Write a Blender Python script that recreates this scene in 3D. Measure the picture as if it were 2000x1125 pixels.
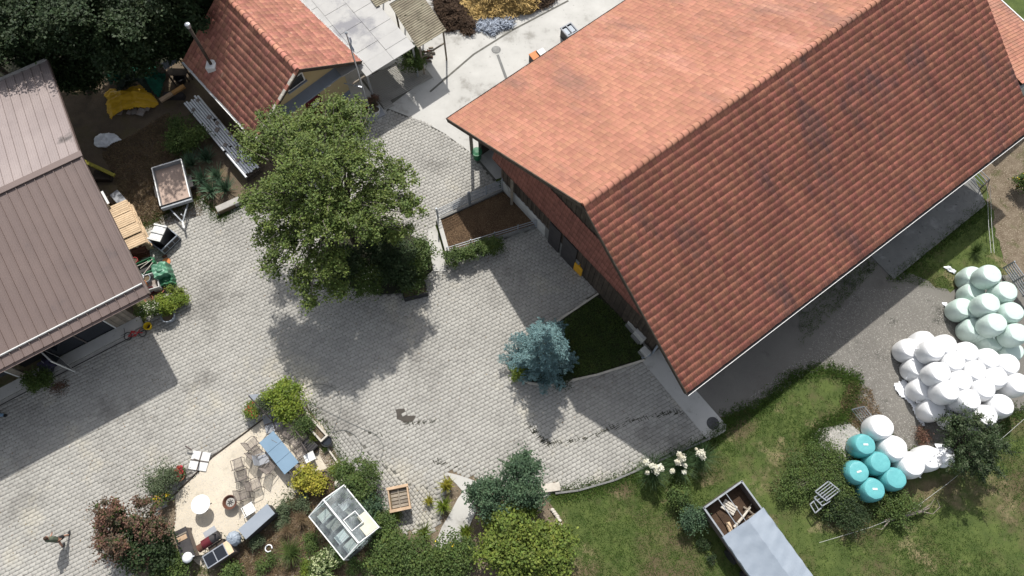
import bpy, bmesh, math, random
import numpy as np
from mathutils import Vector, Matrix
random.seed(7); rng = np.random.default_rng(7)
PI = math.pi
S = bpy.context.scene
for o in list(bpy.data.objects): bpy.data.objects.remove(o)

# ------------------------------------------------------------ camera, sky, sun, exposure
FOC, NX, NY, H = 1400.0, 989.0, 1093.0, 37.0          # lens in photo pixels, the point straight below the drone, its height in metres
_n = np.array([NX-1000, NY-562.5, FOC]); _n /= np.linalg.norm(_n)
_z = np.array([0, 0, 1.0]); _Y = _z-_n*(_z@_n); _Y /= np.linalg.norm(_Y); _X = np.cross(_Y, -_n)
cam = bpy.data.cameras.new('camera'); cam.sensor_width = 36; cam.lens = FOC/2000*36; cam.clip_end = 1500; cam.clip_start = .5
co = bpy.data.objects.new('camera', cam); S.collection.objects.link(co); S.camera = co
_c = [(_X[i], _Y[i], -_n[i]) for i in range(3)]       # image axes right, down, forward in world axes
M = Matrix(((_c[0][0], -_c[1][0], -_c[2][0], 0), (_c[0][1], -_c[1][1], -_c[2][1], 0), (_c[0][2], -_c[1][2], -_c[2][2], H), (0, 0, 0, 1)))
co.matrix_world = M
SUNV = Vector((-.05, .83, 1.0)).normalized()         # towards the sun
w = bpy.data.worlds.new('World'); S.world = w; w.use_nodes = True
nt = w.node_tree; sky = nt.nodes.new('ShaderNodeTexSky'); sky.sky_type = 'NISHITA'; sky.sun_disc = False
sky.sun_elevation = math.asin(SUNV.z); sky.sun_rotation = math.atan2(SUNV.x, SUNV.y)
sky.dust_density = 2.5; sky.altitude = 400
hz = nt.nodes.new('ShaderNodeHueSaturation'); hz.inputs['Saturation'].default_value = .38      # sky colour desaturated so that shadows come out neutral
nt.links.new(sky.outputs[0], hz.inputs['Color']); nt.links.new(hz.outputs[0], nt.nodes['Background'].inputs[0]); nt.nodes['Background'].inputs[1].default_value = .12
sl = bpy.data.lights.new('sun', 'SUN'); sl.energy = 3.5; sl.angle = math.radians(.8); sl.color = (1, .965, .91)
so = bpy.data.objects.new('sun', sl); S.collection.objects.link(so); so.rotation_euler = SUNV.to_track_quat('Z', 'Y').to_euler(); so.location = (0, 0, 60)
S.view_settings.view_transform = 'Standard'; S.view_settings.look = 'None'; S.view_settings.exposure = 0.55; S.view_settings.gamma = 1

def G(u, v, h=0.0):                                    # the world point at height h that the photograph shows at pixel (u, v)
    d = np.array([u-1000, v-562.5, FOC]); t = (H-h)/(d@_n); d = d*t
    return Vector((d@_X, d@_Y, h))

# ------------------------------------------------------------ materials
def mat(name, c1, c2=None, scale=1.0, rough=.8, bump=0.0, bscale=None, speck=None, sscale=30, sth=.62, metal=0, c3=None, c3scale=.25, c3th=.55, vary=0.0,
        space='pos', detail=6, trans=0, spec=.3, leaf=False, stretch=None, extra=None, hue=0):
    m = bpy.data.materials.new(name); m.use_nodes = True; N = m.node_tree.nodes; Lk = m.node_tree.links
    b = N['Principled BSDF']; b.inputs['Roughness'].default_value = rough; b.inputs['Metallic'].default_value = metal
    b.inputs['Specular IOR Level'].default_value = spec
    if space == 'pos': src = N.new('ShaderNodeNewGeometry').outputs['Position']
    else: src = N.new('ShaderNodeTexCoord').outputs['Object']
    if stretch:
        mp = N.new('ShaderNodeMapping'); Lk.new(src, mp.inputs[0]); mp.vector_type = 'TEXTURE'; mp.inputs['Rotation'].default_value = (0, 0, stretch[0]); mp.inputs['Scale'].default_value = stretch[1]; src = mp.outputs[0]
    def noise(s, d=detail, r=.6):
        n = N.new('ShaderNodeTexNoise'); n.inputs['Scale'].default_value = s; n.inputs['Detail'].default_value = d; n.inputs['Roughness'].default_value = r
        Lk.new(src, n.inputs['Vector']); return n.outputs[0]
    def ramp(f, lo, hi):
        r = N.new('ShaderNodeMapRange'); r.inputs[1].default_value = lo; r.inputs[2].default_value = hi; Lk.new(f, r.inputs[0]); return r.outputs[0]
    def mix(f, a, bb, mode='MIX'):
        x = N.new('ShaderNodeMix'); x.data_type = 'RGBA'; x.blend_type = mode
        if isinstance(f, float): x.inputs[0].default_value = f
        else: Lk.new(f, x.inputs[0])
        for i, c in ((6, a), (7, bb)):
            if isinstance(c, tuple): x.inputs[i].default_value = (*c, 1)
            else: Lk.new(c, x.inputs[i])
        return x.outputs[2]
    col = mix(ramp(noise(scale), .33, .67), c1, c2 or c1)
    if c3: col = mix(ramp(noise(c3scale, 7, .68), c3th, c3th+.12), col, c3)
    if extra: col = mix(ramp(noise(extra[1], 7, .68), extra[2], extra[2]+.12), col, extra[0])
    if speck: col = mix(ramp(noise(sscale, 3), sth, sth+.08), col, speck)
    if vary:
        at = N.new('ShaderNodeAttribute'); at.attribute_name = 'rnd'; oi = N.new('ShaderNodeObjectInfo')
        ad = N.new('ShaderNodeMath'); ad.operation = 'ADD'; Lk.new(at.outputs['Fac'], ad.inputs[0]); Lk.new(oi.outputs['Random'], ad.inputs[1])
        fr = N.new('ShaderNodeMath'); fr.operation = 'FRACT'; Lk.new(ad.outputs[0], fr.inputs[0])
        r = N.new('ShaderNodeMapRange'); r.inputs[3].default_value = 1-vary; r.inputs[4].default_value = 1+vary; Lk.new(fr.outputs[0], r.inputs[0])
        hs = N.new('ShaderNodeHueSaturation'); Lk.new(col, hs.inputs['Color']); Lk.new(r.outputs[0], hs.inputs['Value'])
        if hue:
            f2 = N.new('ShaderNodeMath'); f2.operation = 'MULTIPLY'; f2.inputs[1].default_value = 7.31; Lk.new(fr.outputs[0], f2.inputs[0])
            f3 = N.new('ShaderNodeMath'); f3.operation = 'FRACT'; Lk.new(f2.outputs[0], f3.inputs[0])
            r2 = N.new('ShaderNodeMapRange'); r2.inputs[3].default_value = .5-hue; r2.inputs[4].default_value = .5+hue; Lk.new(f3.outputs[0], r2.inputs[0]); Lk.new(r2.outputs[0], hs.inputs['Hue'])
        col = hs.outputs[0]
    Lk.new(col, b.inputs['Base Color'])
    if bump:
        bn = N.new('ShaderNodeBump'); bn.inputs['Strength'].default_value = bump; bn.inputs['Distance'].default_value = .03
        Lk.new(noise(bscale or scale*6, 5), bn.inputs['Height']); Lk.new(bn.outputs[0], b.inputs['Normal'])
    if leaf:
        tr = N.new('ShaderNodeBsdfTranslucent'); ms = N.new('ShaderNodeMixShader'); ms.inputs[0].default_value = .25
        Lk.new(col, tr.inputs[0]); Lk.new(b.outputs[0], ms.inputs[1]); Lk.new(tr.outputs[0], ms.inputs[2]); Lk.new(ms.outputs[0], N['Material Output'].inputs[0])
    return m
m_ = {}
def mk(k, *a, **kw): m_[k] = mat(k, *a, **kw)
m_['paver'] = mat('paver', (.385, .372, .34), (.315, .304, .278), .35, .85, .5, 25, speck=(.24, .23, .21), sscale=11, sth=.64, c3=(.235, .225, .205), c3scale=.26, c3th=.535, vary=.075, extra=((.44, .41, .34), .20, .55))
mk('joint', (.10, .096, .085), (.15, .145, .125), 3, .95)
mk('concrete', (.50, .49, .46), (.40, .39, .365), .5, .85, .3, 20, speck=(.25, .24, .22), sscale=5, sth=.66, c3=(.27, .26, .235), c3scale=.5, c3th=.56, extra=((.18, .17, .15), 1.3, .66))
mk('concrete_dark', (.20, .20, .19), (.15, .15, .145), .8, .9, .4, 20, speck=(.09, .09, .085), sscale=6, sth=.63, c3=(.26, .26, .25), c3scale=.9, c3th=.55)
mk('asphalt', (.15, .14, .125), (.19, .18, .16), .4, .95, .8, 40, speck=(.28, .265, .24), sscale=38, sth=.62, c3=(.08, .078, .068), c3scale=.5, c3th=.57, extra=((.19, .18, .155), .8, .6))
mk('gravel', (.26, .25, .235), (.16, .155, .145), 2.5, .95, 1, 35, speck=(.55, .54, .52), sscale=17, sth=.58)
mk('sand', (.62, .55, .44), (.54, .48, .385), .8, .95, .6, 45, speck=(.38, .34, .27), sscale=24, sth=.62, c3=(.44, .39, .31), c3scale=.9, c3th=.60)
mk('lawn', (.050, .075, .018), (.095, .125, .032), 1.2, .95, 1, 30, speck=(.10, .12, .035), sscale=24, sth=.6, c3=(.27, .21, .125), c3scale=.42, c3th=.545, extra=((.10, .078, .042), .2, .49))
mk('soil', (.16, .12, .08), (.10, .078, .056), 1.5, .98, 1, 20, speck=(.17, .14, .10), sscale=18, sth=.6, c3=(.13, .105, .055), c3scale=.5, c3th=.52)
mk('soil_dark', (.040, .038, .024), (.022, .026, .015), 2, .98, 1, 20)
mk('dry_soil', (.20, .16, .115), (.12, .09, .06), 2.2, .98, 1, 22, speck=(.34, .29, .21), sscale=16, sth=.57, c3=(.07, .075, .025), c3scale=.8, c3th=.55)
mk('tile_red', (.40, .185, .122), (.32, .142, .094), .45, .75, .35, 12, c3=(.27, .135, .098), c3scale=.42, c3th=.53, vary=.12, hue=.005, speck=(.46, .23, .165), sscale=6, sth=.68, extra=((.46, .23, .168), .3, .57), stretch=(math.radians(38), (1, 2.6, 2.6)))
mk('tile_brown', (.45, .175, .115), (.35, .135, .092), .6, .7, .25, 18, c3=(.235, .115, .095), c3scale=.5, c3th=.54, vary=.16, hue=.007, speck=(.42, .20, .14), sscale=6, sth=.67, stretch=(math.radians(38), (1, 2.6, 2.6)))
mk('tile_house', (.42, .185, .13), (.32, .135, .095), .9, .7, .25, 18, c3=(.20, .09, .068), c3scale=.7, c3th=.60, vary=.22, hue=.008, speck=(.46, .25, .18), sscale=5, sth=.64, stretch=(math.radians(-47), (1, 2.4, 2.4)))
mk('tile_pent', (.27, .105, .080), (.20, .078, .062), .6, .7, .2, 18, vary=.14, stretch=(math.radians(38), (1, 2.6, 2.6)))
mk('deck', (.06, .035, .028), (.04, .025, .02), 2, .9)
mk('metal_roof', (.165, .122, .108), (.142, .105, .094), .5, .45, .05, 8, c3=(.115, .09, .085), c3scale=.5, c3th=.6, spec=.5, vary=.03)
mk('metal_roof_sunlit', (.30, .25, .235), (.25, .205, .195), .5, .5, .05, 8, c3=(.09, .075, .07), c3scale=.45, c3th=.60, spec=.5, vary=.04)  # paler copy for the rear slope, its sunlight put into the colour
mk('white_paint', (.78, .78, .77), (.72, .72, .70), 2, .5)
mk('plastic_white', (.82, .83, .85), (.76, .78, .80), 1.2, .42, .25, 5, spec=.5)
mk('wrap_white', (.77, .775, .78), (.69, .695, .70), 1.4, .42, .6, 7, spec=.5, space='obj')
mk('wrap_mint', (.55, .66, .61), (.49, .60, .55), 1.4, .42, .6, 7, spec=.5, space='obj')
mk('wrap_teal', (.13, .42, .43), (.10, .34, .36), 1.4, .40, .6, 7, spec=.5, space='obj')
mk('yellow_wall', (.50, .40, .22), (.45, .36, .20), 1, .9, .1, 20)
mk('plaster', (.52, .52, .50), (.36, .36, .34), 1.2, .9, .2, 15, c3=(.18, .17, .15), c3scale=1, c3th=.58)
mk('grey_trim', (.24, .27, .32), (.20, .23, .27), 1.5, .7)
mk('wood_dark', (.085, .066, .05), (.045, .036, .028), 3, .9, .3, 20, vary=.25)
mk('wood_grey', (.27, .23, .18), (.18, .155, .125), 4, .9, .3, 20, vary=.18)
mk('wood_pale', (.66, .50, .33), (.54, .40, .26), 4, .8, .2, 20, vary=.14)
mk('wood_teak', (.50, .36, .24), (.40, .28, .18), 4, .8, .2, 20, vary=.12)
mk('wood_orange', (.52, .29, .10), (.44, .23, .08), 4, .8, .2, 20)
mk('wood_yellow', (.38, .33, .06), (.22, .21, .04), 5, .9, .2, 20)
mk('glass_dark', (.012, .015, .022), (.02, .024, .03), 1, .12, spec=.6)
mk('black', (.018, .018, .02), (.028, .028, .03), 3, .5)
mk('char', (.035, .033, .034), (.055, .05, .05), 3, .7)
mk('steel', (.50, .52, .55), (.40, .42, .45), 3, .38, metal=.7)
mk('galv', (.34, .36, .38), (.25, .27, .29), 4, .5, metal=.3)
mk('tube_dark', (.14, .115, .10), (.10, .085, .08), 4, .5)
mk('mesh_seat', (.26, .225, .20), (.22, .19, .17), 20, .8, .5, 60)
mk('table_blue', (.17, .26, .35), (.15, .235, .32), 1.5, .5, spec=.4)
mk('slab_grey', (.33, .34, .36), (.27, .28, .30), 2, .7)
mk('slab_pale', (.66, .66, .64), (.58, .58, .56), 2, .7)
mk('cabinet', (.27, .30, .34), (.24, .27, .31), 1.5, .6)
mk('tarp_grey', (.28, .32, .37), (.235, .275, .325), .9, .5, .5, 3, spec=.4)
mk('tarp_yellow', (.72, .43, .025), (.58, .34, .018), 1.5, .5, .5, 6, c3=(.07, .04, .02), c3scale=1.2, c3th=.64)
mk('net_green', (.012, .13, .075), (.008, .06, .04), 3, .8, .8, 25)
mk('tarp_green', (.10, .27, .17), (.06, .17, .11), 3, .5, .5, 9, speck=(.28, .45, .35), sscale=4, sth=.6)
mk('net_dark', (.03, .045, .032), (.018, .028, .02), 4, .9, .8, 20)
mk('pebble', (.20, .19, .17), (.30, .285, .26), 6, .9, .2, 20, vary=.3)
mk('stone', (.40, .38, .35), (.30, .29, .265), 4, .9, .4, 20, vary=.15)
mk('stone_pale', (.58, .54, .47), (.45, .41, .35), 4, .9, .4, 20)
mk('terracotta', (.36, .14, .08), (.28, .11, .07), 4, .8)
mk('red', (.42, .05, .05), (.30, .04, .04), 4, .5)
mk('dark_red', (.12, .012, .02), (.08, .01, .014), 4, .6)
mk('yellow', (.72, .50, .02), (.6, .42, .02), 3, .5)
mk('amber', (.72, .38, .02), (.6, .3, .02), 3, .5)
mk('green_plastic', (.03, .16, .07), (.02, .10, .05), 3, .5)
mk('orange', (.60, .22, .08), (.5, .18, .07), 3, .7)
mk('rust', (.13, .055, .035), (.09, .04, .028), 6, .8)
mk('bed_ply', (.46, .35, .29), (.40, .30, .245), 1.3, .8, .1, 20, c3=(.42, .33, .28), c3scale=1.2, c3th=.56)
mk('corr_roof', (.33, .30, .22), (.22, .19, .14), 1.5, .9, .4, 15, speck=(.09, .08, .05), sscale=3.5, sth=.6, c3=(.10, .085, .06), c3scale=.9, c3th=.6)
mk('panel_roof', (.37, .365, .35), (.31, .305, .295), .8, .55, .1, 10, c3=(.17, .17, .185), c3scale=.33, c3th=.53, speck=(.20, .19, .18), sscale=4, sth=.73)
mk('straw', (.55, .39, .16), (.36, .24, .08), 2, .95, 1, 20, vary=.3)
mk('straw_pen', (.16, .10, .058), (.10, .063, .038), 2, .95, 1, 20, speck=(.34, .24, .14), sscale=20, sth=.56, vary=.2, c3=(.075, .045, .028), c3scale=.8, c3th=.55)
mk('manure', (.075, .046, .028), (.045, .028, .018), 2, .95, 1, 12, vary=.2)
mk('scrap_blue', (.42, .47, .55), (.16, .18, .22), 6, .6, .6, 20, vary=.45)
mk('skin', (.40, .22, .155)); mk('hair', (.05, .03, .02)); mk('shirt', (.105, .12, .085), (.085, .10, .07), 9, .9); mk('shorts', (.02, .02, .022), rough=.9)
mk('flag', (.30, .40, .55), (.65, .65, .68), 6, .8)
mk('bark', (.11, .092, .07), (.07, .058, .045), 5, .95, .6, 15)
mk('twig', (.24, .21, .18), (.17, .145, .12), 5, .95)
mk('hose', (.10, .11, .11), rough=.6)
mk('brick_m', (.30, .28, .26), (.22, .17, .14), 3, .9, vary=.25)
mk('purple', (.05, .045, .085), (.03, .028, .05), 4, .8)
mk('cover', (.05, .05, .052), (.09, .09, .09), 12, .6)
mk('puddle', (.045, .038, .03), (.06, .05, .04), 3, .5)
def leafm(k, c1, c2, c3=None, c3th=.6, sc=1.2, vary=.35, hue=.018):
    mk(k, c1, c2, sc, .6, vary=vary, hue=hue, c3=c3, c3scale=1.7, c3th=c3th, leaf=True, detail=3, spec=.25)
leafm('lf_walnut', (.14, .185, .042), (.088, .13, .03), (.18, .19, .05))
leafm('lf_dark', (.042, .068, .024), (.026, .045, .017))
leafm('lf_forest', (.045, .070, .026), (.022, .040, .016), (.095, .10, .032))
leafm('lf_mid', (.095, .14, .034), (.06, .095, .026), (.15, .17, .04))
leafm('lf_lime', (.19, .24, .03), (.12, .18, .025))
leafm('lf_yellow', (.40, .35, .05), (.24, .25, .035))
leafm('lf_shrub', (.165, .21, .036), (.10, .145, .028), (.24, .235, .04))
leafm('lf_blue', (.20, .32, .32), (.12, .21, .22), hue=.01)
leafm('lf_grey', (.11, .14, .075), (.075, .10, .05))
leafm('lf_rust', (.19, .10, .068), (.12, .075, .052), (.055, .065, .035), c3th=.50)
leafm('lf_yucca', (.12, .20, .12), (.07, .13, .075))
leafm('lf_pampas', (.07, .12, .05), (.045, .085, .032))
leafm('lf_dry', (.26, .19, .11), (.17, .12, .07))
leafm('lf_holly', (.085, .14, .07), (.05, .09, .05))
leafm('lf_grass', (.075, .125, .024), (.055, .095, .02), (.15, .135, .055), vary=.3, sc=.6)
leafm('fl_white', (.78, .77, .66), (.70, .66, .52), vary=.1, hue=.005)
leafm('fl_red', (.55, .03, .03), (.40, .025, .03), vary=.2)
leafm('fl_yellow', (.75, .5, .03), (.6, .45, .03), vary=.2)
leafm('fl_cream', (.50, .52, .30), (.36, .42, .20), vary=.2)
def glass():
    m = bpy.data.materials.new('glass'); m.use_nodes = True; N = m.node_tree.nodes; L = m.node_tree.links
    t = N.new('ShaderNodeBsdfTransparent'); t.inputs[0].default_value = (.86, .90, .89, 1); g = N.new('ShaderNodeBsdfGlossy'); g.inputs['Roughness'].default_value = .08
    d = N.new('ShaderNodeBsdfDiffuse'); d.inputs[0].default_value = (.7, .74, .74, 1)
    ns = N.new('ShaderNodeTexNoise'); ns.inputs['Scale'].default_value = 2.2; mr = N.new('ShaderNodeMapRange'); mr.inputs[1].default_value = .4; mr.inputs[2].default_value = .7; mr.inputs[3].default_value = .02; mr.inputs[4].default_value = .16
    L.new(ns.outputs[0], mr.inputs[0])
    a = N.new('ShaderNodeMixShader'); L.new(mr.outputs[0], a.inputs[0]); L.new(t.outputs[0], a.inputs[1]); L.new(d.outputs[0], a.inputs[2])
    b = N.new('ShaderNodeMixShader'); b.inputs[0].default_value = .09; L.new(a.outputs[0], b.inputs[1]); L.new(g.outputs[0], b.inputs[2]); L.new(b.outputs[0], N['Material Output'].inputs[0])
    return m
m_['glass'] = glass()

# ------------------------------------------------------------ object helpers
def link(o): S.collection.objects.link(o); return o
def tag(o, label=None, cat=None, group=None, kind=None):
    if label: o['label'] = label
    if cat: o['category'] = cat
    if group: o['group'] = group
    if kind: o['kind'] = kind
    return o
def thing(name, label, cat, loc=(0, 0, 0), rz=0, group=None):
    o = bpy.data.objects.new(name, None); o.empty_display_size = .3; link(o); o.location = loc; o.rotation_euler = (0, 0, rz)
    return tag(o, label, cat, group)
def origin(p):                                        # the world location of the thing a mesh hangs under
    while p.parent: p = p.parent
    return p.location
class MB:
    def __init__(s): s.v = []; s.f = []
    def add(s, vs, fs):
        k = len(s.v); s.v += [tuple(v) for v in vs]; s.f += [tuple(i+k for i in f) for f in fs]; return s
    def hexa(s, p): return s.add(p, [(0, 3, 2, 1), (4, 5, 6, 7), (0, 1, 5, 4), (1, 2, 6, 5), (2, 3, 7, 6), (3, 0, 4, 7)])
    def box(s, x0, x1, y0, y1, z0, z1): return s.hexa([(x0, y0, z0), (x1, y0, z0), (x1, y1, z0), (x0, y1, z0), (x0, y0, z1), (x1, y0, z1), (x1, y1, z1), (x0, y1, z1)])
    def beam(s, a, b, wd, ht, up=(0, 0, 1)):          # a bar of rectangular section from a to b
        a = Vector(a); b = Vector(b); d = (b-a).normalized(); u = Vector(up); r = d.cross(u)
        if r.length < 1e-4: r = d.cross(Vector((1, 0, 0)))
        r.normalize(); u = r.cross(d); r *= wd/2; u *= ht/2
        return s.hexa([a-r-u, a+r-u, b+r-u, b-r-u, a-r+u, a+r+u, b+r+u, b-r+u])
    def tube(s, pts, r, n=8, cap=True):
        pts = [Vector(p) for p in pts]; rs = r if isinstance(r, (list, tuple)) else [r]*len(pts); vs = []; fs = []
        for i, p in enumerate(pts):
            d = (pts[min(i+1, len(pts)-1)]-pts[max(i-1, 0)]).normalized()
            u = d.cross(Vector((0, 0, 1)) if abs(d.z) < .9 else Vector((1, 0, 0))).normalized(); v = d.cross(u)
            vs += [p+(u*math.cos(2*PI*k/n)+v*math.sin(2*PI*k/n))*rs[i] for k in range(n)]
        for i in range(len(pts)-1):
            for k in range(n): fs.append((i*n+k, i*n+(k+1) % n, (i+1)*n+(k+1) % n, (i+1)*n+k))
        if cap: fs += [tuple(range(n))[::-1], tuple(range((len(pts)-1)*n, len(pts)*n))]
        return s.add(vs, fs)
    def lathe(s, prof, c=(0, 0, 0), n=20, sx=1, sy=1):
        vs = []; fs = []
        for r, z in prof: vs += [(c[0]+r*sx*math.cos(2*PI*k/n), c[1]+r*sy*math.sin(2*PI*k/n), c[2]+z) for k in range(n)]
        for i in range(len(prof)-1):
            for k in range(n): fs.append((i*n+k, i*n+(k+1) % n, (i+1)*n+(k+1) % n, (i+1)*n+k))
        fs += [tuple(range(n))[::-1], tuple(range((len(prof)-1)*n, len(prof)*n))]
        return s.add(vs, fs)
    def prism(s, pts, z0, z1):
        n = len(pts); a = sum(pts[i][0]*pts[(i+1) % n][1]-pts[(i+1) % n][0]*pts[i][1] for i in range(n))
        if a < 0: pts = pts[::-1]
        vs = [(p[0], p[1], z0) for p in pts]+[(p[0], p[1], z1) for p in pts]
        return s.add(vs, [tuple(range(n))[::-1], tuple(range(n, 2*n))]+[(i, (i+1) % n, n+(i+1) % n, n+i) for i in range(n)])
    def grid(s, fn, nu, nv, thick=0):
        vs = [fn(i/nu, j/nv) for j in range(nv+1) for i in range(nu+1)]
        fs = [(j*(nu+1)+i, j*(nu+1)+i+1, (j+1)*(nu+1)+i+1, (j+1)*(nu+1)+i) for j in range(nv) for i in range(nu)]
        return s.add(vs, fs)
    def build(s, name, material, parent=None, smooth=False, bevel=0, world=False, solid=0, cat=None, label=None, group=None, kind=None, sub=0):
        me = bpy.data.meshes.new(name)
        vs = s.v
        if world and parent is not None:
            o0 = origin(parent); vs = [(v[0]-o0[0], v[1]-o0[1], v[2]-o0[2]) for v in vs]
        if parent is None and not world and cat:      # a thing that is one mesh: put its origin at its base
            a = np.array(vs); c = ((a[:, 0].min()+a[:, 0].max())/2, (a[:, 1].min()+a[:, 1].max())/2, a[:, 2].min()); vs = [(v[0]-c[0], v[1]-c[1], v[2]-c[2]) for v in vs]
        else: c = None
        me.from_pydata(vs, [], s.f); me.materials.append(m_[material] if isinstance(material, str) else material)
        if smooth: me.polygons.foreach_set('use_smooth', [True]*len(me.polygons))
        o = link(bpy.data.objects.new(name, me)); o.parent = parent
        if c: o.location = c
        if bevel: b = o.modifiers.new('bevel', 'BEVEL'); b.width = bevel; b.segments = 2; b.limit_method = 'ANGLE'
        if solid: b = o.modifiers.new('solid', 'SOLIDIFY'); b.thickness = solid; b.offset = 0
        if sub: b = o.modifiers.new('sub', 'SUBSURF'); b.levels = b.render_levels = sub
        return tag(o, label, cat, group, kind)
def raw_mesh(name, V, F, material, rnd=None, smooth=False):
    me = bpy.data.meshes.new(name); nf, k = F.shape
    me.vertices.add(len(V)); me.vertices.foreach_set('co', V.astype(np.float32).ravel())
    me.loops.add(nf*k); me.loops.foreach_set('vertex_index', F.astype(np.int32).ravel())
    me.polygons.add(nf); me.polygons.foreach_set('loop_start', np.arange(0, nf*k, k, dtype=np.int32))
    if smooth: me.polygons.foreach_set('use_smooth', np.ones(nf, dtype=bool))
    me.materials.append(m_[material])
    if rnd is not None: a = me.attributes.new('rnd', 'FLOAT', 'FACE'); a.data.foreach_set('value', rnd.astype(np.float32))
    me.update(calc_edges=True); me.validate(); return me
def scatter(name, T, F, loc, R, material, parent=None, kind=None, **kw):
    """one mesh of many copies of template T (k,3) with faces F, at loc (N,3) under matrices R (N,3,3)"""
    loc = np.asarray(loc, float)
    if parent is not None: loc = loc-np.array(origin(parent))
    T = np.asarray(T, float); F = np.asarray(F); N = len(loc); k = len(T)
    V = (np.einsum('nij,kj->nki', R, T)+loc[:, None, :]).reshape(-1, 3)
    FF = (F[None]+(np.arange(N)*k)[:, None, None]).reshape(-1, F.shape[1])
    me = raw_mesh(name, V, FF, material, np.repeat(rng.random(N), len(F)))
    o = link(bpy.data.objects.new(name, me)); o.parent = parent
    return tag(o, kw.get('label'), kw.get('cat'), kw.get('group'), kind)
def piece(name, me, parent, loc, R):
    o = bpy.data.objects.new(name, me); link(o); o.parent = parent
    o0 = origin(parent); mx = Matrix([[R[i][0], R[i][1], R[i][2], loc[i]-o0[i]] for i in range(3)]+[[0, 0, 0, 1]]); o.matrix_basis = mx; return o
def copy_tree(o, parent=None):
    c = o.copy(); link(c); c.parent = parent
    for ch in o.children: copy_tree(ch, c)
    return c
def rrot(N, tilt=1.0):                                 # random rotations, tilt limits the lean from flat
    az = rng.random(N)*2*PI; sp = rng.random(N)*2*PI; t = np.abs(rng.normal(0, tilt, N)).clip(0, 1.5)
    ca, sa, ct, st, cs, ss = np.cos(az), np.sin(az), np.cos(t), np.sin(t), np.cos(sp), np.sin(sp)
    Z = lambda c, s: np.stack([np.stack([c, -s, 0*c], -1), np.stack([s, c, 0*c], -1), np.stack([0*c, 0*c, 1+0*c], -1)], 1)
    X = np.stack([np.stack([1+0*ct, 0*ct, 0*ct], -1), np.stack([0*ct, ct, -st], -1), np.stack([0*ct, st, ct], -1)], 1)
    return Z(ca, sa) @ X @ Z(cs, ss)
def inpoly(P, poly):
    x, y = P[:, 0], P[:, 1]; r = np.zeros(len(P), bool); n = len(poly)
    for i in range(n):
        x0, y0 = poly[i][:2]; x1, y1 = poly[(i+1) % n][:2]
        c = ((y0 > y) != (y1 > y)); xx = (x1-x0)*(y-y0)/((y1-y0) or 1e-9)+x0; r ^= c & (x < xx)
    return r
def PG(pts, h=0): return [tuple(G(u, v, h))[:2] for u, v in pts]
def rough_edge(poly, step=.35, amp=.12, seed=0):
    rs = random.Random(seed); out = []
    for i in range(len(poly)):
        a, b = poly[i], poly[(i+1) % len(poly)]; L = math.dist(a, b); n = max(1, int(L/step))
        for k in range(n):
            t = k/n; q = amp if 0 < k else amp*.3
            out.append((a[0]+(b[0]-a[0])*t+rs.uniform(-q, q), a[1]+(b[1]-a[1])*t+rs.uniform(-q, q)))
    return out
def sheet(name, pts, z, material, rough=0, seed=0, step=.35):
    P = PG(pts)
    if rough: P = rough_edge(P, step, rough, seed)
    return MB().prism(P, z-.06, z).build(name, material, kind='structure')
def rect(p0, p1, p2, h):                               # px corners at height h: p0->p1 is the local x side, p1->p2 the local y side
    a, b, c = G(*p0, h), G(*p1, h), G(*p2, h); w_ = (b-a).length; ang = math.atan2(b.y-a.y, b.x-a.x)
    ex = Vector((math.cos(ang), math.sin(ang), 0)); ey = Vector((-ex.y, ex.x, 0)); l_ = (c-b).dot(ey); ctr = a+ex*w_/2+ey*l_/2
    return Vector((ctr.x, ctr.y, 0)), ang, w_, abs(l_)

# ------------------------------------------------------------ ground
MB().prism([(-220, -220), (220, -220), (220, 220), (-220, 220)], -1.0, 0).build('ground', 'lawn', kind='structure')
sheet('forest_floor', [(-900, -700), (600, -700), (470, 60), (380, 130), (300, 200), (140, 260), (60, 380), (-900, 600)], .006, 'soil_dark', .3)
sheet('dirt_yard', [(120, 175), (370, 110), (520, 180), (640, 230), (600, 330), (470, 402), (430, 428), (392, 388), (268, 452), (200, 500), (100, 330)], .010, 'soil', .12, 1)
sheet('concrete_yard', [(600, 190), (560, 60), (640, -160), (1300, -160), (1330, 60), (1010, 335), (965, 352), (921, 300), (870, 262), (830, 240), (757, 212), (745, 235), (690, 250)], .034, 'concrete')
sheet('lane', [(1335, 760), (1560, 500), (1720, 470), (1765, 530), (1855, 570), (1880, 560), (2150, 480), (2150, 800), (1990, 800), (1900, 870), (1800, 900), (1715, 850), (1660, 812), (1680, 742), (1610, 718), (1545, 735), (1480, 790), (1420, 812), (1400, 815)], .008, 'asphalt', .22, 3)
sheet('gravel_patch', [(1600, 838), (1660, 828), (1700, 850), (1720, 880), (1680, 900), (1640, 905), (1590, 880), (1583, 850)], .012, 'gravel', .25, 4)
sheet('dirt_track', [(1910, 330), (2020, 240), (2150, 240), (2150, 640), (2000, 560), (1960, 500), (1938, 440), (1930, 385)], .010, 'dry_soil', .25, 5)
sheet('concrete_pad', [(1690, 490), (1745, 546), (1925, 400), (1890, 320), (1700, 430)], .06, 'concrete_dark')
sheet('concrete_strip', [(1240, 660), (1253, 704), (1379, 856), (1395, 856), (1417, 842), (1418, 830), (1330, 730), (1290, 660)], .05, 'concrete')
sheet('garden_soil', [(395, 1108), (445, 1072), (545, 992), (580, 965), (600, 930), (660, 905), (735, 950), (765, 1040), (840, 1070), (860, 1200), (380, 1200)], .036, 'dry_soil', .1, 6)
sheet('garden_path', [(872, 922), (898, 928), (938, 942), (930, 1000), (905, 1045), (880, 1125), (850, 1200), (800, 1200), (850, 1060), (880, 1000), (905, 960)], .045, 'concrete', .06, 7)
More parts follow.
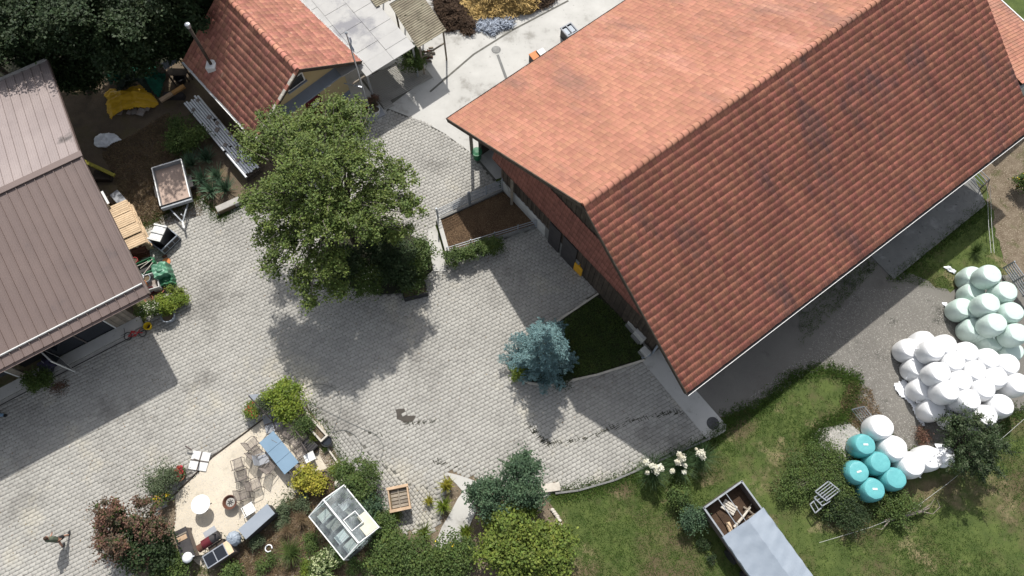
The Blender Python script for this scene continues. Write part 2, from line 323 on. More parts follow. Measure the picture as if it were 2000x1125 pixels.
TERR = [(345, 968), (415, 893), (520, 815), (585, 790), (625, 825), (665, 905), (640, 915), (600, 925), (575, 972), (545, 990), (500, 1035), (440, 1085), (402, 1110), (372, 1085), (340, 1035)]
sheet('gravel_terrace', TERR, .042, 'sand', .07, 8)
sheet('planting_soil', [(575, 795), (600, 790), (668, 905), (640, 915), (600, 850)], .047, 'dry_soil', .06, 8)

# paving: every slab is geometry, the 300 nearest the camera are parts
PAVE = [(-160, 620), (0, 782), (283, 636), (300, 600), (262, 452), (392, 388), (430, 428), (470, 402), (600, 330), (640, 230), (690, 248), (745, 235), (757, 212), (830, 240), (870, 262), (921, 300), (965, 352),
        (986, 374), (917, 405), (852, 436), (838, 470), (846, 530), (868, 528), (872, 505), (985, 465), (1056, 441), (1172, 567), (1100, 620), (1010, 688), (998, 722), (1030, 748), (1065, 752), (1258, 703), (1387, 853), (1290, 897), (1200, 936), (1130, 956), (1084, 963), (1060, 975), (930, 935), (895, 925), (870, 918),
        (876, 960), (850, 1045), (790, 1040), (745, 1000), (735, 950), (660, 905), (590, 790), (520, 815), (415, 893), (345, 968), (250, 1060), (290, 1200), (-260, 1200)]
PW = PG(PAVE)
pav = MB().prism(PW, -.05, .004).build('courtyard_paving', 'joint', kind='structure')
EXC = PG([(838, 478), (846, 528), (800, 572), (745, 575), (620, 545), (640, 470), (745, 430)])
COB = PG([(600, 815), (660, 830), (745, 905), (800, 950), (852, 955), (850, 1010), (790, 1045), (700, 960), (640, 900)])
def paver_T(a, b, g=.011, ch=.008, z=.030):
    x, y = a/2-g/2, b/2-g/2
    return np.array([(-x, -y, 0), (x, -y, 0), (x, y, 0), (-x, y, 0), (-x, -y, z-ch), (x, -y, z-ch), (x, y, z-ch), (-x, y, z-ch), (-x+ch, -y+ch, z), (x-ch, -y+ch, z), (x-ch, y-ch, z), (-x+ch, y-ch, z)])
PF = np.array([(0, 1, 5, 4), (1, 2, 6, 5), (2, 3, 7, 6), (3, 0, 4, 7), (4, 5, 9, 8), (5, 6, 10, 9), (6, 7, 11, 10), (7, 4, 8, 11), (8, 9, 10, 11)])
def lay(a, b, ang, inside, outside, jit=.0):
    c, s = math.cos(ang), math.sin(ang); n = int(46/b); m = int(52/a); j, i = np.mgrid[-n:n, -m:m]
    lx = (i+(j % 2)*.5)*a; ly = j*b; X = lx*c-ly*s-6; Y = lx*s+ly*c+12; P = np.stack([X.ravel(), Y.ravel()], 1)
    k = inpoly(P, inside)
    for q in outside: k &= ~inpoly(P, q)
    P = P[k]; N = len(P); an = ang+rng.normal(0, .012, N); ca, sa = np.cos(an), np.sin(an); tx, ty = rng.normal(0, .006, N), rng.normal(0, .006, N)
    R = np.stack([np.stack([ca, -sa, 0*ca], -1), np.stack([sa, ca, 0*ca], -1), np.stack([tx, ty, 1+0*ca], -1)], 1)
    return np.column_stack([P+rng.normal(0, .003, (N, 2)), .004+rng.normal(0, .0016, N)]), R
loc, R = lay(.268, .188, math.radians(29.5), PW, [EXC, COB])
d = np.hypot(loc[:, 0], loc[:, 1]); far = np.argsort(d); nearest = far[:300]; rest = far[300:]
T1 = paver_T(.268, .188, .014, .009)
me = raw_mesh('paver', T1, PF, 'paver')
for i in nearest: piece('paver', me, pav, loc[i], R[i])
scatter('paver_field', T1, PF, loc[rest], R[rest], 'paver', pav, kind='stuff')
loc, R = lay(.20, .18, math.radians(-47), COB, [])
scatter('cobble_field', paver_T(.20, .18, .014, .010), PF, loc, R, 'paver', pav, kind='stuff')

sheet('garden_bed', [(225, 1100), (262, 1020), (305, 960), (345, 955), (600, 950), (735, 930), (790, 1030), (850, 1030), (872, 915), (945, 930), (1062, 968), (1095, 1010), (1118, 1200), (225, 1200)], .007, 'dry_soil')
sheet('shed_floor', [(-300, 740), (262, 612), (150, 400), (95, 215), (-300, 330)], .012, 'concrete_dark')
sheet('barn_floor', [(985, 372), (1278, 690), (1900, 330), (1900, 60), (1280, 60)], .016, 'concrete_dark')
# kerbs, drains, stains
def kerb(name, pts, wd, h, material, label, cat, step=1.0, seed=0):
    P = [G(u, v) for u, v in pts]; t = thing(name, label, cat, P[0]); rs = random.Random(seed)
    for a, b in zip(P[:-1], P[1:]):
        L = (b-a).length; n = max(1, round(L/step)); dd = (b-a)/n
        for k in range(n):
            q = h+rs.uniform(-.012, .012); p0 = a+dd*k+dd.normalized()*.008; p1 = a+dd*(k+1)-dd.normalized()*.008
            MB().beam(p0+Vector((0, 0, q/2)), p1+Vector((0, 0, q/2)), wd, q).build('kerb_stone', material, t, world=True, bevel=.01)
    return t
kerb('lawn_kerb', [(1084, 964), (1130, 958), (1200, 938), (1290, 899), (1387, 856)],   .10, .10, 'concrete_dark', 'curved grey stone edging between the paving and the lawn', 'kerb')
kerb('bed_kerb', [(1172, 572), (1095, 624), (1012, 690), (998, 722), (1030, 748), (1068, 754), (1165, 733), (1258, 704)], .10, .16, 'stone_pale', 'pale stone kerb round the shaded grass bed with the blue spruce', 'kerb', 1.2)
kerb('terrace_kerb', [(330, 978), (415, 893), (520, 815)], .06, .09, 'wood_dark', 'thin dark edging board along the straight side of the gravel terrace', 'edging', 2.2)
kerb('trough_kerb', [(590, 788), (612, 822)], .10, .18, 'stone_pale', 'short pale stone kerb behind the bushy planter by the stone trough', 'kerb', .6)
kerb('terrace_side_kerb', [(638, 872), (668, 915)], .08, .16, 'stone_pale', 'pale stone kerb running from the stone trough to the dark garden shrub', 'kerb', .6)
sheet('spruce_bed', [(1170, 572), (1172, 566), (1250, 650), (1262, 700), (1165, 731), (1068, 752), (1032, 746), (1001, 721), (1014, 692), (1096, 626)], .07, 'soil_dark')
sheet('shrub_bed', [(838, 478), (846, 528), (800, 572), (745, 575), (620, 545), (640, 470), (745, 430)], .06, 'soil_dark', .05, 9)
def disc(name, u, v, r, z, material, label, cat, ring=None):
    p = G(u, v); t = thing(name, label, cat, (p.x, p.y, 0))
    MB().lathe([(r, 0), (r, z), (r*.9, z+.004)], n=28).build('cover', material, t)
    if ring: MB().lathe([(r*1.22, 0), (r*1.22, z-.006), (r*1.2, z-.004)], n=28).build('frame', ring, t)
    for a in range(-3, 4): MB().box(-.6*r, .6*r, a*r*.2-.008, a*r*.2+.008, z+.004, z+.012).build('rib', ring or material, t)
    return t
disc('manhole_cover', 1392, 827, .27, .06, 'cover', 'round black manhole cover in the concrete strip at the barn corner', 'manhole cover', 'cover')
disc('manhole_cover', 969, 98, .30, .045, 'concrete_dark', 'round grey drain cover in the pale concrete yard behind the barn', 'manhole cover', 'concrete')
disc('manhole_cover', 1718, 556, .36, .016, 'asphalt', 'round faded cover in the shaded lane beside the concrete pad', 'manhole cover', 'asphalt')
for pts, wd, zz, lab in (([(972, 108), (988, 152), (1000, 185)], .17, .046, 'dark drain channel leading from the round cover to the barn eave'), ([(921, 298), (967, 352)], .12, .052, 'narrow drain channel between the paving and the barn corner bay'), ([(840, 180), (925, 107), (1000, 60), (1110, 2)], .12, .042, 'long dark joint channel crossing the pale concrete yard')):
    b = MB(); P = [G(u, v, 0) for u, v in pts]
    for p, q in zip(P[:-1], P[1:]): b.beam(p+Vector((0, 0, zz/2)), q+Vector((0, 0, zz/2)), wd, zz)
    b.build('drain_channel', 'concrete_dark' if wd > .12 else 'joint', cat='drain', label=lab)
# dark wet hollow and the dirt that fills the joints
def stain(name, pts, label): 
    P = rough_edge(PG(pts), .16, .05, 3); return MB().prism(P, .02, .0375).build(name, 'puddle', kind='structure')
stain('wet_patch', [(772, 800), (790, 798), (797, 812), (812, 812), (806, 824), (790, 826), (775, 818)], '')
b = []
for line, n in (([(1028, 826), (1052, 850), (1070, 868), (1110, 862), (1145, 857), (1190, 836), (1240, 820), (1300, 808), (1345, 805)], 150), ([(790, 826), (815, 828), (850, 822)], 25), ([(712, 842), (745, 852)], 8), ([(848, 900), (900, 915)], 14)):
    P = [G(u, v) for u, v in line]
    for _ in range(n):
        k = random.randrange(len(P)-1); p = P[k].lerp(P[k+1], random.random()); b.append((p.x+random.gauss(0, .07), p.y+random.gauss(0, .07), .036))
b = np.array(b); sc = rng.uniform(.5, 1.5, len(b)); a = math.radians(29.5)+(rng.random(len(b)) < .4)*PI/2
Rm = np.stack([np.stack([np.cos(a)*sc, -np.sin(a), 0*a], -1), np.stack([np.sin(a)*sc, np.cos(a), 0*a], -1), np.stack([0*a, 0*a, 1+0*a], -1)], 1)
scatter('joint_dirt', [(-.10, -.018, -.01), (.10, -.018, -.01), (.10, .018, -.01), (-.10, .018, -.01), (-.09, -.012, .003), (.09, -.012, .003), (.09, .012, .003), (-.09, .012, .003)],
        [(4, 5, 6, 7), (0, 1, 5, 4), (1, 2, 6, 5), (2, 3, 7, 6), (3, 0, 4, 7)], b, Rm, 'soil_dark', kind='stuff')
# crumbs and fallen leaves over the yard
N = 2600; P = np.column_stack([rng.uniform(-30, 12, N), rng.uniform(-3, 30, N)]); P = P[inpoly(P, PW)]; N = len(P)
scatter('leaf_litter', [(-.02, -.012, 0), (.022, -.01, .006), (.02, .014, .003), (-.018, .012, .008)], [(0, 1, 2, 3)], np.column_stack([P, np.full(N, .038)]), rrot(N, .2)*rng.uniform(.5, 1.7, N)[:, None, None], 'lf_dry', kind='stuff')

# ------------------------------------------------------------ tiled roofs
def tile_T():
    cs = [(0, .0), (.64, .001), (.78, .014), (.90, .016), (1.0, .001)]; V = []; F = []
    for x, z in cs: V += [(x, -.05, z-.008), (x, -.05, z+.013), (x, 1.0, z-.001)]
    for i in range(len(cs)-1): a = 3*i; F += [(a, a+3, a+4, a+1), (a+1, a+4, a+5, a+2)]
    return np.array(V), np.array(F)
TT, TF = tile_T()
def patch(e0, e1, r1, r0, ni, nj, zoff=.02, jit=1.0):   # eave start, eave end, ridge end, ridge start
    e0, e1, r1, r0 = [np.array(p) for p in (e0, e1, r1, r0)]; j, i = np.mgrid[0:nj, 0:ni]; i = i.ravel(); j = j.ravel()
    f = lambda s, t: (e0*(1-s)+e1*s)*(1-t)+(r0*(1-s)+r1*s)*t
    s0, s1, t0, t1 = (i/ni)[:, None], ((i+1)/ni)[:, None], (j/nj)[:, None], ((j+1)/nj)[:, None]
    o = f(s0, t0); ux = f(s1, t0)-o; uy = f(s0, t1)-o; n = np.cross(ux, uy); n /= np.linalg.norm(n, axis=1)[:, None]; n *= np.sign(n[:, 2:3])
    N = len(o); o = o+n*zoff+n*rng.normal(0, .003, (N, 1))*jit+uy*rng.normal(0, .02, (N, 1))*jit
    R = np.stack([ux*.955, uy, n+ux*0], 2)
    return o, R
def tiled(name_parent, quads, material, nparts, focus):
    L = []; RR = []
    for q in quads: o, R = patch(*q); L.append(o); RR.append(R)
    o = np.concatenate(L); R = np.concatenate(RR); dist = np.linalg.norm(o-np.array(focus), axis=1); idx = np.argsort(dist); return o, R, idx[:nparts], idx[nparts:]
def put_tiles(parent, quads, material, nparts=300, focus=(0, 0, H)):
    o, R, a, b = tiled(parent, quads, material, nparts, focus)
    if nparts:
        ux = np.linalg.norm(R[a[0]][:, 0]); uy = np.linalg.norm(R[a[0]][:, 1]); V = TT.copy(); V[:, 0] *= ux; V[:, 1] *= uy; me = raw_mesh('roof_tile', V, TF, material)
        for i in a:
            Rn = R[i].copy(); Rn[:, 0] /= np.linalg.norm(Rn[:, 0]); Rn[:, 1] /= np.linalg.norm(Rn[:, 1]); piece('roof_tile', me, parent, o[i], Rn)
    if len(b): scatter('tile_field', TT, TF, o[b], R[b], material, parent, kind='stuff')
def ridge_caps(parent, a, b, n, material, r=.13, lift=.04):
    a = Vector(a); b = Vector(b); dd = (b-a)/n; u = dd.normalized(); side = u.cross(Vector((0, 0, 1))).normalized(); up = side.cross(u); V = []; K = 7
    Ln = dd.length
    for y, q in ((0, 1.12), (.08, 1.12), (.09, 1.0), (1.06, .92)):
        for k in range(K): t = PI*k/(K-1); V.append((math.cos(t)*r*q*1.15, y*Ln, math.sin(t)*r*q))
    F = [(i*K+k, (i+1)*K+k, (i+1)*K+k+1, i*K+k+1) for i in range(3) for k in range(K-1)]
    me = raw_mesh('ridge_tile', np.array(V), np.array(F), material, smooth=False)
    R = [[-side[i], u[i], up[i]] for i in range(3)]
    for k in range(n): piece('ridge_tile', me, parent, a+dd*k+up*lift, R)

# ------------------------------------------------------------ the big barn
ZE, ZR = 4.0, 8.8
A = G(873, 233, ZE); D = G(1340, 768, ZE); P = G(1137, 401, ZR)
uL = (G(1225, 0, ZE)-A).normalized(); uR = (G(2000, 261, ZE)-D).normalized(); uM = (G(1716, 1, ZR)-P).normalized()
Rc = G(2020, 246, ZE); LR = (Rc-D).length
Re = P+uM*(LR+.6); Le = A+uL*(LR+.4)
base = (A+D)/2; base.z = 0
barn = thing('barn', 'huge barn with long orange red tiled gable roof filling the right half', 'barn', base)
def shift(p, z): return Vector((p.x, p.y, p.z+z))
roofL = MB().hexa([shift(A, -.26), shift(Le, -.26), shift(Re, -.26), shift(P, -.26), shift(A, -.10), shift(Le, -.10), shift(Re, -.10), shift(P, -.10)]).build('roof', 'deck', barn, world=True)
put_tiles(roofL, [(A, Le, Re, P, 110, 30)], 'tile_red', 0)
roofR = MB().hexa([shift(P, -.26), shift(Re, -.26), shift(Rc, -.26), shift(D, -.26), shift(P, -.10), shift(Re, -.10), shift(Rc, -.10), shift(D, -.10)]).build('roof', 'deck', barn, world=True); tag(roofR, 'darker brownish slope turned away from the sun')
put_tiles(roofR, [(D, Rc, Re, P, 110, 30)], 'tile_brown', 300)
ridge_caps(roofL, P, Re, 74, 'tile_red', .15, .05)
# verge boards, gutters
for a, b in ((A, P), (D, P)): MB().beam(shift(a, -.07), shift(b, -.07), .05, .26).build('verge_board', 'wood_dark', barn, world=True)
def gutter(par, a, b, out, r=.07, material='steel'):
    a = Vector(a)+out*r; b = Vector(b)+out*r; u = (b-a).normalized(); m = MB(); K = 7; vs = []
    for p in (a, b):
        for k in range(K): t = PI+PI*k/(K-1); vs.append(p+out*math.cos(t)*r*-1+Vector((0, 0, math.sin(t)*r)))
    m.add(vs, [(k, k+1, K+k+1, K+k) for k in range(K-1)]); return m.build('gutter', material, par, world=True, solid=.012)
nR = Vector((uR.y, -uR.x, 0)); gutter(barn, shift(D, -.05), shift(Rc, -.05), nR, .07, 'char')
MB().beam(shift(D, -.03)+nR*.155, shift(Rc, -.03)+nR*.155, .022, .05).build('gutter_lip', 'white_paint', barn, world=True)
nL = Vector((-uL.y, uL.x, 0)); gutter(barn, shift(A, -.05), shift(Le, -.05), nL, .06, 'char')
# gable wall
W0 = G(980, 372); W1 = G(1276, 690); wu = (W1-W0).normalized(); wn = Vector((wu.y, -wu.x, 0)); wn = wn if wn.dot(Vector((-1, -.6, 0))) > 0 else -wn
Lw = (W1-W0).length
def roof_z(p):                                       # height of the roof's underside above a wall point
    q = Vector((p.x, p.y, 0)); ax = Vector((uM.x, uM.y, 0)).normalized(); pr = Vector((-ax.y, ax.x, 0)); dd = abs((q-Vector((P.x, P.y, 0))).dot(pr))
    half = abs((Vector((A.x-P.x, A.y-P.y, 0))).dot(pr)) if (q-Vector((P.x, P.y, 0))).dot(pr) > 0 else abs((Vector((D.x-P.x, D.y-P.y, 0))).dot(pr))
    return ZR-(ZR-ZE)*dd/half-.25
n = 74
for k in range(n):
    a = W0+wu*(Lw*k/n+.006); b = W0+wu*(Lw*(k+1)/n-.006); m = MB(); zb = 1.35 if k < n*.52 else .15
    of = -wn*.06; tk = wn*(.0 if k % 2 else .022)
    m.hexa([shift(a+of, zb), shift(b+of, zb), shift(b+tk, zb), shift(a+tk, zb), shift(a+of, roof_z(a)), shift(b+of, roof_z(b)), shift(b+tk, roof_z(b)), shift(a+tk, roof_z(a))])
    m.build('wall_board', 'wood_dark', barn, world=True)
Wm = W0+wu*Lw*.30
MB().hexa([W0, Wm, Wm-wn*.3, W0-wn*.3]+[shift(p, 1.35) for p in (W0+wn*.05, Wm+wn*.05, Wm-wn*.3, W0-wn*.3)]).build('plinth_wall', 'plaster', barn, world=True)
Wq = W0+wu*Lw*.52
MB().hexa([Wm, Wq, Wq-wn*.3, Wm-wn*.3]+[shift(p, 1.35) for p in (Wm+wn*.03, Wq+wn*.03, Wq-wn*.3, Wm-wn*.3)]).build('plinth_wall', 'concrete_dark', barn, world=True)
for f0, f1 in ((.33, .40), (.415, .50)):
    a, b = W0+wu*Lw*f0+wn*.06, W0+wu*Lw*f1+wn*.06
    MB().hexa([shift(a, .05), shift(b, .05), shift(b+wn*.05, .05), shift(a+wn*.05, .05), shift(a, 2.6), shift(b, 2.6), shift(b+wn*.05, 2.6), shift(a+wn*.05, 2.6)]).build('barn_door', 'char', barn, world=True)
for u, v in ((1005, 397), (1062, 440), (1088, 464)):
    p = G(u, v)+wn*.22; MB().box(p.x-.08, p.x+.08, p.y-.08, p.y+.08, .034, 3.4).build('post', 'wood_grey', barn, world=True)
Ws0, Ws1 = G(1172, 567), G(1268, 678)                  # dark sliding door standing proud of the wall
MB().hexa([Ws0, Ws1, Ws1-wn*.3, Ws0-wn*.3]+[shift(p, 2.9) for p in (Ws0, Ws1, Ws1-wn*.3, Ws0-wn*.3)]).build('sliding_door', 'black', barn, world=True)
a, b = W1-wn*.05, W1-wn*.05+Vector((uR.x, uR.y, 0))*(LR-2.5)
MB().hexa([a, b, b+nR*-.3, a+nR*-.3]+[shift(p, 4.2) for p in (a, b, b+nR*-.3, a+nR*-.3)]).build('side_wall', 'wood_dark', barn, world=True)
a = G(930, 300)-wn*.0; a2 = a+Vector((uL.x, uL.y, 0))*.2; b = a+Vector((uL.x, uL.y, 0))*(LR-4)
MB().hexa([a2, b, b-nL*.3, a2-nL*.3]+[shift(p, 3.7) for p in (a2, b, b-nL*.3, a2-nL*.3)]).build('side_wall', 'wood_dark', barn, world=True)
c0 = W0-wn*2.0
MB().hexa([W0-wn*.02, c0, c0+wu*.3, W0+wu*.3-wn*.02]+[shift(p, 3.9) for p in (W0-wn*.02, c0, c0+wu*.3, W0+wu*.3-wn*.02)]).build('bay_wall', 'wood_dark', barn, world=True)
p = G(922, 298); MB().box(p.x-.09, p.x+.09, p.y-.09, p.y+.09, .04, 3.9).build('post', 'wood_grey', barn, world=True)
# pent roof across the gable
Pi0, Pi1 = shift(W0+wn*.04-wu*.1, 4.75), shift(W1+wn*.04+wu*.1, 4.75); Po0, Po1 = shift(W0+wn*.52-wu*.1, 4.05), shift(W1+wn*.52+wu*.1, 4.05)
pt = [0, .10, .22, .80, .90, 1]
po = [Po0.lerp(Po1, t_) for t_ in pt]; pi_ = []
for t_ in pt: q_ = Pi0.lerp(Pi1, t_); q_.z = min(5.75, roof_z(q_)+.12); pi_.append(q_)
dk_ = MB()
for k in range(5): dk_.hexa([shift(v, -.16) for v in (po[k], po[k+1], pi_[k+1], pi_[k])]+[shift(v, -.05) for v in (po[k], po[k+1], pi_[k+1], pi_[k])])
pent = dk_.build('pent_roof', 'deck', barn, world=True)
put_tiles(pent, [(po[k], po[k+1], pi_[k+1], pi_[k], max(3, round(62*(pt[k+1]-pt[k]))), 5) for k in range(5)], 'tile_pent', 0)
# lower annexe beyond the far gable
ax = Vector((uM.x, uM.y, 0)); q0 = G(1925, -14, 3.6); q1 = G(2009, 62, 3.6); q2 = q1+(G(2000, 200, 3.0)-G(2000, 70, 3.0)); q2.z = 3.0; q3 = q0+(q2-q1); q3.z = 3.0
anx = thing('annexe', 'low tiled annexe roof beyond the far gable of the barn, upper right corner', 'building', ((q0.x+q2.x)/2, (q0.y+q2.y)/2, 0))
E0, E1 = G(1930, -20, 3.0), G(2080, 118, 3.0); dn = Vector((uM.x, uM.y, 0)); back = -(E1-E0).normalized().cross(Vector((0, 0, 1))); back = back if back.y < 0 else -back
R0, R1 = E0+back*4.2, E1+back*4.2; R0.z = R1.z = 3.75
rf = MB().hexa([shift(E0, -.14), shift(E1, -.14), shift(R1, -.14), shift(R0, -.14), E0, E1, R1, R0]).build('roof', 'deck', anx, world=True)
put_tiles(rf, [(E0, E1, R1, R0, 30, 13)], 'tile_red', 0)
MB().beam(shift(E0, .02)-back*.05, shift(E1, .02)-back*.05, .07, .08).build('gutter', 'white_paint', anx, world=True)
wl = [E0+back*.4, E1+back*.4, R1, R0]; MB().hexa([(p.x, p.y, 0) for p in wl]+[(p.x, p.y, 2.8) for p in wl]).build('wall', 'plaster', anx, world=True)

# ------------------------------------------------------------ small house
HE = 3.2
hL = G(499, 273, HE); hR = G(706, 120, HE); hF = G(357, 118, HE)
mid = (hL+hR)/2
best = min((math.hypot(G(582, 137, h).x-mid.x, G(582, 137, h).y-mid.y), h) for h in [HE+.1*k for k in range(50)]); HR = best[1]
hP = G(582, 137, HR); hu = (hF-hL); Lh = hu.length+1.5; hu.normalize(); hur = (G(597, 0, HE)-hR); hur.z = 0; hur.normalize(); hum = (G(448, 0, HR)-hP); hum.z = 0; hum.normalize()
hF = hL+hu*(Lh-1.5); hRf = hR+hu*(Lh-1.5+.1); hPf = hP+hu.lerp(hum, .7)*(Lh-1.4)
house = thing('small_house', 'small house with mottled red tiled roof and yellow gable wall behind the big tree', 'house', (mid.x, mid.y, 0))
r1 = MB().hexa([shift(hL, -.14), shift(hF, -.14), shift(hPf, -.14), shift(hP, -.14), shift(hL, -.05), shift(hF, -.05), shift(hPf, -.05), shift(hP, -.05)]).build('roof', 'deck', house, world=True)
nrow = max(8, round((hP-hL).length/.34)); ncol = round((hF-hL).length/.26)
put_tiles(r1, [(hL, hF, hPf, hP, ncol, nrow)], 'tile_house', 300, focus=tuple(G(520, 180, 3)))
r2 = MB().hexa([shift(hR, -.14), shift(hP, -.14), shift(hPf, -.14), shift(hRf, -.14), hR, hP, hPf, hRf]).build('roof', 'deck', house, world=True)
put_tiles(r2, [(hR, hRf, hPf, hP, ncol, nrow)], 'tile_house', 0)
ridge_caps(r1, hP, hPf, round((hPf-hP).length/.34), 'tile_house', .14, .04)
o = -(hP-hL); o.z = 0; side = Vector((-hu.y, hu.x, 0)); side = side if side.x < 0 else -side
gutter(house, shift(hL, -.03), shift(hF, -.03), side, .07, 'white_paint')
gutter(house, shift(hR, -.03), shift(hRf, -.03), -side, .06, 'white_paint')
for a in (hL, hR): MB().beam(shift(a, -.08), shift(hP, -.08), .05, .2).build('verge_board', 'wood_dark', house, world=True)
# the verge tiles, pale with lichen
vt = [hP.lerp(hL, (k+.5)/14) for k in range(14)]
for k, p in enumerate(vt): MB().beam(shift(p-(hL-hP)/30, .08), shift(p+(hL-hP)/30, .05), .17, .07).build('verge_tile', 'stone_pale' if k % 3 else 'tile_house', house, world=True)
# walls
fu = (hR-hL); fu.z = 0; Lf = fu.length; fu.normalize(); inn = Vector((hu.x, hu.y, 0)).normalized()
g0 = Vector((hL.x, hL.y, 0))+fu*.75+inn*1.0; g1 = Vector((hR.x, hR.y, 0))-fu*.85+inn*1.0; back = inn*(Lh-3.2)
ap = g0.lerp(g1, .5); zt = HR-.5; ze_ = HE+.15
MB().add([g0, g1, shift(g1, ze_), shift(ap, zt), shift(g0, ze_)]+[p+inn*.3 for p in (g0, g1, shift(g1, ze_), shift(ap, zt), shift(g0, ze_))], [(0, 1, 2, 3, 4), (9, 8, 7, 6, 5), (0, 5, 6, 1), (1, 6, 7, 2), (4, 9, 5, 0), (2, 7, 8, 3), (3, 8, 9, 4)]).build('gable_wall', 'yellow_wall', house, world=True)
for g, sg in ((g0, 1), (g1, -1)):
    a, b = g+inn*.3, g+back; q = fu*.3*sg
    MB().hexa([a, b, b+q, a+q]+[shift(p, HE-.1) for p in (a, b, b+q, a+q)]).build('side_wall', 'yellow_wall', house, world=True)
on = -inn
def wallbox(p0, p1, z0, z1, out, th, name, material, par): 
    a, b = p0+on*out, p1+on*out; c, d_ = p0+on*(out+th), p1+on*(out+th)
    return MB().hexa([shift(a, z0), shift(c, z0), shift(d_, z0), shift(b, z0), shift(a, z1), shift(c, z1), shift(d_, z1), shift(b, z1)]).build(name, material, par, world=True)
gl = lambda t: g0.lerp(g1, t)
wallbox(gl(0), gl(1), 0, .35, .0, .03, 'plinth', 'grey_trim', house)
cn = MB().hexa([shift(gl(-.02), 2.75), shift(gl(-.02)+on*.55, 2.55), shift(gl(1.0)+on*.55, 2.55), shift(gl(1.0), 2.75), shift(gl(-.02), 2.85), shift(gl(-.02)+on*.55, 2.65), shift(gl(1.0)+on*.55, 2.65), shift(gl(1.0), 2.85)]).build('porch_canopy', 'grey_trim', house, world=True)
dr = wallbox(gl(.50), gl(.68), .05, 2.1, .01, .05, 'door', 'dark_red', house); wallbox(gl(.56), gl(.64), 1.1, 1.5, .06, .02, 'door_panel', 'slab_pale', dr); wallbox(gl(.51), gl(.53), 1.0, 1.15, .06, .05, 'handle', 'steel', dr)
for t0, t1, z0, z1 in ((.40, .60, 3.55, 4.25), (.12, .26, 3.0, 3.5), (.15, .32, .9, 2.0)):
    wf = wallbox(gl(t0), gl(t1), z0, z1, .01, .05, 'window', 'white_paint', house); wallbox(gl(t0+.015), gl(t1-.015), z0+.08, z1-.08, .06, .01, 'pane', 'glass_dark', wf); wallbox(gl(t0-.01), gl(t1+.01), z0-.08, z0-.01, .01, .14, 'sill', 'grey_trim', wf)
wallbox(gl(.79), gl(.82), 1.9, 2.15, .03, .08, 'wall_lamp', 'white_paint', house)
# stove pipe through the roof
pb = G(413, 127, HE+.75); q = G(367, 47, 6.2); fl = MB(); k = Vector((pb.x, pb.y, 0))
MB().box(pb.x-.27, pb.x+.27, pb.y-.30, pb.y+.30, pb.z-.35, pb.z+.10).build('flashing', 'slab_pale', house, world=True, bevel=.02)
fz = next((h for h in [3+.1*j for j in range(60)] if (G(367, 47, h)-Vector((pb.x, pb.y, h))).length < .25), 6.6)
pipe = MB().tube([(pb.x, pb.y, pb.z-.3), (pb.x, pb.y, fz)], .085, 12).build('stove_pipe', 'wood_dark', house, world=True, smooth=True)
MB().lathe([(.09, 0), (.12, .02), (.12, .16), (.15, .20), (.13, .26), (.04, .30)], (pb.x, pb.y, fz-.04), 14).build('cowl', 'steel', pipe, world=True)

# ------------------------------------------------------------ flat canopy beside the house
CH = 2.9
c0, c1 = G(716, 150, CH), G(811, 91, CH); cu = (c1-c0).normalized(); cb = Vector((-cu.y, cu.x, 0)); cb = cb if cb.y > 0 else -cb
cb = (G(728, -4, CH)-c1); cb.z = 0; Lc = cb.length+4; cb.normalize()
can = thing('canopy_shelter', 'flat shelter roof of pale translucent panels beside the small house', 'shelter', (c0.x, c0.y, 0))
nx, ny = 2, 7; Wc = (c1-c0).length
cl = c0-cu*1.1
for i in range(3):
    for j in range(ny+3):
        x0 = -1.1+(Wc+1.1)*i/3; x1 = -1.1+(Wc+1.1)*(i+1)/3-.02; y0 = Lc*j/(ny+3); y1 = Lc*(j+1)/(ny+3)-.015
        if i == 0 and j == 0: x0 = 0
        p = [c0+cu*x+cb*y for x, y in ((x0, y0), (x1, y0), (x1, y1), (x0, y1))]; zz = .012*((i+j) % 2)
        MB().hexa([shift(v, -.03+zz) for v in p]+[shift(v, .03+zz) for v in p]).build('roof_panel', 'panel_roof', can, world=True)
for t in (.05, 1.2, 2.4, 3.6, 5): MB().beam(shift(c0-cu*.9+cb*(t*1.2+.1), -.10), shift(c1+cb*(t*1.2+.1), -.10), .08, .12).build('beam', 'wood_grey', can, world=True)
for p in (c0+cu*.1+cb*.15, c1-cu*.1+cb*.15, c0+cu*.1+cb*4, c1-cu*.1+cb*4): MB().box(p.x-.05, p.x+.05, p.y-.05, p.y+.05, 0.02, CH-.16).build('post', 'steel', can, world=True)
# corrugated shed
def corr_shed(cs, h, label, posts, dz=0.0):
    q = [G(u, v, h) for u, v in cs]; t = thing('corrugated_shed', label, 'shed', (q[0].x, q[0].y, 0))
    e = (q[1]-q[0]); bk = (q[3]-q[0]); nw = max(3, round(bk.length/.16)); ns = max(1, round(bk.length/1.0)); per = nw/ns
    for k in range(ns):
        f = lambda s, t2, k=k: tuple(q[0]+e*(s*.995+(.003 if k % 2 else 0))+bk*((k+t2)/ns)+Vector((0, 0, .032*math.sin(2*PI*(k+t2)*per)+dz*((k+t2)/ns)+.010*(k % 2))))
        MB().grid(f, 1, max(10, int(per*6))).build('roof_sheet', 'corr_roof', t, world=True, solid=.015)
    for (a, b) in posts:
        p = q[0]+e*a+bk*b; MB().box(p.x-.05, p.x+.05, p.y-.05, p.y+.05, .02, h-.08+dz*b).build('post', 'wood_grey', t, world=True)
    for a in (.05, .5, .95): MB().beam(shift(q[0]+e*a+bk*.02, -.10), shift(q[0]+e*a+bk*.98, -.10+dz), .07, .1).build('rafter', 'wood_dark', t, world=True)
    return t, q, e, bk
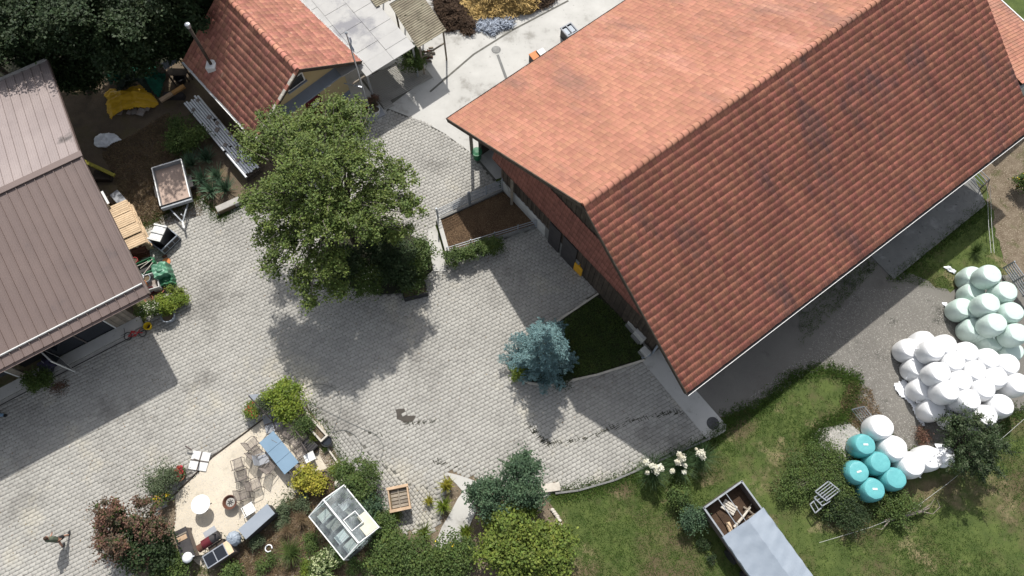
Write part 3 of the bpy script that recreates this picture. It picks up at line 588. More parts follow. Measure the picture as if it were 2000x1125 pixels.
t, q, e, bk = corr_shed([(816, 94), (872, 59), (833, 3), (760, 8)], 2.8, 'small open shed with mossy corrugated roof beside the pale canopy', [(.1, .05), (.93, .05), (.1, .9), (.93, .9)])
MB().beam(shift(q[0]+e*.1+bk*.05, -1.2), shift(q[0]+e*.93+bk*.05, -1.2), .06, .1).build('rail', 'wood_grey', t, world=True)
corr_shed([(735, 14), (790, -14), (730, -70), (680, -60)], 3.0, 'second mossy corrugated roof at the top edge behind the pale canopy', [(.1, .1), (.9, .1), (.9, .9), (.1, .9)])

# ------------------------------------------------------------ metal roofed shed on the left
SE = 4.2
s0 = G(289, 574, SE); s9 = G(0, 722, SE); su = (s9-s0).normalized(); b0 = G(91, 118, SE); mid2 = (s0+b0)/2
best = min((math.hypot(G(155, 303, h).x-mid2.x, G(155, 303, h).y-mid2.y), h) for h in [SE+.05*k for k in range(80)]); SR = min(best[1], SE+1.6)
sr = G(155, 303, SR); Ls = 16
shed = thing('metal_shed', 'long brown metal roofed shed with ribbed gable roof on the left edge', 'shed', (s0.x, s0.y, 0))
def ribbed(e, r, n, material, nm):
    E = lambda s: e+su*(s*Ls); Rr = lambda s: r+su*(s*Ls)
    dk = MB().hexa([shift(E(0), -.12), shift(E(1), -.12), shift(Rr(1), -.12), shift(Rr(0), -.12), shift(E(0), -.012), shift(E(1), -.012), shift(Rr(1), -.012), shift(Rr(0), -.012)]).build('roof', 'deck', shed, world=True)
    for k in range(n):
        a, b, c, d2 = E(k/n), E((k+.925)/n), Rr((k+.925)/n), Rr(k/n); pn = MB()
        pn.hexa([shift(v, -.01) for v in (a, b, c, d2)]+[shift(v, .012) for v in (a, b, c, d2)]); w1 = (b-a).normalized()*.028
        pn.add([a-w1, a+w1, d2+w1, d2-w1]+[shift(a-w1*.6, .06), shift(a+w1*.6, .06), shift(d2+w1*.6, .06), shift(d2-w1*.6, .06)], [(4, 5, 6, 7), (0, 1, 5, 4), (1, 2, 6, 5), (2, 3, 7, 6), (3, 0, 4, 7)])
        for fr in (.25, .5, .75):
            x0, x1 = a.lerp(b, fr), d2.lerp(c, fr); w2 = w1*.35; pn.add([shift(x0-w2, .012), shift(x0+w2, .012), shift(x1+w2, .012), shift(x1-w2, .012), shift(x0, .02), shift(x1, .02)], [(0, 1, 4), (1, 2, 5, 4), (3, 0, 4, 5)])
        pn.build('roof_panel', material, dk, world=True)
    return dk
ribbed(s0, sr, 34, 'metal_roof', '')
ribbed(b0, sr, 34, 'metal_roof_sunlit', '')
MB().beam(shift(sr, .07)-su*.15, shift(sr+su*Ls, .07), .34, .05).build('ridge_cap', 'metal_roof', shed, world=True)
dsl = (sr-s0).normalized(); MB().beam(shift(s0+dsl*.55+su*.0, .10), shift(s0+dsl*.55+su*Ls, .10), .05, .10).build('snow_guard', 'slab_pale', shed, world=True)
for k in range(0, 34): p = s0+su*(Ls*k/34)+dsl*.38; MB().beam(shift(p, .05), shift(p+dsl*.18, .10), .03, .05).build('guard_bracket', 'metal_roof', shed, world=True)
MB().beam(shift(b0+su*-.05, .08), shift(b0+su*Ls, .08), .12, .1).build('snow_guard', 'stone', shed, world=True)
for a, b in ((s0, sr), (b0, sr)): MB().beam(shift(a-su*.06, -.03), shift(b-su*.06, -.03), .06, .22).build('verge_board', 'metal_roof', shed, world=True)
fo = (s0-b0); fo.z = 0; fo.normalize(); gutter(shed, shift(s0, -.04), shift(s0+su*Ls, -.04), fo, .07, 'metal_roof')
w0 = G(268, 622); w1 = w0+su*(Ls); w0.z = w1.z = 0
def sw(t0, t1, z0, z1, out, th, name, material, par=shed):
    a, b = w0+su*t0+fo*out, w0+su*t1+fo*out; return MB().hexa([shift(a, z0), shift(a+fo*th, z0), shift(b+fo*th, z0), shift(b, z0), shift(a, z1), shift(a+fo*th, z1), shift(b+fo*th, z1), shift(b, z1)]).build(name, material, par, world=True)
t = 0.0
for nm, wd, mt in (('wall', 1.1, 'wood_grey'), ('window', 3.2, 'glass_dark'), ('wall', .2, 'char'), ('doorway', 1.5, 'black'), ('wall', .3, 'wood_grey'), ('window', 1.4, 'glass_dark'), ('wall', 2.2, 'wood_dark'), ('window', 1.1, 'glass_dark'), ('wall', 5, 'wood_dark')):
    if nm == 'window': f = sw(t, t+wd, 1.0 if wd < 2 and t > 6 else .1, 3.0, -.12, .08, 'window', 'glass_dark'); [sw(t+x, t+x+.06, .1, 3.0, -.03, .05, 'mullion', 'slab_pale' if x == 0 else 'tube_dark', f) for x in ((0, wd/2, wd-.06) if wd > 2 else (0, wd-.06))]
    elif nm == 'doorway': sw(t, t+wd, .1, 3.0, -.5, .05, 'doorway', 'black')
    elif wd > .9:
        nb = int(wd/.18)
        for k in range(nb): sw(t+wd*k/nb, t+wd*(k+1)/nb-.012, .05, SE-.25, -.12, .10+(k % 2)*.02, 'wall_board', mt)
    else: sw(t, t+wd, .05, SE-.25, -.12, .12, 'wall', mt)
    t += wd
sw(0, Ls, 3.0, SE-.2, -.2, .12, 'wall', 'wood_dark')
sw(-.2, Ls, 0.0, .14, .0, .62, 'sill_step', 'concrete'); sw(-.2, Ls, 0.0, .10, .66, .22, 'sill_step', 'stone'); sw(-.2, Ls, .10, .12, .86, .05, 'door_rail', 'char')
# open door leaf
hp = w0+su*4.2+fo*.05; dv = (fo*.9+su*-.35).normalized(); dl = MB().hexa([shift(hp, .15), shift(hp+dv*1.25, .15), shift(hp+dv*1.25+su*.05, .15), shift(hp+su*.05, .15), shift(hp, 2.3), shift(hp+dv*1.25, 2.3), shift(hp+dv*1.25+su*.05, 2.3), shift(hp+su*.05, 2.3)]).build('open_door', 'slab_pale', shed, world=True)
for s_ in (1, -1): pp = hp+dv*.12+su*(.056 if s_ > 0 else -.006); MB().hexa([shift(pp, .35), shift(pp+dv*1.0, .35), shift(pp+dv*1.0+su*.004*s_, .35), shift(pp+su*.004*s_, .35), shift(pp, 2.15), shift(pp+dv*1.0, 2.15), shift(pp+dv*1.0+su*.004*s_, 2.15), shift(pp+su*.004*s_, 2.15)]).build('pane', 'glass_dark', dl, world=True)
sw(6.2, 7.3, 2.5, 2.56, .0, .45, 'lamp_shelf', 'white_paint')
# long side wall of the shed towards the dirt yard
for k in range(30):
    a = w0.lerp(G(100, 170)*1.0, 0)+(-fo)*(.1+k*.36); ht = min(SE+.36*k*.0, SE)-.2
    MB().hexa([a, a-fo*.34, a-fo*.34+su*.1, a+su*.1]+[shift(v, SE-.1) for v in (a, a-fo*.34, a-fo*.34+su*.1, a+su*.1)]).build('wall_board', 'wood_dark', shed, world=True)

# ------------------------------------------------------------ vegetation
LT = [(-.5, 0, 0), (0, -.32, .06), (.5, 0, 0), (0, .32, .06)]; LF = [(0, 1, 2, 3)]
def foliage(name, parent, blobs, n, leaf, material, nclump=None, cr=.28, tilt=.7, shell=.62, flat=1.0, hole=0.0, **kw):
    """leaf sized faces gathered in clumps through the volume of some ellipsoids (centre, radii)"""
    w_ = np.array([b[1][0]*b[1][1]*b[1][2] for b in blobs])**(2/3); w_ /= w_.sum(); nc = nclump or max(12, n//60); pick = rng.choice(len(blobs), nc, p=w_)
    C = np.array([b[0] for b in blobs], float)[pick]; Rr = np.array([b[1] for b in blobs], float)[pick]
    u = rng.normal(size=(nc, 3)); u /= np.linalg.norm(u, axis=1)[:, None]; u[:, 2] = np.where(rng.random(nc) < .7, np.abs(u[:, 2]), u[:, 2])
    rad = shell+(1-shell)*rng.random(nc)**.7; rad = np.where(rng.random(nc) < .22, rng.random(nc)*shell, rad)
    cc = C+u*Rr*(rad*rng.uniform(.82, 1.12, nc))[:, None]
    if parent is not None: g = origin(parent).z
    k = rng.integers(0, nc, n); s_ = cr*rng.uniform(.5, 1.5, nc)[k][:, None]
    L = cc[k]+rng.normal(size=(n, 3))*s_*np.array([.75, .75, .42*flat]); L[:, 2] = np.maximum(L[:, 2], .08)
    sz = leaf*rng.uniform(.6, 1.4, n)
    scatter(name, LT, LF, L, rrot(n, tilt)*sz[:, None, None], material, parent, **kw)
    return cc
def limbs(parent, base, cc, n, r0, name='trunk', material='bark', top=None, fork=.4):
    m = MB(); base = Vector(base); c = Vector(cc.mean(0)); hub = base.lerp(c, fork); hub.z = max(base.z+.1, base.z+(c.z-base.z)*fork)
    m.tube([base, base.lerp(hub, .5)+Vector((.05, -.03, 0)), hub], [r0, r0*.8, r0*.65], 8)
    for i in rng.choice(len(cc), min(n, len(cc)), replace=False):
        e = Vector(cc[i]); st = base.lerp(hub, random.uniform(.7, 1)); md = st.lerp(e, .5)+Vector((random.gauss(0, .12), random.gauss(0, .12), .18*(e-st).length*random.random()))
        m.tube([st, md, e], [r0*.42, r0*.22, r0*.05], 5, False)
    return m.build(name, material, parent, world=True)
def plant(name, label, cat, u, v, h, r, n, leaf, material, trunk=.04, ry=None, group=None, blobs=None, cr=.22, extra=(), tilt=.7, nb=5, lift=.42, twigs=None, stem='bark', spikes=0, **kw):
    """u,v: pixel of the middle of the crown; h: height of the plant; r: radius"""
    c = G(u, v, h*.55); t = thing(name, label, cat, (c.x, c.y, 0), 0, group); ry = ry or r
    bl = [((c.x, c.y, h*.55), (r*.85, ry*.85, h*.42))]
    rs = random.Random(int(u*7+v))
    for _ in range(nb):
        a = rs.random()*2*PI; q = rs.uniform(.45, .8); bl.append(((c.x+math.cos(a)*r*q, c.y+math.sin(a)*ry*q, h*rs.uniform(.35, .72)), (r*rs.uniform(.28, .5), ry*rs.uniform(.28, .5), h*rs.uniform(.18, .3))))
    cc = foliage('crown', t, bl, n, leaf, material, cr=cr, tilt=tilt, **kw)
    limbs(t, (c.x, c.y, 0), cc, twigs if twigs is not None else 14, trunk, material=stem)
    if spikes:
        Q = []; m = MB()
        for _ in range(spikes):
            e = Vector(cc[rs.randrange(len(cc))]); d_ = (e-Vector((c.x, c.y, h*.3))).normalized(); d_.z = abs(d_.z)*.6+.15; ln = rs.uniform(.35, .8)*min(1, r); m.tube([e, e+d_*ln*.5, e+d_*ln+Vector((0, 0, .05))], [.014, .009, .004], 4, False)
            for q in range(26): p_ = e+d_*ln*rs.uniform(.1, 1.05); Q.append((p_.x+rs.gauss(0, .045), p_.y+rs.gauss(0, .045), p_.z+rs.gauss(0, .04)))
        m.build('shoots', stem, t, world=True, kind='stuff'); scatter('shoot_leaves', LT, LF, Q, rrot(len(Q), .8)*leaf*.9, material, t, kind='stuff')
    for (nm, mt, k, sz, zz) in extra:
        a = rng.choice(len(cc), k); L = cc[a]+rng.normal(0, .06, (k, 3)); L[:, 2] += zz; scatter(nm, LT, LF, L, rrot(k, .6)*sz, mt, t, kind='stuff')
    return t, cc

# the walnut tree over the yard
wc = G(640, 372, 6.0); wb = (wc.x+.4, wc.y-.4, .05)
wal = thing('walnut_tree', 'large spreading yellow green tree standing in the middle of the paved yard', 'tree', wb)
bl = []
for u, v, h, r, rz in ((610, 330, 7.4, 2.0, 1.2), (570, 265, 7.0, 1.5, .9), (660, 240, 6.9, 1.5, .9), (690, 320, 6.9, 1.6, 1.0), (752, 372, 6.0, 1.3, .8), (545, 395, 6.2, 1.5, 1.0), (635, 425, 6.4, 1.7, 1.1), (570, 470, 5.4, 1.2, .7), (640, 510, 5.0, 1.2, .7), (715, 430, 5.8, 1.4, .9), (505, 290, 6.2, .9, .5), (600, 560, 4.2, .6, .35), (795, 345, 5.6, .65, .35), (800, 400, 5.4, .75, .4), (692, 222, 6.6, .9, .5), (500, 385, 5.8, .85, .5), (535, 515, 4.8, .75, .4), (478, 262, 6.0, .5, .3), (530, 232, 6.8, .8, .5), (610, 590, 3.9, .35, .2), (585, 535, 4.5, .6, .3), (765, 330, 6.0, .6, .3), (518, 455, 5.0, .7, .4), (655, 565, 4.2, .6, .4), (780, 455, 4.8, .6, .35)):
    c = G(u, v, h); bl.append(((c.x, c.y, c.z), (r, r, rz)))
cc = foliage('crown', wal, bl, 66000, .118, 'lf_walnut', nclump=1500, cr=.20, tilt=.75, shell=.45)
limbs(wal, wb, cc, 70, .24, fork=.55)
m = MB()
for i in rng.choice(len(cc), 260, replace=False):
    e = Vector(cc[i]); c0_ = Vector((wc.x, wc.y, 6.0)); st = e.lerp(c0_, random.uniform(.15, .35)); m.tube([st, st.lerp(e, .5)+Vector((random.gauss(0, .1), random.gauss(0, .1), .1)), e+(e-c0_).normalized()*.25+Vector((0, 0, .15))], [.03, .018, .006], 4, False)
m.build('twigs', 'twig', wal, world=True, kind='stuff')

# shrubs under it
plant('shrub', 'dark rounded evergreen shrub at the left of the bed under the big tree', 'shrub', 668, 520, 2.6, 1.25, 7000, .12, 'lf_dark', group='shrubs in the bed under the big tree', cr=.25)
plant('shrub', 'dark green shrub with white blooms in the middle of the bed under the big tree', 'shrub', 715, 545, 1.9, 1.0, 5000, .10, 'lf_mid', group='shrubs in the bed under the big tree', extra=(('blossom', 'fl_white', 70, .06, .12),))
plant('shrub', 'deep blue green holly like shrub beside the dark planter box', 'shrub', 772, 515, 2.5, 1.25, 7000, .12, 'lf_dark', group='shrubs in the bed under the big tree')
plant('shrub', 'loose lighter green shrub at the right end of the bed under the big tree', 'shrub', 822, 500, 1.9, .75, 3600, .10, 'lf_mid', ry=1.2, group='shrubs in the bed under the big tree')
plant('shrub', 'low bright green shrub just above the dark planter box', 'shrub', 805, 555, 1.1, .6, 1800, .09, 'lf_mid', group='shrubs in the bed under the big tree')
plant('shrub', 'dark shrub in the shade at the front middle of the bed under the big tree', 'shrub', 745, 480, 2.8, 1.3, 6000, .12, 'lf_dark', group='shrubs in the bed under the big tree')
def conifer(name, label, cat, u, v, h, r, material, n=60, leaf=.10, tiers=11, per=11, spread=.13):
    b = G(u, v); t = thing(name, label, cat, (b.x, b.y, 0)); m = MB().tube([(b.x, b.y, 0), (b.x, b.y, h*.5), (b.x, b.y, h*.985)], [.11, .07, .012], 7); L = []; rs = random.Random(3)
    for i in range(tiers):
        f = i/(tiers-1); z = h*(.10+.86*f); R_ = r*(1-f)**.85+.12; nb = max(4, int(per*(1-f*.55)))
        for k in range(nb):
            a = 2*PI*k/nb+i*1.1+rs.uniform(-.22, .22); q = R_*rs.uniform(.72, 1.2); st = Vector((b.x, b.y, z+.12)); tip = Vector((b.x+math.cos(a)*q, b.y+math.sin(a)*q, z-.02+q*.13)); mdl = st.lerp(tip, .55)-Vector((0, 0, .09*q))
            m.tube([st, mdl, tip], [.03, .02, .006], 4, False)
            at = lambda t_: st.lerp(mdl, t_*2) if t_ < .5 else mdl.lerp(tip, t_*2-1)
            ns = max(3, int(q/.16))                      # side sprays along the bough
            for s_ in range(ns):
                t_ = .22+.80*(s_+rs.random()*.6)/ns; p = at(min(t_, 1.0))
                for sd in (-1, 1):
                    ln = (spread+.26*q*(1-t_)*.9+.06)*rs.uniform(.7, 1.2); dx = (math.cos(a)*.6-math.sin(a)*sd*.8, math.sin(a)*.6+math.cos(a)*sd*.8)
                    for w_ in range(int(5+n*ln)): g = rs.random(); L.append((p.x+dx[0]*ln*g+rs.gauss(0, .025), p.y+dx[1]*ln*g+rs.gauss(0, .025), p.z+.02*g+rs.gauss(.01, .025)))
            for w_ in range(int(n*.22)): p = at(rs.uniform(.4, 1)); L.append((p.x+rs.gauss(0, .03), p.y+rs.gauss(0, .03), p.z+.03+rs.gauss(0, .02)))
    m.build('trunk', 'bark', t, world=True, kind='stuff'); L = np.array(L); N = len(L)
    scatter('needles', [(-.5, 0, 0), (0, -.16, .10), (.5, 0, .02), (0, .16, .10)], LF, L, rrot(N, .7)*(leaf*rng.uniform(.7, 1.4, N))[:, None, None], material, t); return t
conifer('blue_spruce', 'silvery blue spruce at the tip of the shaded triangular bed', 'tree', 1058, 702, 5.2, 1.75, 'lf_blue', 75, .10, spread=.15)
conifer('thuja', 'narrow dark conical conifer rising through the big tree crown', 'tree', 776, 520, 4.8, .75, 'lf_dark', 50, .11, tiers=12, per=8)
plant('ground_shrub', 'bright green low shrub at the foot of the blue spruce', 'shrub', 1014, 722, .5, .55, 2400, .07, 'lf_lime', ry=.75, cr=.14)
plant('ground_shrub', 'dark low shrub on the right of the blue spruce against the kerb', 'shrub', 1095, 728, .6, .7, 1800, .08, 'lf_dark', cr=.16)

# trees of the dark wood, top left
forest = [(30, 15, 7.5, 2.9), (125, 5, 8, 3.0), (335, 0, 7.0, 2.4), (-70, 60, 7, 2.4), (92, 52, 5.6, 1.8), (262, 62, 5.4, 1.9), (15, 70, 6.0, 1.9), (185, 78, 4.8, 1.8), (392, -40, 7, 2.0), (335, 72, 4.0, 1.1), (140, 140, 2.6, 1.1), (-40, -60, 9, 4.2), (150, -60, 9, 4.2), (320, -70, 9, 3.8), (228, 15, 8, 2.9)]
flab = ['mid green tree top in the upper left corner wood', 'dark olive tree top at the top edge left of the small house', 'dark tree beside the stove pipe of the small house', 'sunlit green tree at the left edge above the metal shed', 'deep shaded tree just behind the far eave of the metal shed', 'dark tree behind the green net pile', 'green tree nearest the left end of the metal shed roof', 'low dark tree between the metal shed and the yellow tarpaulin', 'dark tree at the top edge touching the small house roof', 'small dark tree between the green net and the small house', 'dark bush at the corner of the metal shed verge', 'tall tree beyond the top left corner', 'tall tree beyond the top edge left of the house', 'tall tree beyond the top edge behind the house', 'broad dark tree in the middle of the wood at the top left']
for (u, v, h, r), lb in zip(forest, flab):
    c = G(u, v, h*.75); t = thing('woodland_tree', lb, 'tree', (c.x, c.y, 0), 0, 'trees of the dark wood'); rs = random.Random(int(u+v*3)); bb = [((c.x, c.y, h*.72), (r*.8, r*.8, h*.26))]
    for _ in range(9): a = rs.random()*2*PI; q = rs.uniform(.4, .9); bb.append(((c.x+math.cos(a)*r*q, c.y+math.sin(a)*r*q, h*rs.uniform(.5, .88)), (r*.42, r*.42, h*.10)))
    cc = foliage('crown', t, bb, 17000, .17, 'lf_forest' if h > 5 else 'lf_dark', nclump=230, cr=.36, shell=.6)
    limbs(t, (c.x, c.y, 0), cc, 22, .2, fork=.5)

# garden shrubs and trees
plant('shrub', 'round yellow green shrub with red tips left of the folded parasol', 'shrub', 496, 803, .9, .48, 2400, .07, 'lf_shrub', extra=(('red_tips', 'fl_red', 60, .07, .10),), cr=.14)
plant('shrub', 'tall lime green bush at the top corner of the terrace', 'shrub', 562, 782, 1.6, .95, 6000, .10, 'lf_lime', cr=.2)
plant('shrub', 'grey green feathery bush between the parasol and the lime bush', 'shrub', 527, 785, 1.3, .6, 2600, .07, 'lf_grey', cr=.2)
plant('shrub', 'dark shrub hanging over the stone trough end', 'shrub', 592, 830, 1.1, .5, 2200, .08, 'lf_mid', cr=.2)
plant('shrub', 'bright yellow leaved shrub along the terrace edge below the blue table', 'shrub', 606, 935, 1.0, .80, 4500, .10, 'lf_yellow', ry=.55, cr=.18)
plant('shrub', 'dark green dome shrub with bare grey stems above the greenhouse', 'shrub', 700, 935, 1.7, 1.05, 6500, .09, 'lf_mid', cr=.2, twigs=40, stem='twig')
plant('shrub', 'green shrub growing against the upper side of the greenhouse', 'shrub', 716, 985, 1.3, .75, 3600, .09, 'lf_holly', cr=.18)
plant('shrub', 'small green shrub at the lower end of the terrace by the grey cabinet', 'shrub', 553, 990, .5, .32, 1200, .07, 'lf_grey', cr=.12)
plant('shrub', 'grey green wispy shrub left of the red flowers', 'shrub', 312, 938, 1.3, .75, 3600, .075, 'lf_grey', cr=.24, twigs=30, stem='twig')
plant('rust_shrub', 'large rust brown and green shrub between the person and the terrace', 'shrub', 258, 1030, 3.0, 1.7, 9000, .10, 'lf_rust', cr=.19, twigs=110, stem='twig', trunk=.08, nb=9, extra=(('green_leaves', 'lf_mid', 9000, .11, -.12),), nclump=150, spikes=30)
plant('shrub', 'dark green shrub under the rust brown bush beside the terrace', 'shrub', 290, 1060, 2.2, 1.3, 7000, .12, 'lf_dark', cr=.26)
plant('shrub', 'yellow flowering plant at the edge of the rust brown bush', 'shrub', 317, 975, 1.0, .4, 900, .07, 'lf_mid', extra=(('flowers', 'fl_yellow', 50, .08, .1),), cr=.14)
plant('shrub', 'glossy green shrub at the bottom edge below the white bowl', 'shrub', 332, 1122, .9, 1.0, 5000, .11, 'lf_mid', cr=.22)
plant('shrub', 'yellow green bush at the bottom edge under the outdoor kitchen', 'shrub', 455, 1120, .8, .55, 2200, .09, 'lf_mid', cr=.18)
plant('shrub', 'cream flowered hydrangea like shrub at the bottom below the greenhouse', 'shrub', 640, 1108, .9, .95, 4800, .10, 'lf_mid', extra=(('flower_heads', 'fl_cream', 1300, .10, .10),), cr=.14)
plant('shrub', 'green shrub with leafy branches at the right corner of the greenhouse', 'shrub', 748, 1022, 1.1, .6, 2600, .09, 'lf_mid', cr=.16)
plant('shrub', 'wide mid green spreading bush at the bottom edge right of the greenhouse', 'shrub', 790, 1095, 1.8, 1.9, 14000, .10, 'lf_mid', ry=1.3, cr=.26)
plant('shrub', 'dark leafy bush in the bottom garden between the two bright bushes', 'shrub', 880, 1085, 1.5, 1.2, 8000, .10, 'lf_mid', cr=.22, extra=(('flowers', 'fl_yellow', 14, .1, .15),))
plant('garden_tree', 'big dark blue green shrub with spiky shoots beside the concrete path', 'tree', 1020, 935, 3.2, 1.25, 9000, .10, 'lf_holly', cr=.22, twigs=30, trunk=.07, spikes=26)
plant('garden_tree', 'dark blue green shrub left of the taller one beside the path', 'tree', 962, 975, 2.6, 1.05, 7000, .10, 'lf_holly', cr=.22, twigs=30, trunk=.06, spikes=24)
plant('garden_tree', 'large bright yellow green leafy tree at the bottom centre', 'tree', 1025, 1065, 2.8, 2.2, 20000, .14, 'lf_shrub', ry=1.9, cr=.24, trunk=.1, nb=12, spikes=20)
plant('shrub', 'bushy green shrub on the lawn left of the covered trailer', 'shrub', 1325, 975, 1.2, .62, 2800, .08, 'lf_mid', cr=.18)
plant('shrub', 'second green shrub on the lawn nearest the covered trailer', 'shrub', 1352, 1015, 1.3, .6, 2800, .08, 'lf_holly', cr=.18)
plant('shrub', 'small dark seedling bush on the lawn beside the trailer side', 'shrub', 1374, 1062, .5, .26, 700, .06, 'lf_dark', cr=.1)
plant('shrub', 'tiny dark sapling on the lawn at the bottom edge', 'shrub', 1390, 1092, .4, .2, 350, .06, 'lf_dark', cr=.1)
plant('bramble_mound', 'wide tangled bramble mound on the lawn with a rack in it', 'bush', 1600, 925, .9, 2.1, 14000, .07, 'lf_mid', ry=1.9, cr=.22, twigs=90, stem='twig', trunk=.02)
plant('bramble_mound', 'dark rounded bush just below the metal rack', 'bush', 1655, 995, 1.0, 1.0, 6000, .07, 'lf_dark', cr=.2, twigs=60, stem='twig', trunk=.02)
plant('small_tree', 'dark leafy tree covering the corner of the white bale stack', 'tree', 1900, 868, 3.4, 1.7, 8500, .09, 'lf_dark', cr=.17, trunk=.09, twigs=40, nb=11, spikes=34, extra=(('grey_leaves', 'lf_grey', 3500, .09, .05),))
plant('shrub', 'low green weeds at the foot of the teal bales', 'shrub', 1745, 990, .7, .9, 2600, .08, 'lf_mid', cr=.22)
plant('shrub', 'orange flowering bush at the right edge by the dirt track', 'shrub', 1993, 360, 1.2, .7, 2200, .09, 'lf_mid', extra=(('flowers', 'fl_yellow', 160, .10, .08),), cr=.2)
plant('shrub', 'dense green shrub above the yucca bed beside the stacked sheets', 'shrub', 364, 262, 1.6, 1.15, 7500, .11, 'lf_mid', cr=.2)
plant('shrub', 'climbing dark green plant between the canopy and the open shed', 'shrub', 806, 118, 2.2, .75, 4200, .11, 'lf_mid', cr=.22)
plant('shrub', 'yellow green cypress bush at the corner of the metal shed', 'shrub', 325, 595, 1.2, .62, 4200, .08, 'lf_lime', cr=.14)
plant('shrub', 'small yellow green bush on the right of the potted cypress', 'shrub', 352, 588, .8, .38, 1800, .07, 'lf_lime', cr=.12)
plant('shrub', 'yellow green bush above the potted cypress by the pots', 'shrub', 340, 570, .8, .38, 1500, .07, 'lf_shrub', cr=.12)
plant('shrub', 'dark leafy shrub with white blossoms at the shed doorway corner', 'shrub', 293, 607, 1.1, .6, 3200, .08, 'lf_mid', extra=(('blossom', 'fl_white', 130, .07, .10),), cr=.16)
plant('shrub', 'shaded green bush in front of the metal shed near the left edge', 'shrub', 75, 740, 1.0, .65, 3200, .09, 'lf_mid', cr=.16)
plant('shrub', 'low green weeds beside the green net pile', 'shrub', 245, 150, .8, .7, 1800, .1, 'lf_dark', cr=.2)
# the hedge by the pen
a, b = G(885, 512), G(972, 486); t = thing('hedge', 'short clipped green hedge along the straw pen railing', 'hedge', (a+b)/2)
bb = [((*(a.lerp(b, k/6)).xy, .6), (.5, .45, .5)) for k in range(7)]; cc = foliage('foliage', t, bb, 9000, .08, 'lf_mid', cr=.14); limbs(t, (a+b)/2, cc, 20, .03)

for i, (u, v, r_, mt, lb) in enumerate(((588, 985, .45, 'lf_grey', 'grey green tuft just left of the greenhouse eave'), (610, 1060, .5, 'lf_mid', 'green tuft under the lower left side of the greenhouse'), (520, 1100, .5, 'lf_mid', 'green clump at the bottom edge below the white ring'), (600, 1112, .5, 'lf_lime', 'lime clump left of the cream flowered shrub'), (548, 1020, .35, 'lf_grey', 'small grey plant behind the long cabinet'), (700, 1110, .6, 'lf_mid', 'green plants below the greenhouse door corner'), (770, 1005, .35, 'lf_shrub', 'yellow green tuft at the foot of the teak planter'), (745, 1050, .5, 'lf_mid', 'leafy tuft between greenhouse and the wide bush'), (500, 1060, .35, 'lf_grey', 'low plant between kitchen unit and white ring'), (655, 920, .35, 'lf_shrub', 'small yellow green plant by the head of the yellow shrub'))):
    plant('garden_plant', lb, 'plant', u, v, .45, r_, 1300, .06, mt, cr=.14, group='small plants of the lower garden')
# rosettes: yuccas, grasses
def rosette(name, label, cat, u, v, h, r, n, wd, material, arch=.6, group=None, blades=None, flowers=None, seed=1):
    c = G(u, v, h*.3); t = thing(name, label, cat, (c.x, c.y, 0), 0, group); T = []; 
    for k in range(5): f = k/4; x = f; z = math.sin(f*PI*arch)*.55; w_ = (1-f**2)*.5+.02; T += [(x, -w_, z), (x, w_, z)]
    F = [(2*k, 2*k+2, 2*k+3, 2*k+1) for k in range(4)]
    az = rng.random(n)*2*PI; el = rng.uniform(.0, 1.25, n); Ln = r*rng.uniform(.75, 1.2, n); ca, sa, ce, se = np.cos(az), np.sin(az), np.cos(el), np.sin(el)
    ex = np.stack([ca*ce, sa*ce, se], 1)*Ln[:, None]; ey = np.stack([-sa, ca, 0*sa], 1)*wd; ez = np.stack([-ca*se, -sa*se, ce], 1)*Ln[:, None]*(h/r)
    scatter('leaves', T, F, np.tile([c.x, c.y, .03], (n, 1))+rng.normal(0, .04, (n, 3))*[1, 1, 0], np.stack([ex, ey, ez], 2), material, t)
    MB().lathe([(.07, 0), (.06, h*.25), (.02, h*.3)], (c.x, c.y, 0), 8).build('stem', 'bark', t, world=True)
    if flowers:
        for fx, fy, fz, fr in flowers:
            p = G(fx, fy, fz); N = 260; L = np.tile([p.x, p.y, p.z], (N, 1))+rng.normal(0, fr, (N, 3))*[.6, .6, .9]; pl = scatter('plume', LT, LF, L, rrot(N, .8)*.10, 'fl_white', t)
            MB().tube([(c.x, c.y, .1), (p.x, p.y, p.z)], [.012, .008], 4, False).build('stalk', 'lf_pampas', t, world=True)
    return t
for (u, v, lb) in ((372, 318, 'uppermost yucca in the bed beside the flatbed trailer'), (403, 308, 'yucca beside the stacked roofing sheets'), (395, 350, 'yucca in the middle of the bed beside the flatbed trailer'), (425, 345, 'dark yucca between the middle and the lowest yucca'), (440, 368, 'spiky yucca nearest the stone trough'), (412, 372, 'lowest yucca on the trailer side of the bed')):
    rosette('yucca', lb, 'yucca', u, v, .9, .80, 120, .05, 'lf_yucca', .45, 'yuccas in the bed')
rosette('ornamental_grass', 'big shaggy clump of green ornamental grass below the white ring', 'ornamental grass', 572, 1078, .9, .85, 420, .022, 'lf_mid', .7)
rosette('ornamental_grass', 'yellow variegated grass clump at the top of the garden strip by the path', 'ornamental grass', 872, 948, .9, .55, 210, .035, 'lf_yellow', .6, 'grass clumps by the garden path')
rosette('ornamental_grass', 'green and yellow grass clump in the middle of the strip by the path', 'ornamental grass', 866, 988, .8, .55, 190, .04, 'lf_lime', .6, 'grass clumps by the garden path')
rosette('ornamental_grass', 'small yellow clump left of the grass strip facing the wooden box', 'ornamental grass', 838, 978, .6, .35, 130, .03, 'lf_yellow', .6, 'grass clumps by the garden path')
rosette('ornamental_grass', 'olive grass clump above the wide bottom bush', 'ornamental grass', 828, 1040, .8, .6, 240, .03, 'lf_shrub', .6, 'grass clumps by the garden path')
rosette('ornamental_grass', 'lime tuft of grass at the foot of the concrete path', 'ornamental grass', 910, 1038, .8, .5, 260, .03, 'lf_lime', .6, 'grass clumps by the garden path')
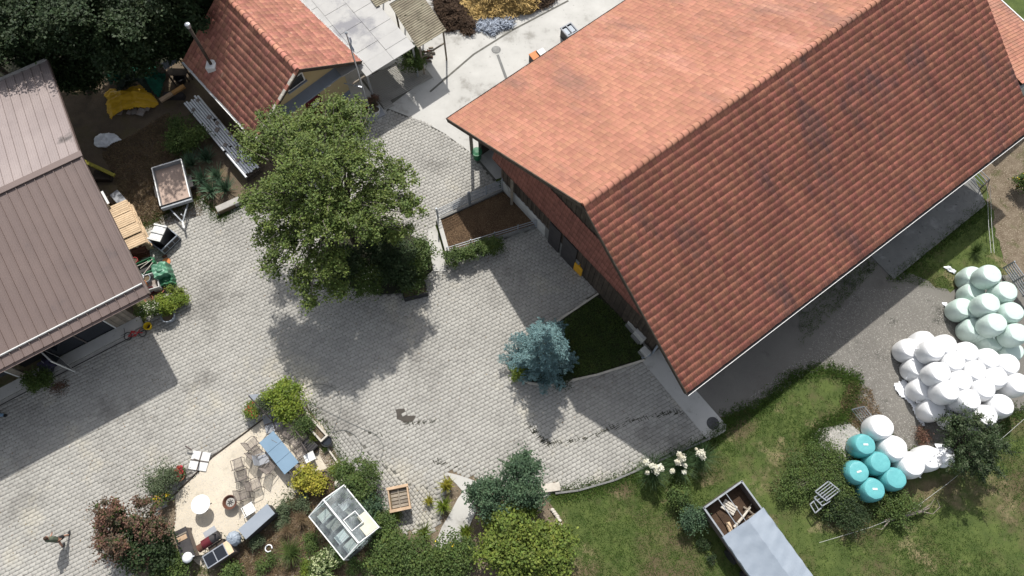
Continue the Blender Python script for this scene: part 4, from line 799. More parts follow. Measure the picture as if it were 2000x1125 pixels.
rosette('ornamental_grass', 'green sedge clump between trough and black boxes', 'ornamental grass', 612, 858, .6, .38, 160, .02, 'lf_shrub', .6)
rosette('ornamental_grass', 'small grass clump at the end of the stone trough', 'ornamental grass', 636, 876, .4, .28, 120, .02, 'lf_mid', .6)
rosette('pampas_grass', 'pampas grass with five cream plumes nearest the paving edge', 'pampas grass', 1272, 922, 1.2, 1.05, 620, .02, 'lf_pampas', .62, 'pampas grasses on the lawn edge', flowers=[(1262, 903, 1.6, .09), (1274, 910, 1.6, .09), (1288, 914, 1.7, .13), (1283, 921, 1.5, .10), (1264, 923, 1.3, .06)])
rosette('pampas_grass', 'middle pampas grass with tall cream plumes on the lawn edge', 'pampas grass', 1325, 908, 1.2, 1.1, 660, .02, 'lf_pampas', .62, 'pampas grasses on the lawn edge', flowers=[(1327, 888, 1.7, .08), (1332, 896, 1.7, .12), (1325, 903, 1.6, .10), (1336, 922, 1.3, .06), (1313, 920, 1.3, .07), (1337, 909, 1.4, .06)])
rosette('pampas_grass', 'pampas grass with one cream plume nearest the barn corner', 'pampas grass', 1367, 893, 1.1, 1.0, 560, .02, 'lf_pampas', .62, 'pampas grasses on the lawn edge', flowers=[(1369, 886, 1.6, .12), (1373, 893, 1.5, .08), (1360, 877, 1.4, .03)])
rosette('dry_grass', 'dry straw coloured grass clump beside the greenhouse', 'dry grass', 590, 1015, .5, .55, 420, .012, 'lf_dry', .7)
rosette('dry_grass', 'dry brown grass clump near the grey cabinet corner', 'dry grass', 560, 1035, .5, .5, 340, .012, 'lf_dry', .7)
rosette('ornamental_grass', 'dark grass tuft above the pale green bales', 'ornamental grass', 1905, 490, .5, .6, 260, .02, 'lf_mid', .6)

# lawn grass: tufts of blades
LAWNS = [PG([(1084, 968), (1200, 942), (1395, 862), (1425, 820), (1490, 796), (1545, 742), (1610, 725), (1672, 745), (1650, 815), (1595, 835), (1578, 870), (1640, 912), (1690, 905), (1760, 975), (1820, 960), (1850, 915), (1995, 815), (2100, 760), (2100, 1200), (1000, 1200)]),
         PG([(1752, 550), (1850, 480), (1928, 402), (1960, 500), (2010, 565), (1890, 560), (1840, 568)]), PG([(1560, 610), (1692, 498), (1715, 520), (1640, 600), (1560, 680)])]
X0 = np.column_stack([rng.uniform(-1, 36, 230000), rng.uniform(-4, 24, 230000)]); keep = np.zeros(len(X0), bool)
for q in LAWNS: keep |= inpoly(X0, q)
X0 = X0[keep]
# thin the grass in trodden patches
ph = np.sin(X0[:, 0]*.55+1.3*np.sin(X0[:, 1]*.4))+np.sin(X0[:, 1]*.8+1.1*np.sin(X0[:, 0]*.7+2)); X0 = X0[rng.random(len(X0)) < np.clip(.62-.3*ph, .12, 1)]
N = len(X0); az = rng.random(N)*2*PI; s_ = rng.uniform(.6, 1.5, N)
GT = [(-.012, 0, 0), (.012, 0, 0), (.03, .03, .06), (-.05, .004, 0), (-.03, -.018, 0), (-.06, -.05, .05), (.03, -.02, 0), (.05, 0, 0), (.085, -.045, .055)]
Rm = np.stack([np.stack([np.cos(az)*s_, -np.sin(az)*s_, 0*az], -1), np.stack([np.sin(az)*s_, np.cos(az)*s_, 0*az], -1), np.stack([0*az, 0*az, s_], -1)], 1)
scatter('grass', GT, [(0, 1, 2), (3, 4, 5), (6, 7, 8)], np.column_stack([X0, np.full(N, .0)]), Rm, 'lf_grass', kind='stuff')
# weeds where the ground sheets meet
E = []
for pts, n_ in (([(1390, 858), (1425, 818), (1490, 792), (1545, 738), (1610, 720), (1675, 742), (1655, 812), (1600, 840), (1583, 870), (1640, 905), (1690, 900)], 5200), ([(1745, 546), (1925, 402)], 1400), ([(1084, 968), (1200, 942), (1390, 860)], 1400), ([(1715, 850), (1800, 905), (1900, 872), (2000, 800)], 1600), ([(392, 388), (430, 428), (470, 402)], 500), ([(262, 452), (392, 388)], 600), ([(395, 1108), (545, 992), (600, 930)], 700), ([(600, 790), (668, 905)], 500)):
    P_ = [G(u, v) for u, v in pts]
    for _ in range(n_): k = random.randrange(len(P_)-1); p = P_[k].lerp(P_[k+1], random.random()); E.append((p.x+random.gauss(0, .22), p.y+random.gauss(0, .22), .012))
E = np.array(E); N = len(E); scatter('weeds', GT, [(0, 1, 2), (3, 4, 5), (6, 7, 8)], E, rrot(N, .25)*rng.uniform(.8, 2.2, N)[:, None, None], 'lf_grass', kind='stuff')
# dark grass of the spruce bed, dry turf of the dirt yard, garden litter
for nm, poly, n_, mt, zz in (('bed_grass', [(1096, 630), (1165, 580), (1248, 655), (1258, 700), (1165, 730), (1070, 750), (1015, 725), (1018, 695)], 9000, 'lf_mid', .07), ('dry_turf', [(200, 300), (330, 220), (400, 420), (270, 450)], 9000, 'lf_dry', .01), ('garden_litter', [(440, 1100), (545, 995), (620, 930), (740, 960), (760, 1040), (700, 1125), (420, 1125)], 9000, 'lf_dry', .037), ('gravel_weeds', [(1660, 742), (1700, 760), (1740, 860), (1660, 830), (1640, 790)], 1500, 'lf_dry', .01)):
    W = PG(poly); a = np.array(W); Q = np.column_stack([rng.uniform(a[:, 0].min(), a[:, 0].max(), n_*3), rng.uniform(a[:, 1].min(), a[:, 1].max(), n_*3)]); Q = Q[inpoly(Q, W)][:n_]; N = len(Q)
    scatter(nm, GT, [(0, 1, 2), (3, 4, 5), (6, 7, 8)], np.column_stack([Q, np.full(N, zz)]), rrot(N, .3)*rng.uniform(.7, 1.8, N)[:, None, None], mt, kind='stuff')
# pebbles on the gravels
PB = [(-1, -.7, 0), (1, -.8, 0), (.8, .9, 0), (-.9, .8, 0), (0, 0, .9)]; PBF = [(0, 1, 4), (1, 2, 4), (2, 3, 4), (3, 0, 4)]
for nm, poly, n_, s0_, zz, mt in (('gravel_stones', [(1420, 812), (1560, 700), (1680, 560), (1780, 560), (1880, 600), (1990, 660), (1900, 850), (1800, 880), (1700, 860), (1600, 880), (1590, 850), (1660, 815), (1680, 742), (1600, 718), (1500, 780)], 14000, .020, .008, 'pebble'), ('gravel_pebbles', [(1600, 838), (1660, 828), (1720, 880), (1640, 905), (1583, 850)], 5000, .03, .012, 'stone'), ('terrace_pebbles', TERR, 14000, .014, .042, 'stone_pale')):
    W = PG(poly); a = np.array(W); Q = np.column_stack([rng.uniform(a[:, 0].min(), a[:, 0].max(), n_*3), rng.uniform(a[:, 1].min(), a[:, 1].max(), n_*3)]); Q = Q[inpoly(Q, W)][:n_]; N = len(Q)
    scatter(nm, PB, PBF, np.column_stack([Q, np.full(N, zz)]), rrot(N, .2)*(s0_*rng.uniform(.5, 1.6, N))[:, None, None], mt, kind='stuff')
# ------------------------------------------------------------ bales
def bale_mesh(mt, seed):
    rs = np.random.default_rng(seed); n = 34; prof = [(.0, 0), (.42, .0), (.56, .05), (.61, .15), (.635, .32), (.645, .6), (.638, .8), (.615, .96), (.58, 1.08), (.535, 1.17), (.505, 1.205), (.505, 1.205), (.47, 1.214), (.25, 1.216), (0.001, 1.22)]
    V = []; ph = rs.random(8)*6.28
    for r, z in prof:
        for k in range(n):
            a = 2*PI*k/n; q = 1+.014*math.sin(2*a+ph[0]+z*2)+.008*math.sin(5*a+ph[1]-z*5)+(.012*math.sin(9*a+ph[3])*max(0, z-.9)/.3 if r > .3 else 0)
            V.append((r*q*math.cos(a), r*q*math.sin(a), z+((.012*math.sin(2*a+ph[2])+.006*math.sin(5*a+ph[4])) if z > 1 and r > .3 else 0)))
    F = [(i*n+k, i*n+(k+1) % n, (i+1)*n+(k+1) % n, (i+1)*n+k) for i in range(len(prof)-1) for k in range(n) if i != 10]
    me = raw_mesh('bale_body', np.array(V), np.array(F), mt, smooth=True); return me
BM = {k: [bale_mesh(k, s) for s in range(4)] for k in ('wrap_white', 'wrap_mint', 'wrap_teal')}
def bale(u, v, top, mt, label, group, k=0, sc=.92, tilt=(0, 0), lab=False):
    c = G(u, v, top); t = thing('wrapped_bale', label, 'silage bale', (c.x, c.y, top-1.22*sc+.0), random.random()*6, group); t.rotation_euler = (tilt[0], tilt[1], random.random()*6); t.scale = (sc, sc, sc)
    o = link(bpy.data.objects.new('wrapping', BM[mt][k % 4])); o.parent = t
    if lab: MB().box(-.05, .05, -.13, .13, 1.212, 1.23).build('paper_label', 'slab_pale', t)
    if k % 3 == 0: MB().tube([(.60, 0, .7), (.70, .03, .66), (.76, .08, .60), (.74, .12, .5)], [.02, .035, .04, .015], 5).build('film_tail', mt, t)
    return t
T1_, T2_ = 1.145, 2.27
gm = 'pale mint bales by the dirt track'
for i, (u, v, lb) in enumerate(((1939, 534, 'pale mint wrapped bale at the very top of the mint stack, upper layer'), (1970, 567, 'pale mint bale, upper layer, at the right beside the metal fence'), (1936, 590, 'pale mint bale, upper layer, in the centre of the mint stack'), (1949, 629, 'pale mint bale, upper layer, the lowest one wholly in view'), (1982, 607, 'pale mint bale, upper layer, half behind the centre one to its right'), (1992, 649, 'pale mint bale, upper layer, cut by the right edge of the photo'))):
    bale(u, v, T2_, 'wrap_mint', lb, gm, i); c = G(u, v, T2_)
    if i in (0, 2, 3): t = thing('wrapped_bale', 'pale mint bale of the lower layer hidden under the upper mint bales', 'silage bale', (c.x, c.y, .02), 1, gm); t.scale = (.92, .92, .92); o = link(bpy.data.objects.new('wrapping', BM['wrap_mint'][i % 4])); o.parent = t
for i, (u, v, lb) in enumerate(((1905, 536, 'pale mint bale on the ground behind the top one, upper left of the mint stack'), (1908, 568, 'pale mint bale on the ground, second down on the left side of the mint stack'), (1886, 599, 'leftmost pale mint bale, on the ground beside the torn white film'), (1908, 638, 'pale mint bale on the ground at the lower left of the mint stack'), (1946, 662, 'pale mint bale on the ground squeezed under the lowest upper mint bale'), (1982, 684, 'lowest pale mint bale, on the ground touching the white bales'))):
    bale(u, v, T1_, 'wrap_mint', lb, gm, i+1)
gw = 'white bales of the big stack'
up = [(1828, 681), (1867, 704), (1909, 722), (1950, 735), (1993, 748), (1839, 726), (1881, 742), (1926, 757), (1856, 762), (1897, 779), (1962, 790), (1930, 811), (1852, 672), (1894, 686), (1936, 699), (1974, 710)]
ulab = ['upper layer, at its left corner above the tailed bale', 'upper layer, in the second row, second from the left corner', 'upper layer, in the second row, in the middle', 'upper layer, in the second row, right of the middle', 'upper layer, in the second row, at the right edge of the photo', 'upper layer, in the third row, first on the left', 'upper layer, in the third row, in the middle', 'upper layer, in the third row, last on the right', 'upper layer, in the fourth row, first on the left', 'upper layer, in the fourth row, in the middle', 'upper layer, near the right edge above the dark lawn', 'upper layer, lowest one, beside the dark leafy tree', 'upper layer, back row, first on the left', 'upper layer, back row, second', 'upper layer, back row, third', 'upper layer, back row, last before the photo edge']
for i, ((u, v), lb) in enumerate(zip(up, ulab)):
    bale(u, v, T2_, 'wrap_white', 'glossy white bale, '+lb, gw, i); c = G(u, v, T2_)
    t = thing('wrapped_bale', 'white bale of the lower layer beneath the upper white bales, mostly hidden', 'silage bale', (c.x, c.y, .02), 1, gw); t.scale = (.92, .92, .92); o = link(bpy.data.objects.new('wrapping', BM['wrap_white'][i % 4])); o.parent = t
for i, (u, v, lb) in enumerate(((1781, 679, 'white bale with film tail on the ground, upper left corner of the white stack'), (1810, 664, 'white bale on the ground at the top of the white stack facing the lane'), (1797, 716, 'white bale on the ground, second down on the left side of the white stack'), (1808, 757, 'white bale on the ground with a small tail, third down on the left side'), (1829, 797, 'white bale on the ground, bottom of the left side above the dark tree'), (1872, 815, 'white bale on the ground partly behind the leaves of the dark tree'))):
    bale(u, v, T1_, 'wrap_white', lb, gw, i*3)
gl_ = 'loose bales on the gravel patch'
for i, (u, v, lb) in enumerate(((1725, 832, 'white bale standing alone with the metal gate leaning on it'), (1752, 874, 'white bale between the gate bale and the teal bales'), (1786, 906, 'white bale nearest the leaning torn bale, beside the dark tree'), (1820, 893, 'torn white bale half hidden by the dark leafy tree'))):
    bale(u, v, 1.25, 'wrap_white', lb, gl_, i+1, 1.02)
for i, (u, v, lb) in enumerate(((1691, 868, 'uppermost teal bale with a paper label'), (1720, 903, 'teal bale in the middle of the five, no label'), (1678, 921, 'leftmost teal bale with a paper label'), (1751, 934, 'rightmost teal bale touching the white ones'), (1709, 955, 'lowest teal bale with a paper label'))):
    bale(u, v, T1_, 'wrap_teal', lb, 'teal bales', i+1, .92, lab=i in (0, 2, 4))
# film and scraps
def cloth(name, pts, z, material, label, cat, amp=.08, fr=3.0, seed=0, thick=.012, mound=0.0, smooth=True, n=26):
    """a crumpled sheet lying on the ground: outline by pixels, folded surface between"""
    W = PG(pts); a = np.array(W); x0, y0 = a.min(0); x1, y1 = a.max(0); rs = np.random.default_rng(seed); ph = rs.random(12)*6.28; dirs = rs.normal(size=(6, 2)); dirs /= np.linalg.norm(dirs, axis=1)[:, None]
    Q = np.array([(x0+(x1-x0)*i/n, y0+(y1-y0)*j/n) for j in range(n+1) for i in range(n+1)]); ins = inpoly(Q, rough_edge(W, .25, .05, seed))
    cx, cy = a.mean(0); rr = max(x1-x0, y1-y0)/2
    zz = np.zeros(len(Q))
    for k in range(6): s_ = np.sin((Q@dirs[k])*fr*(1+k*.5)+ph[k]); zz += (1-np.abs(s_))**2*amp/(1+k*.35)
    d_ = np.hypot(Q[:, 0]-cx, Q[:, 1]-cy)/rr; zz = zz*np.clip(1.3-d_, .25, 1)+mound*np.clip(1-d_**2, 0, 1)+z
    F = [(j*(n+1)+i, j*(n+1)+i+1, (j+1)*(n+1)+i+1, (j+1)*(n+1)+i) for j in range(n) for i in range(n)]; F = [f for f in F if sum(ins[list(f)]) >= 2]
    used = sorted({i for f in F for i in f}); mp = {u_: i for i, u_ in enumerate(used)}
    m = MB(); m.v = [(Q[i][0], Q[i][1], zz[i]) for i in used]; m.f = [tuple(mp[i] for i in f) for f in F]
    return m.build(name, material, cat=cat, label=label, smooth=smooth, solid=thick)
cloth('plastic_film', [(1744, 752), (1768, 742), (1772, 756), (1762, 762), (1788, 790), (1800, 812), (1806, 836), (1796, 826), (1776, 790), (1752, 770)], .03, 'plastic_white', 'long torn strip of white film lying left of the white stack', 'plastic film', .10, 4, 2)
cloth('plastic_film', [(1838, 592), (1848, 591), (1856, 606), (1858, 616), (1850, 612)], .02, 'plastic_white', 'small white film scrap beside the leftmost mint bale', 'plastic film', .08, 6, 3, n=12)
cloth('plastic_film', [(1842, 522), (1852, 520), (1866, 530), (1863, 536), (1852, 530)], .03, 'plastic_white', 'white scrap lying on the grass between concrete pad and mint bales', 'plastic film', .08, 6, 4, n=12)
cloth('plastic_film', [(1806, 872), (1838, 876), (1842, 912), (1818, 918), (1806, 900)], .9, 'plastic_white', 'loose white film hanging over the torn bale by the tree', 'plastic film', .15, 4, 5, mound=.35, n=16)
cloth('plastic_sheet', [(186, 272), (198, 263), (226, 264), (238, 274), (226, 280), (214, 292), (196, 292), (187, 286)], .05, 'plastic_white', 'crumpled white plastic sheet lying on the dark dirt yard', 'plastic sheet', .14, 4, 6, mound=.12)

# ------------------------------------------------------------ gates, fences, racks
def gate_panel(name, p0, p1, z0, z1, label, cat, rails=6, posts=2, r=.032, parent=None, lean=None, material='galv', group=None):
    p0, p1 = Vector(p0), Vector(p1); t = parent or thing(name, label, cat, (p0+p1)/2*1.0, 0, group)
    if not parent: t.location.z = 0
    o = lean or Vector((0, 0, 0))
    at = lambda s, z: p0.lerp(p1, s)+Vector((0, 0, z))+o*((z-z0)/(z1-z0))
    for k in range(rails): z = z0+(z1-z0)*(k+.5)/rails; MB().tube([at(0, z), at(1, z)], r, 6).build('rail', material, t, world=True)
    for k in range(posts): s = k/(posts-1); MB().tube([at(s, z0), at(s, z1)], r*1.4, 6).build('upright', material, t, world=True)
    return t
def postbox(parent, p, h, w_=.1, material='galv'): MB().box(p.x-w_/2, p.x+w_/2, p.y-w_/2, p.y+w_/2, 0.03, h).build('post', material, parent, world=True)
q0, q1, q2, q3 = G(857, 432), G(917, 402), G(983, 374), G(875, 497); q4 = G(1056, 441)
for a, b, lb in ((q0, q1, 'left galvanised tube gate on the far side of the straw pen'), (q1+(q2-q1)*.03, q2-(q2-q1)*.02, 'wider galvanised tube gate of the straw pen next to the barn wall')):
    t = gate_panel('pen_gate', a, b, .45, 1.5, lb, 'gate', 5, 3 if 'wider' in lb else 2, r=.020, material='cabinet', group='gates of the straw pen')
    for p in (a, b): postbox(t, p, 1.6, .09)
t = gate_panel('pen_railing', q3+Vector((.0, .0, 0)), q4, .5, 1.05, 'low tube railing along the hedge side of the straw pen', 'railing', 2, 5, .025)
a, b = G(1028, 420), G(1047, 446); gate_panel('pen_gate', a, b, .2, 1.1, 'small tube gate standing against the barn wall inside the pen', 'gate', 5, 2, group='gates of the straw pen')
def wall_beam(name, a, b, wd, h, z, material, label, cat): 
    a, b = Vector(a), Vector(b); return MB().beam(a+Vector((0, 0, z+h/2)), b+Vector((0, 0, z+h/2)), wd, h).build(name, material, cat=cat, label=label, bevel=.015)
wall_beam('pen_wall', q0+(q3-q0)*-.08, q3+(q3-q0)*.02, .24, .5, .0, 'concrete', 'low concrete wall along the left end of the straw pen', 'wall')
wall_beam('pen_wall', q0+(q2-q0)*.02, q2, .14, .30, .0, 'concrete_dark', 'low concrete wall under the two far gates of the straw pen', 'wall')
wall_beam('pen_wall', q3+(q4-q3)*.02, q4, .16, .26, .0, 'concrete_dark', 'low concrete wall under the railing of the straw pen', 'wall')
sheet('pen_floor', [(860, 434), (983, 378), (1054, 440), (877, 494)], .16, 'straw_pen')
W = PG([(860, 434), (983, 378), (1054, 440), (877, 494)]); a = np.array(W); Q = np.column_stack([rng.uniform(a[:, 0].min(), a[:, 0].max(), 26000), rng.uniform(a[:, 1].min(), a[:, 1].max(), 26000)]); Q = Q[inpoly(Q, W)]; N = len(Q)
scatter('straw_bedding', [(-.09, -.006, 0), (.09, -.006, .01), (.09, .006, .01), (-.09, .006, 0)], LF, np.column_stack([Q, .165+rng.random(N)*.04]), rrot(N, .18)*rng.uniform(.5, 1.3, N)[:, None, None], 'straw_pen', kind='stuff')
sheet('pen_path', [(836, 452), (850, 440), (868, 500), (870, 530), (846, 530)], .05, 'concrete', .03, 2)
# gate leaning against the lone white bale, fence by the mint bales, barn gate
a, b = G(1664, 800), G(1700, 858)
gd = (G(1722, 850, 1.0)-G(1700, 858)); t = thing('leaning_gate', 'galvanised tube gate leaning against the lone white bale', 'gate', a)
g0_, g1_ = G(1664, 800, .25), G(1716, 866, .25); o1 = G(1688, 794, .9)-G(1664, 800, .25)
for k in range(6): MB().tube([g0_+o1*(k/5), g1_+o1*(k/5)], .02, 6).build('rail', 'galv', t, world=True)
for s_ in (0, .5, 1): MB().tube([g0_.lerp(g1_, s_), g0_.lerp(g1_, s_)+o1], .03, 6).build('upright', 'galv', t, world=True)
a, b = G(1952, 528), G(2010, 610); gate_panel('metal_fence', a, b, .3, 1.3, 'galvanised fence panel standing behind the mint bales at the right edge', 'fence', 6, 4)
a, b = G(1897, 350), G(1916, 368); c_ = G(1933, 349); t = thing('barn_gate', 'dark tube gate lying out from under the barn eave by the dirt track', 'gate', b)
for k in range(5): s_ = k/4; MB().tube([G(1893, 345, .5).lerp(G(1910, 328, .5), s_), G(1914, 369, .5).lerp(G(1933, 350, .5), s_)], .022, 6).build('rail', 'galv', t, world=True)
MB().tube([G(1914, 369, .5), G(1933, 350, .5)], .04, 6).build('upright', 'char', t, world=True); MB().tube([G(1914, 369, 0), G(1914, 369, .5)], .03, 6).build('foot', 'char', t, world=True); MB().tube([G(1933, 350, 0), G(1933, 350, .5)], .03, 6).build('foot', 'char', t, world=True)
for pts, lb in (([(1928, 362), (1931, 440), (1936, 494)], 'left thin electric fence wire running down the grass strip'), ([(1934, 362), (1937, 440), (1942, 494)], 'right thin electric fence wire beside the dirt track')):
    MB().tube([G(u, v, .7) for u, v in pts], .010, 4).build('fence_wire', 'slab_pale', cat='wire', label=lb)
MB().tube([G(1776, 1000, .25), G(1850, 945, .5), G(1930, 880, .6), (G(2010, 810, .6))], .007, 4).build('fence_wire', 'slab_pale', cat='wire', label='thin wire strung from the fallen branch towards the white stack')
MB().tube([G(1600, 1060, .3), G(1700, 1030, .3), G(1776, 1000, .3)], .007, 4).build('fence_wire', 'slab_pale', cat='wire', label='thin wire crossing the lawn below the bramble mound')
# rack of metal frames on the brambles
t = thing('metal_rack', 'pile of galvanised metal frames lying on the bramble mound', 'metal frames', G(1612, 965)); zr = .95
for (pa, pb, pc, nb_) in (((1592, 960), (1618, 940), (1640, 958), 5), ((1590, 972), (1606, 962), (1622, 978), 3), ((1582, 985), (1592, 1002), (1606, 990), 2)):
    a, b, c_ = G(*pa, zr), G(*pb, zr), G(*pc, zr); d_ = a+(c_-b)
    for x, y in ((a, b), (b, c_), (c_, d_), (d_, a)): MB().beam(x, y, .05, .05).build('frame_bar', 'galv', t, world=True)
    for k in range(1, nb_): MB().beam(a.lerp(d_, k/nb_), b.lerp(c_, k/nb_), .035, .035).build('cross_bar', 'galv', t, world=True)
    zr -= .12
# fallen branch
m = MB(); m.tube([G(1728, 1018, .15), G(1760, 1008, .35), G(1795, 1000, .3), G(1815, 992, .2)], [.07, .10, .07, .03], 7)
for pts in (([(1795, 1000), (1818, 985), (1826, 972)]), ([(1800, 999), (1822, 1004), (1836, 990), (1830, 975)]), ([(1765, 1006), (1762, 1020), (1772, 1032)]), ([(1740, 1014), (1722, 1034), (1712, 1032)]), ([(1790, 1000), (1800, 985), (1808, 975)])): m.tube([G(u, v, .25+.08*k) for k, (u, v) in enumerate(pts)], [.04]+[.02]*(len(pts)-2)+[.008], 5)
t = thing('fallen_branch', 'bare dead branch lying on the lawn below the teal bales', 'branch', G(1775, 1005)); m.build('wood', 'twig', t, world=True)
c_ = G(1770, 985, .6); foliage('leaves', t, [((c_.x, c_.y, .5), (.9, .6, .4))], 900, .08, 'lf_mid', cr=.25)
plant('shrub', 'reddish dry weeds beside the leaves of the dark tree', 'shrub', 1806, 852, .4, .42, 1300, .06, 'lf_rust', cr=.2)

# ------------------------------------------------------------ covered trailer
ctr, rz, w_, l_ = rect((1374, 992), (1449, 939), (1577, 1110), 1.4)
t = thing('covered_trailer', 'long grey trailer with half its load under a pale grey tarpaulin on the lawn', 'trailer', ctr, rz)
w_ += 0; hw, hl = w_/2, l_/2; sg = -1                       # local y runs from the open end (+) to the tarp end (-)
l2 = l_+1.0; y1 = hl; y0 = hl-l2
for x0, x1, a, b in ((-hw, -hw+.05, y0, y1), (hw-.05, hw, y0, y1), (-hw+.05, hw-.05, y1-.05, y1), (-hw+.05, hw-.05, y0, y0+.05)):
    MB().box(x0, x1, a, b, .62, 1.38).build('side_panel', 'tube_dark', t)
for x0, x1, a, b in ((-hw-.02, -hw+.06, y0, y1), (hw-.06, hw+.02, y0, y1), (-hw, hw, y1-.06, y1+.02)): MB().box(x0, x1, a, b, 1.38, 1.42).build('rim', 'galv', t)
MB().box(-hw+.05, hw-.05, y0+.05, y1-.05, .60, .72).build('load_floor', 'manure', t)
MB().box(-hw+.04, hw-.04, y0, y1, .5, .6).build('chassis', 'char', t)
for x in (-hw-.10, hw-.12):
    for yy in (y0+l2*.35, y0+l2*.55):
        wh = MB(); n_ = 18
        vs = [(x+xx, yy+.38*math.cos(2*PI*k/n_), .38+.38*math.sin(2*PI*k/n_)) for xx in (0, .22) for k in range(n_)]
        wh.add(vs, [tuple(range(n_))[::-1], tuple(range(n_, 2*n_))]+[(k, (k+1) % n_, n_+(k+1) % n_, n_+k) for k in range(n_)]).build('wheel', 'black', t)
MB().beam((-hw*.28, y1-.05, 1.43), (-hw*.28, y0+l2*.62, 1.43), .04, .04).build('rail', 'galv', t)
MB().beam((hw*.12-.0, y1-.05, 1.43), (hw*.12, y1-1.9, 1.43), .03, .03).build('rail', 'galv', t)
yt = y1-(G(1414, 1046, 1.4)-G(1374, 992, 1.4)).length     # where the tarp starts
rx = hw*.16; zr = 1.78
def tf(s, q):                                          # tarp surface: s across, q along
    x = -hw-.06+(w_+.12)*s; y = yt+.0-(yt-y0)*q; xr = (rx+hw)/w_
    base_ = 1.45+(zr-1.45)*(s/xr if s < xr else (1-s)/(1-xr)); 
    fold = .010*math.sin(3.1*y+6*s+2*math.sin(2.3*y))+.006*math.sin(11*y-14*s); return (x+.015*math.sin(9*y), y, base_+fold-.05*math.sin(PI*min(s/xr, 1))*.5)
tp = MB().grid(tf, 40, 60).build('tarpaulin', 'tarp_grey', t, smooth=False, solid=.012)
for s_ in (-1, 1): MB().grid(lambda u_, v_, s_=s_: (s_*(hw+.065)+.008*math.sin(8*v_*5), yt-(yt-y0)*v_, 1.455-.22*u_), 2, 30).build('tarp_skirt', 'tarp_grey', t, solid=.01)
# the faint print on the tarp
pr = MB(); 
for k, (sx, sy) in enumerate(((0, 0), (.12, .02), (.24, -.02), (.36, 0))): 
    y = y0+.55+sx; pr.box(-hw*.42, -hw*.30, y, y+.03, 1.60, 1.69); pr.box(-hw*.42-.03*(k % 2), -hw*.40, y, y+.09, 1.60, 1.685)
pr.build('print', 'char', t)
MB().beam((0, y0, .5), (0, y0-1.3, .45), .12, .1).build('drawbar', 'char', t); MB().box(-hw*.2, hw*.6, y0-.25, y0-.02, .55, .95).build('hitch_box', 'red', t)
for s_ in (-.5, .5): MB().tube([(s_, y0, .9), (s_*.9, y0-.5, 1.0), (s_*.5, y0-.9, .8)], .03, 6).build('handle', 'galv', t)
def pallet(name, label, u, v, z, w_, l_, rz, material='wood_pale', group=None, nslat=5, tilt=0, tl=None):
    c = G(u, v, z) if u is not None else tl; t = thing(name, label, 'pallet', (c.x, c.y, z), rz, group); t.rotation_euler = (tilt, 0, rz)
    for k in range(nslat): x = -w_/2+w_*(k+.5)/nslat; MB().box(x-w_/nslat*.36, x+w_/nslat*.36, -l_/2, l_/2, .10, .125).build('slat', material, t)
    for y in (-l_/2+.05, 0, l_/2-.05): MB().box(-w_/2, w_/2, y-.045, y+.045, .0, .098).build('bearer', material, t)
    return t
pallet('pallet', 'small slatted pale crate lid lying on the open load of the covered trailer', 1423, 991, .75, .50, .68, rz+.42, 'stone_pale', nslat=4)
for k, (ua, va, ub, vb, r_, lb, mt) in enumerate(((1434, 1030, 1466, 990, .07, 'long bare log lying across the trailer load', 'stone_pale'), (1452, 990, 1474, 1006, .05, 'short forked log at the right of the trailer load', 'wood_grey'), (1455, 1000, 1468, 984, .04, 'thin branch piece at the top of the log pile in the trailer', 'wood_grey'), (1462, 1012, 1480, 1000, .05, 'grey log lying at the edge of the tarpaulin', 'wood_grey'))):
    t = thing('log', lb, 'log', G((ua+ub)/2, (va+vb)/2, .85), 0, 'logs in the trailer'); t.location.z = .75; MB().tube([G(ua, va, .85), G((ua+ub)/2+1, (va+vb)/2, .88), G(ub, vb, .86)], [r_, r_*.9, r_*.7], 8).build('wood', mt, t, world=True)
t = thing('plastic_pipe', 'short bent yellow pipe sticking out from under the tarpaulin', 'pipe', G(1424, 1028, .75)); t.location.z = .72; MB().tube([G(1421, 1020, .85), G(1424, 1028, .85), G(1428, 1040, .8)], [.11, .12, .11], 10).build('pipe_wall', 'wood_pale', t, world=True)

# ------------------------------------------------------------ flatbed trailer
ctr, rz, w_, l_ = rect((313, 402), (371, 384), (328.6, 318), .95); 
t = thing('flatbed_trailer', 'small open box trailer with brown plywood floor parked half on the turf', 'trailer', ctr, rz); hw, hl = w_/2, l_/2
MB().box(-hw, hw, -hl, hl, .52, .60).build('floor', 'bed_ply', t)
for nm, x0, x1, a, b in (('side_board', -hw-.02, -hw+.02, -hl, hl), ('side_board', hw-.02, hw+.02, -hl, hl), ('tailboard', -hw+.02, hw-.02, hl-.02, hl+.02)):
    MB().box(x0, x1, a, b, .60, .92).build(nm, 'galv', t)
MB().box(-hw+.02, hw-.02, -hl-.02, -hl+.02, .60, .92).build('front_board', 'char', t)
for x0, x1, a, b in ((-hw-.03, -hw+.03, -hl, hl), (hw-.03, hw+.03, -hl, hl), (-hw, hw, hl-.03, hl+.03)): MB().box(x0, x1, a, b, .92, .95).build('rim', 'white_paint', t)
MB().box(-hw-.03, hw+.03, -hl-.16, -hl-.03, .60, .86).build('toolbox', 'galv', t, bevel=.02)
for s_ in (-1, 1): MB().beam((s_*.5, -hl-.1, .48), (.0, -hl-1.15, .48), .07, .08).build('drawbar', 'galv', t)
MB().tube([(0, -hl-1.1, .5), (0, -hl-1.55, .5)], [.05, .06], 8).build('coupling', 'white_paint', t); MB().tube([(.1, -hl-.8, .05), (.1, -hl-.8, .75)], .035, 8).build('jockey_wheel', 'steel', t)
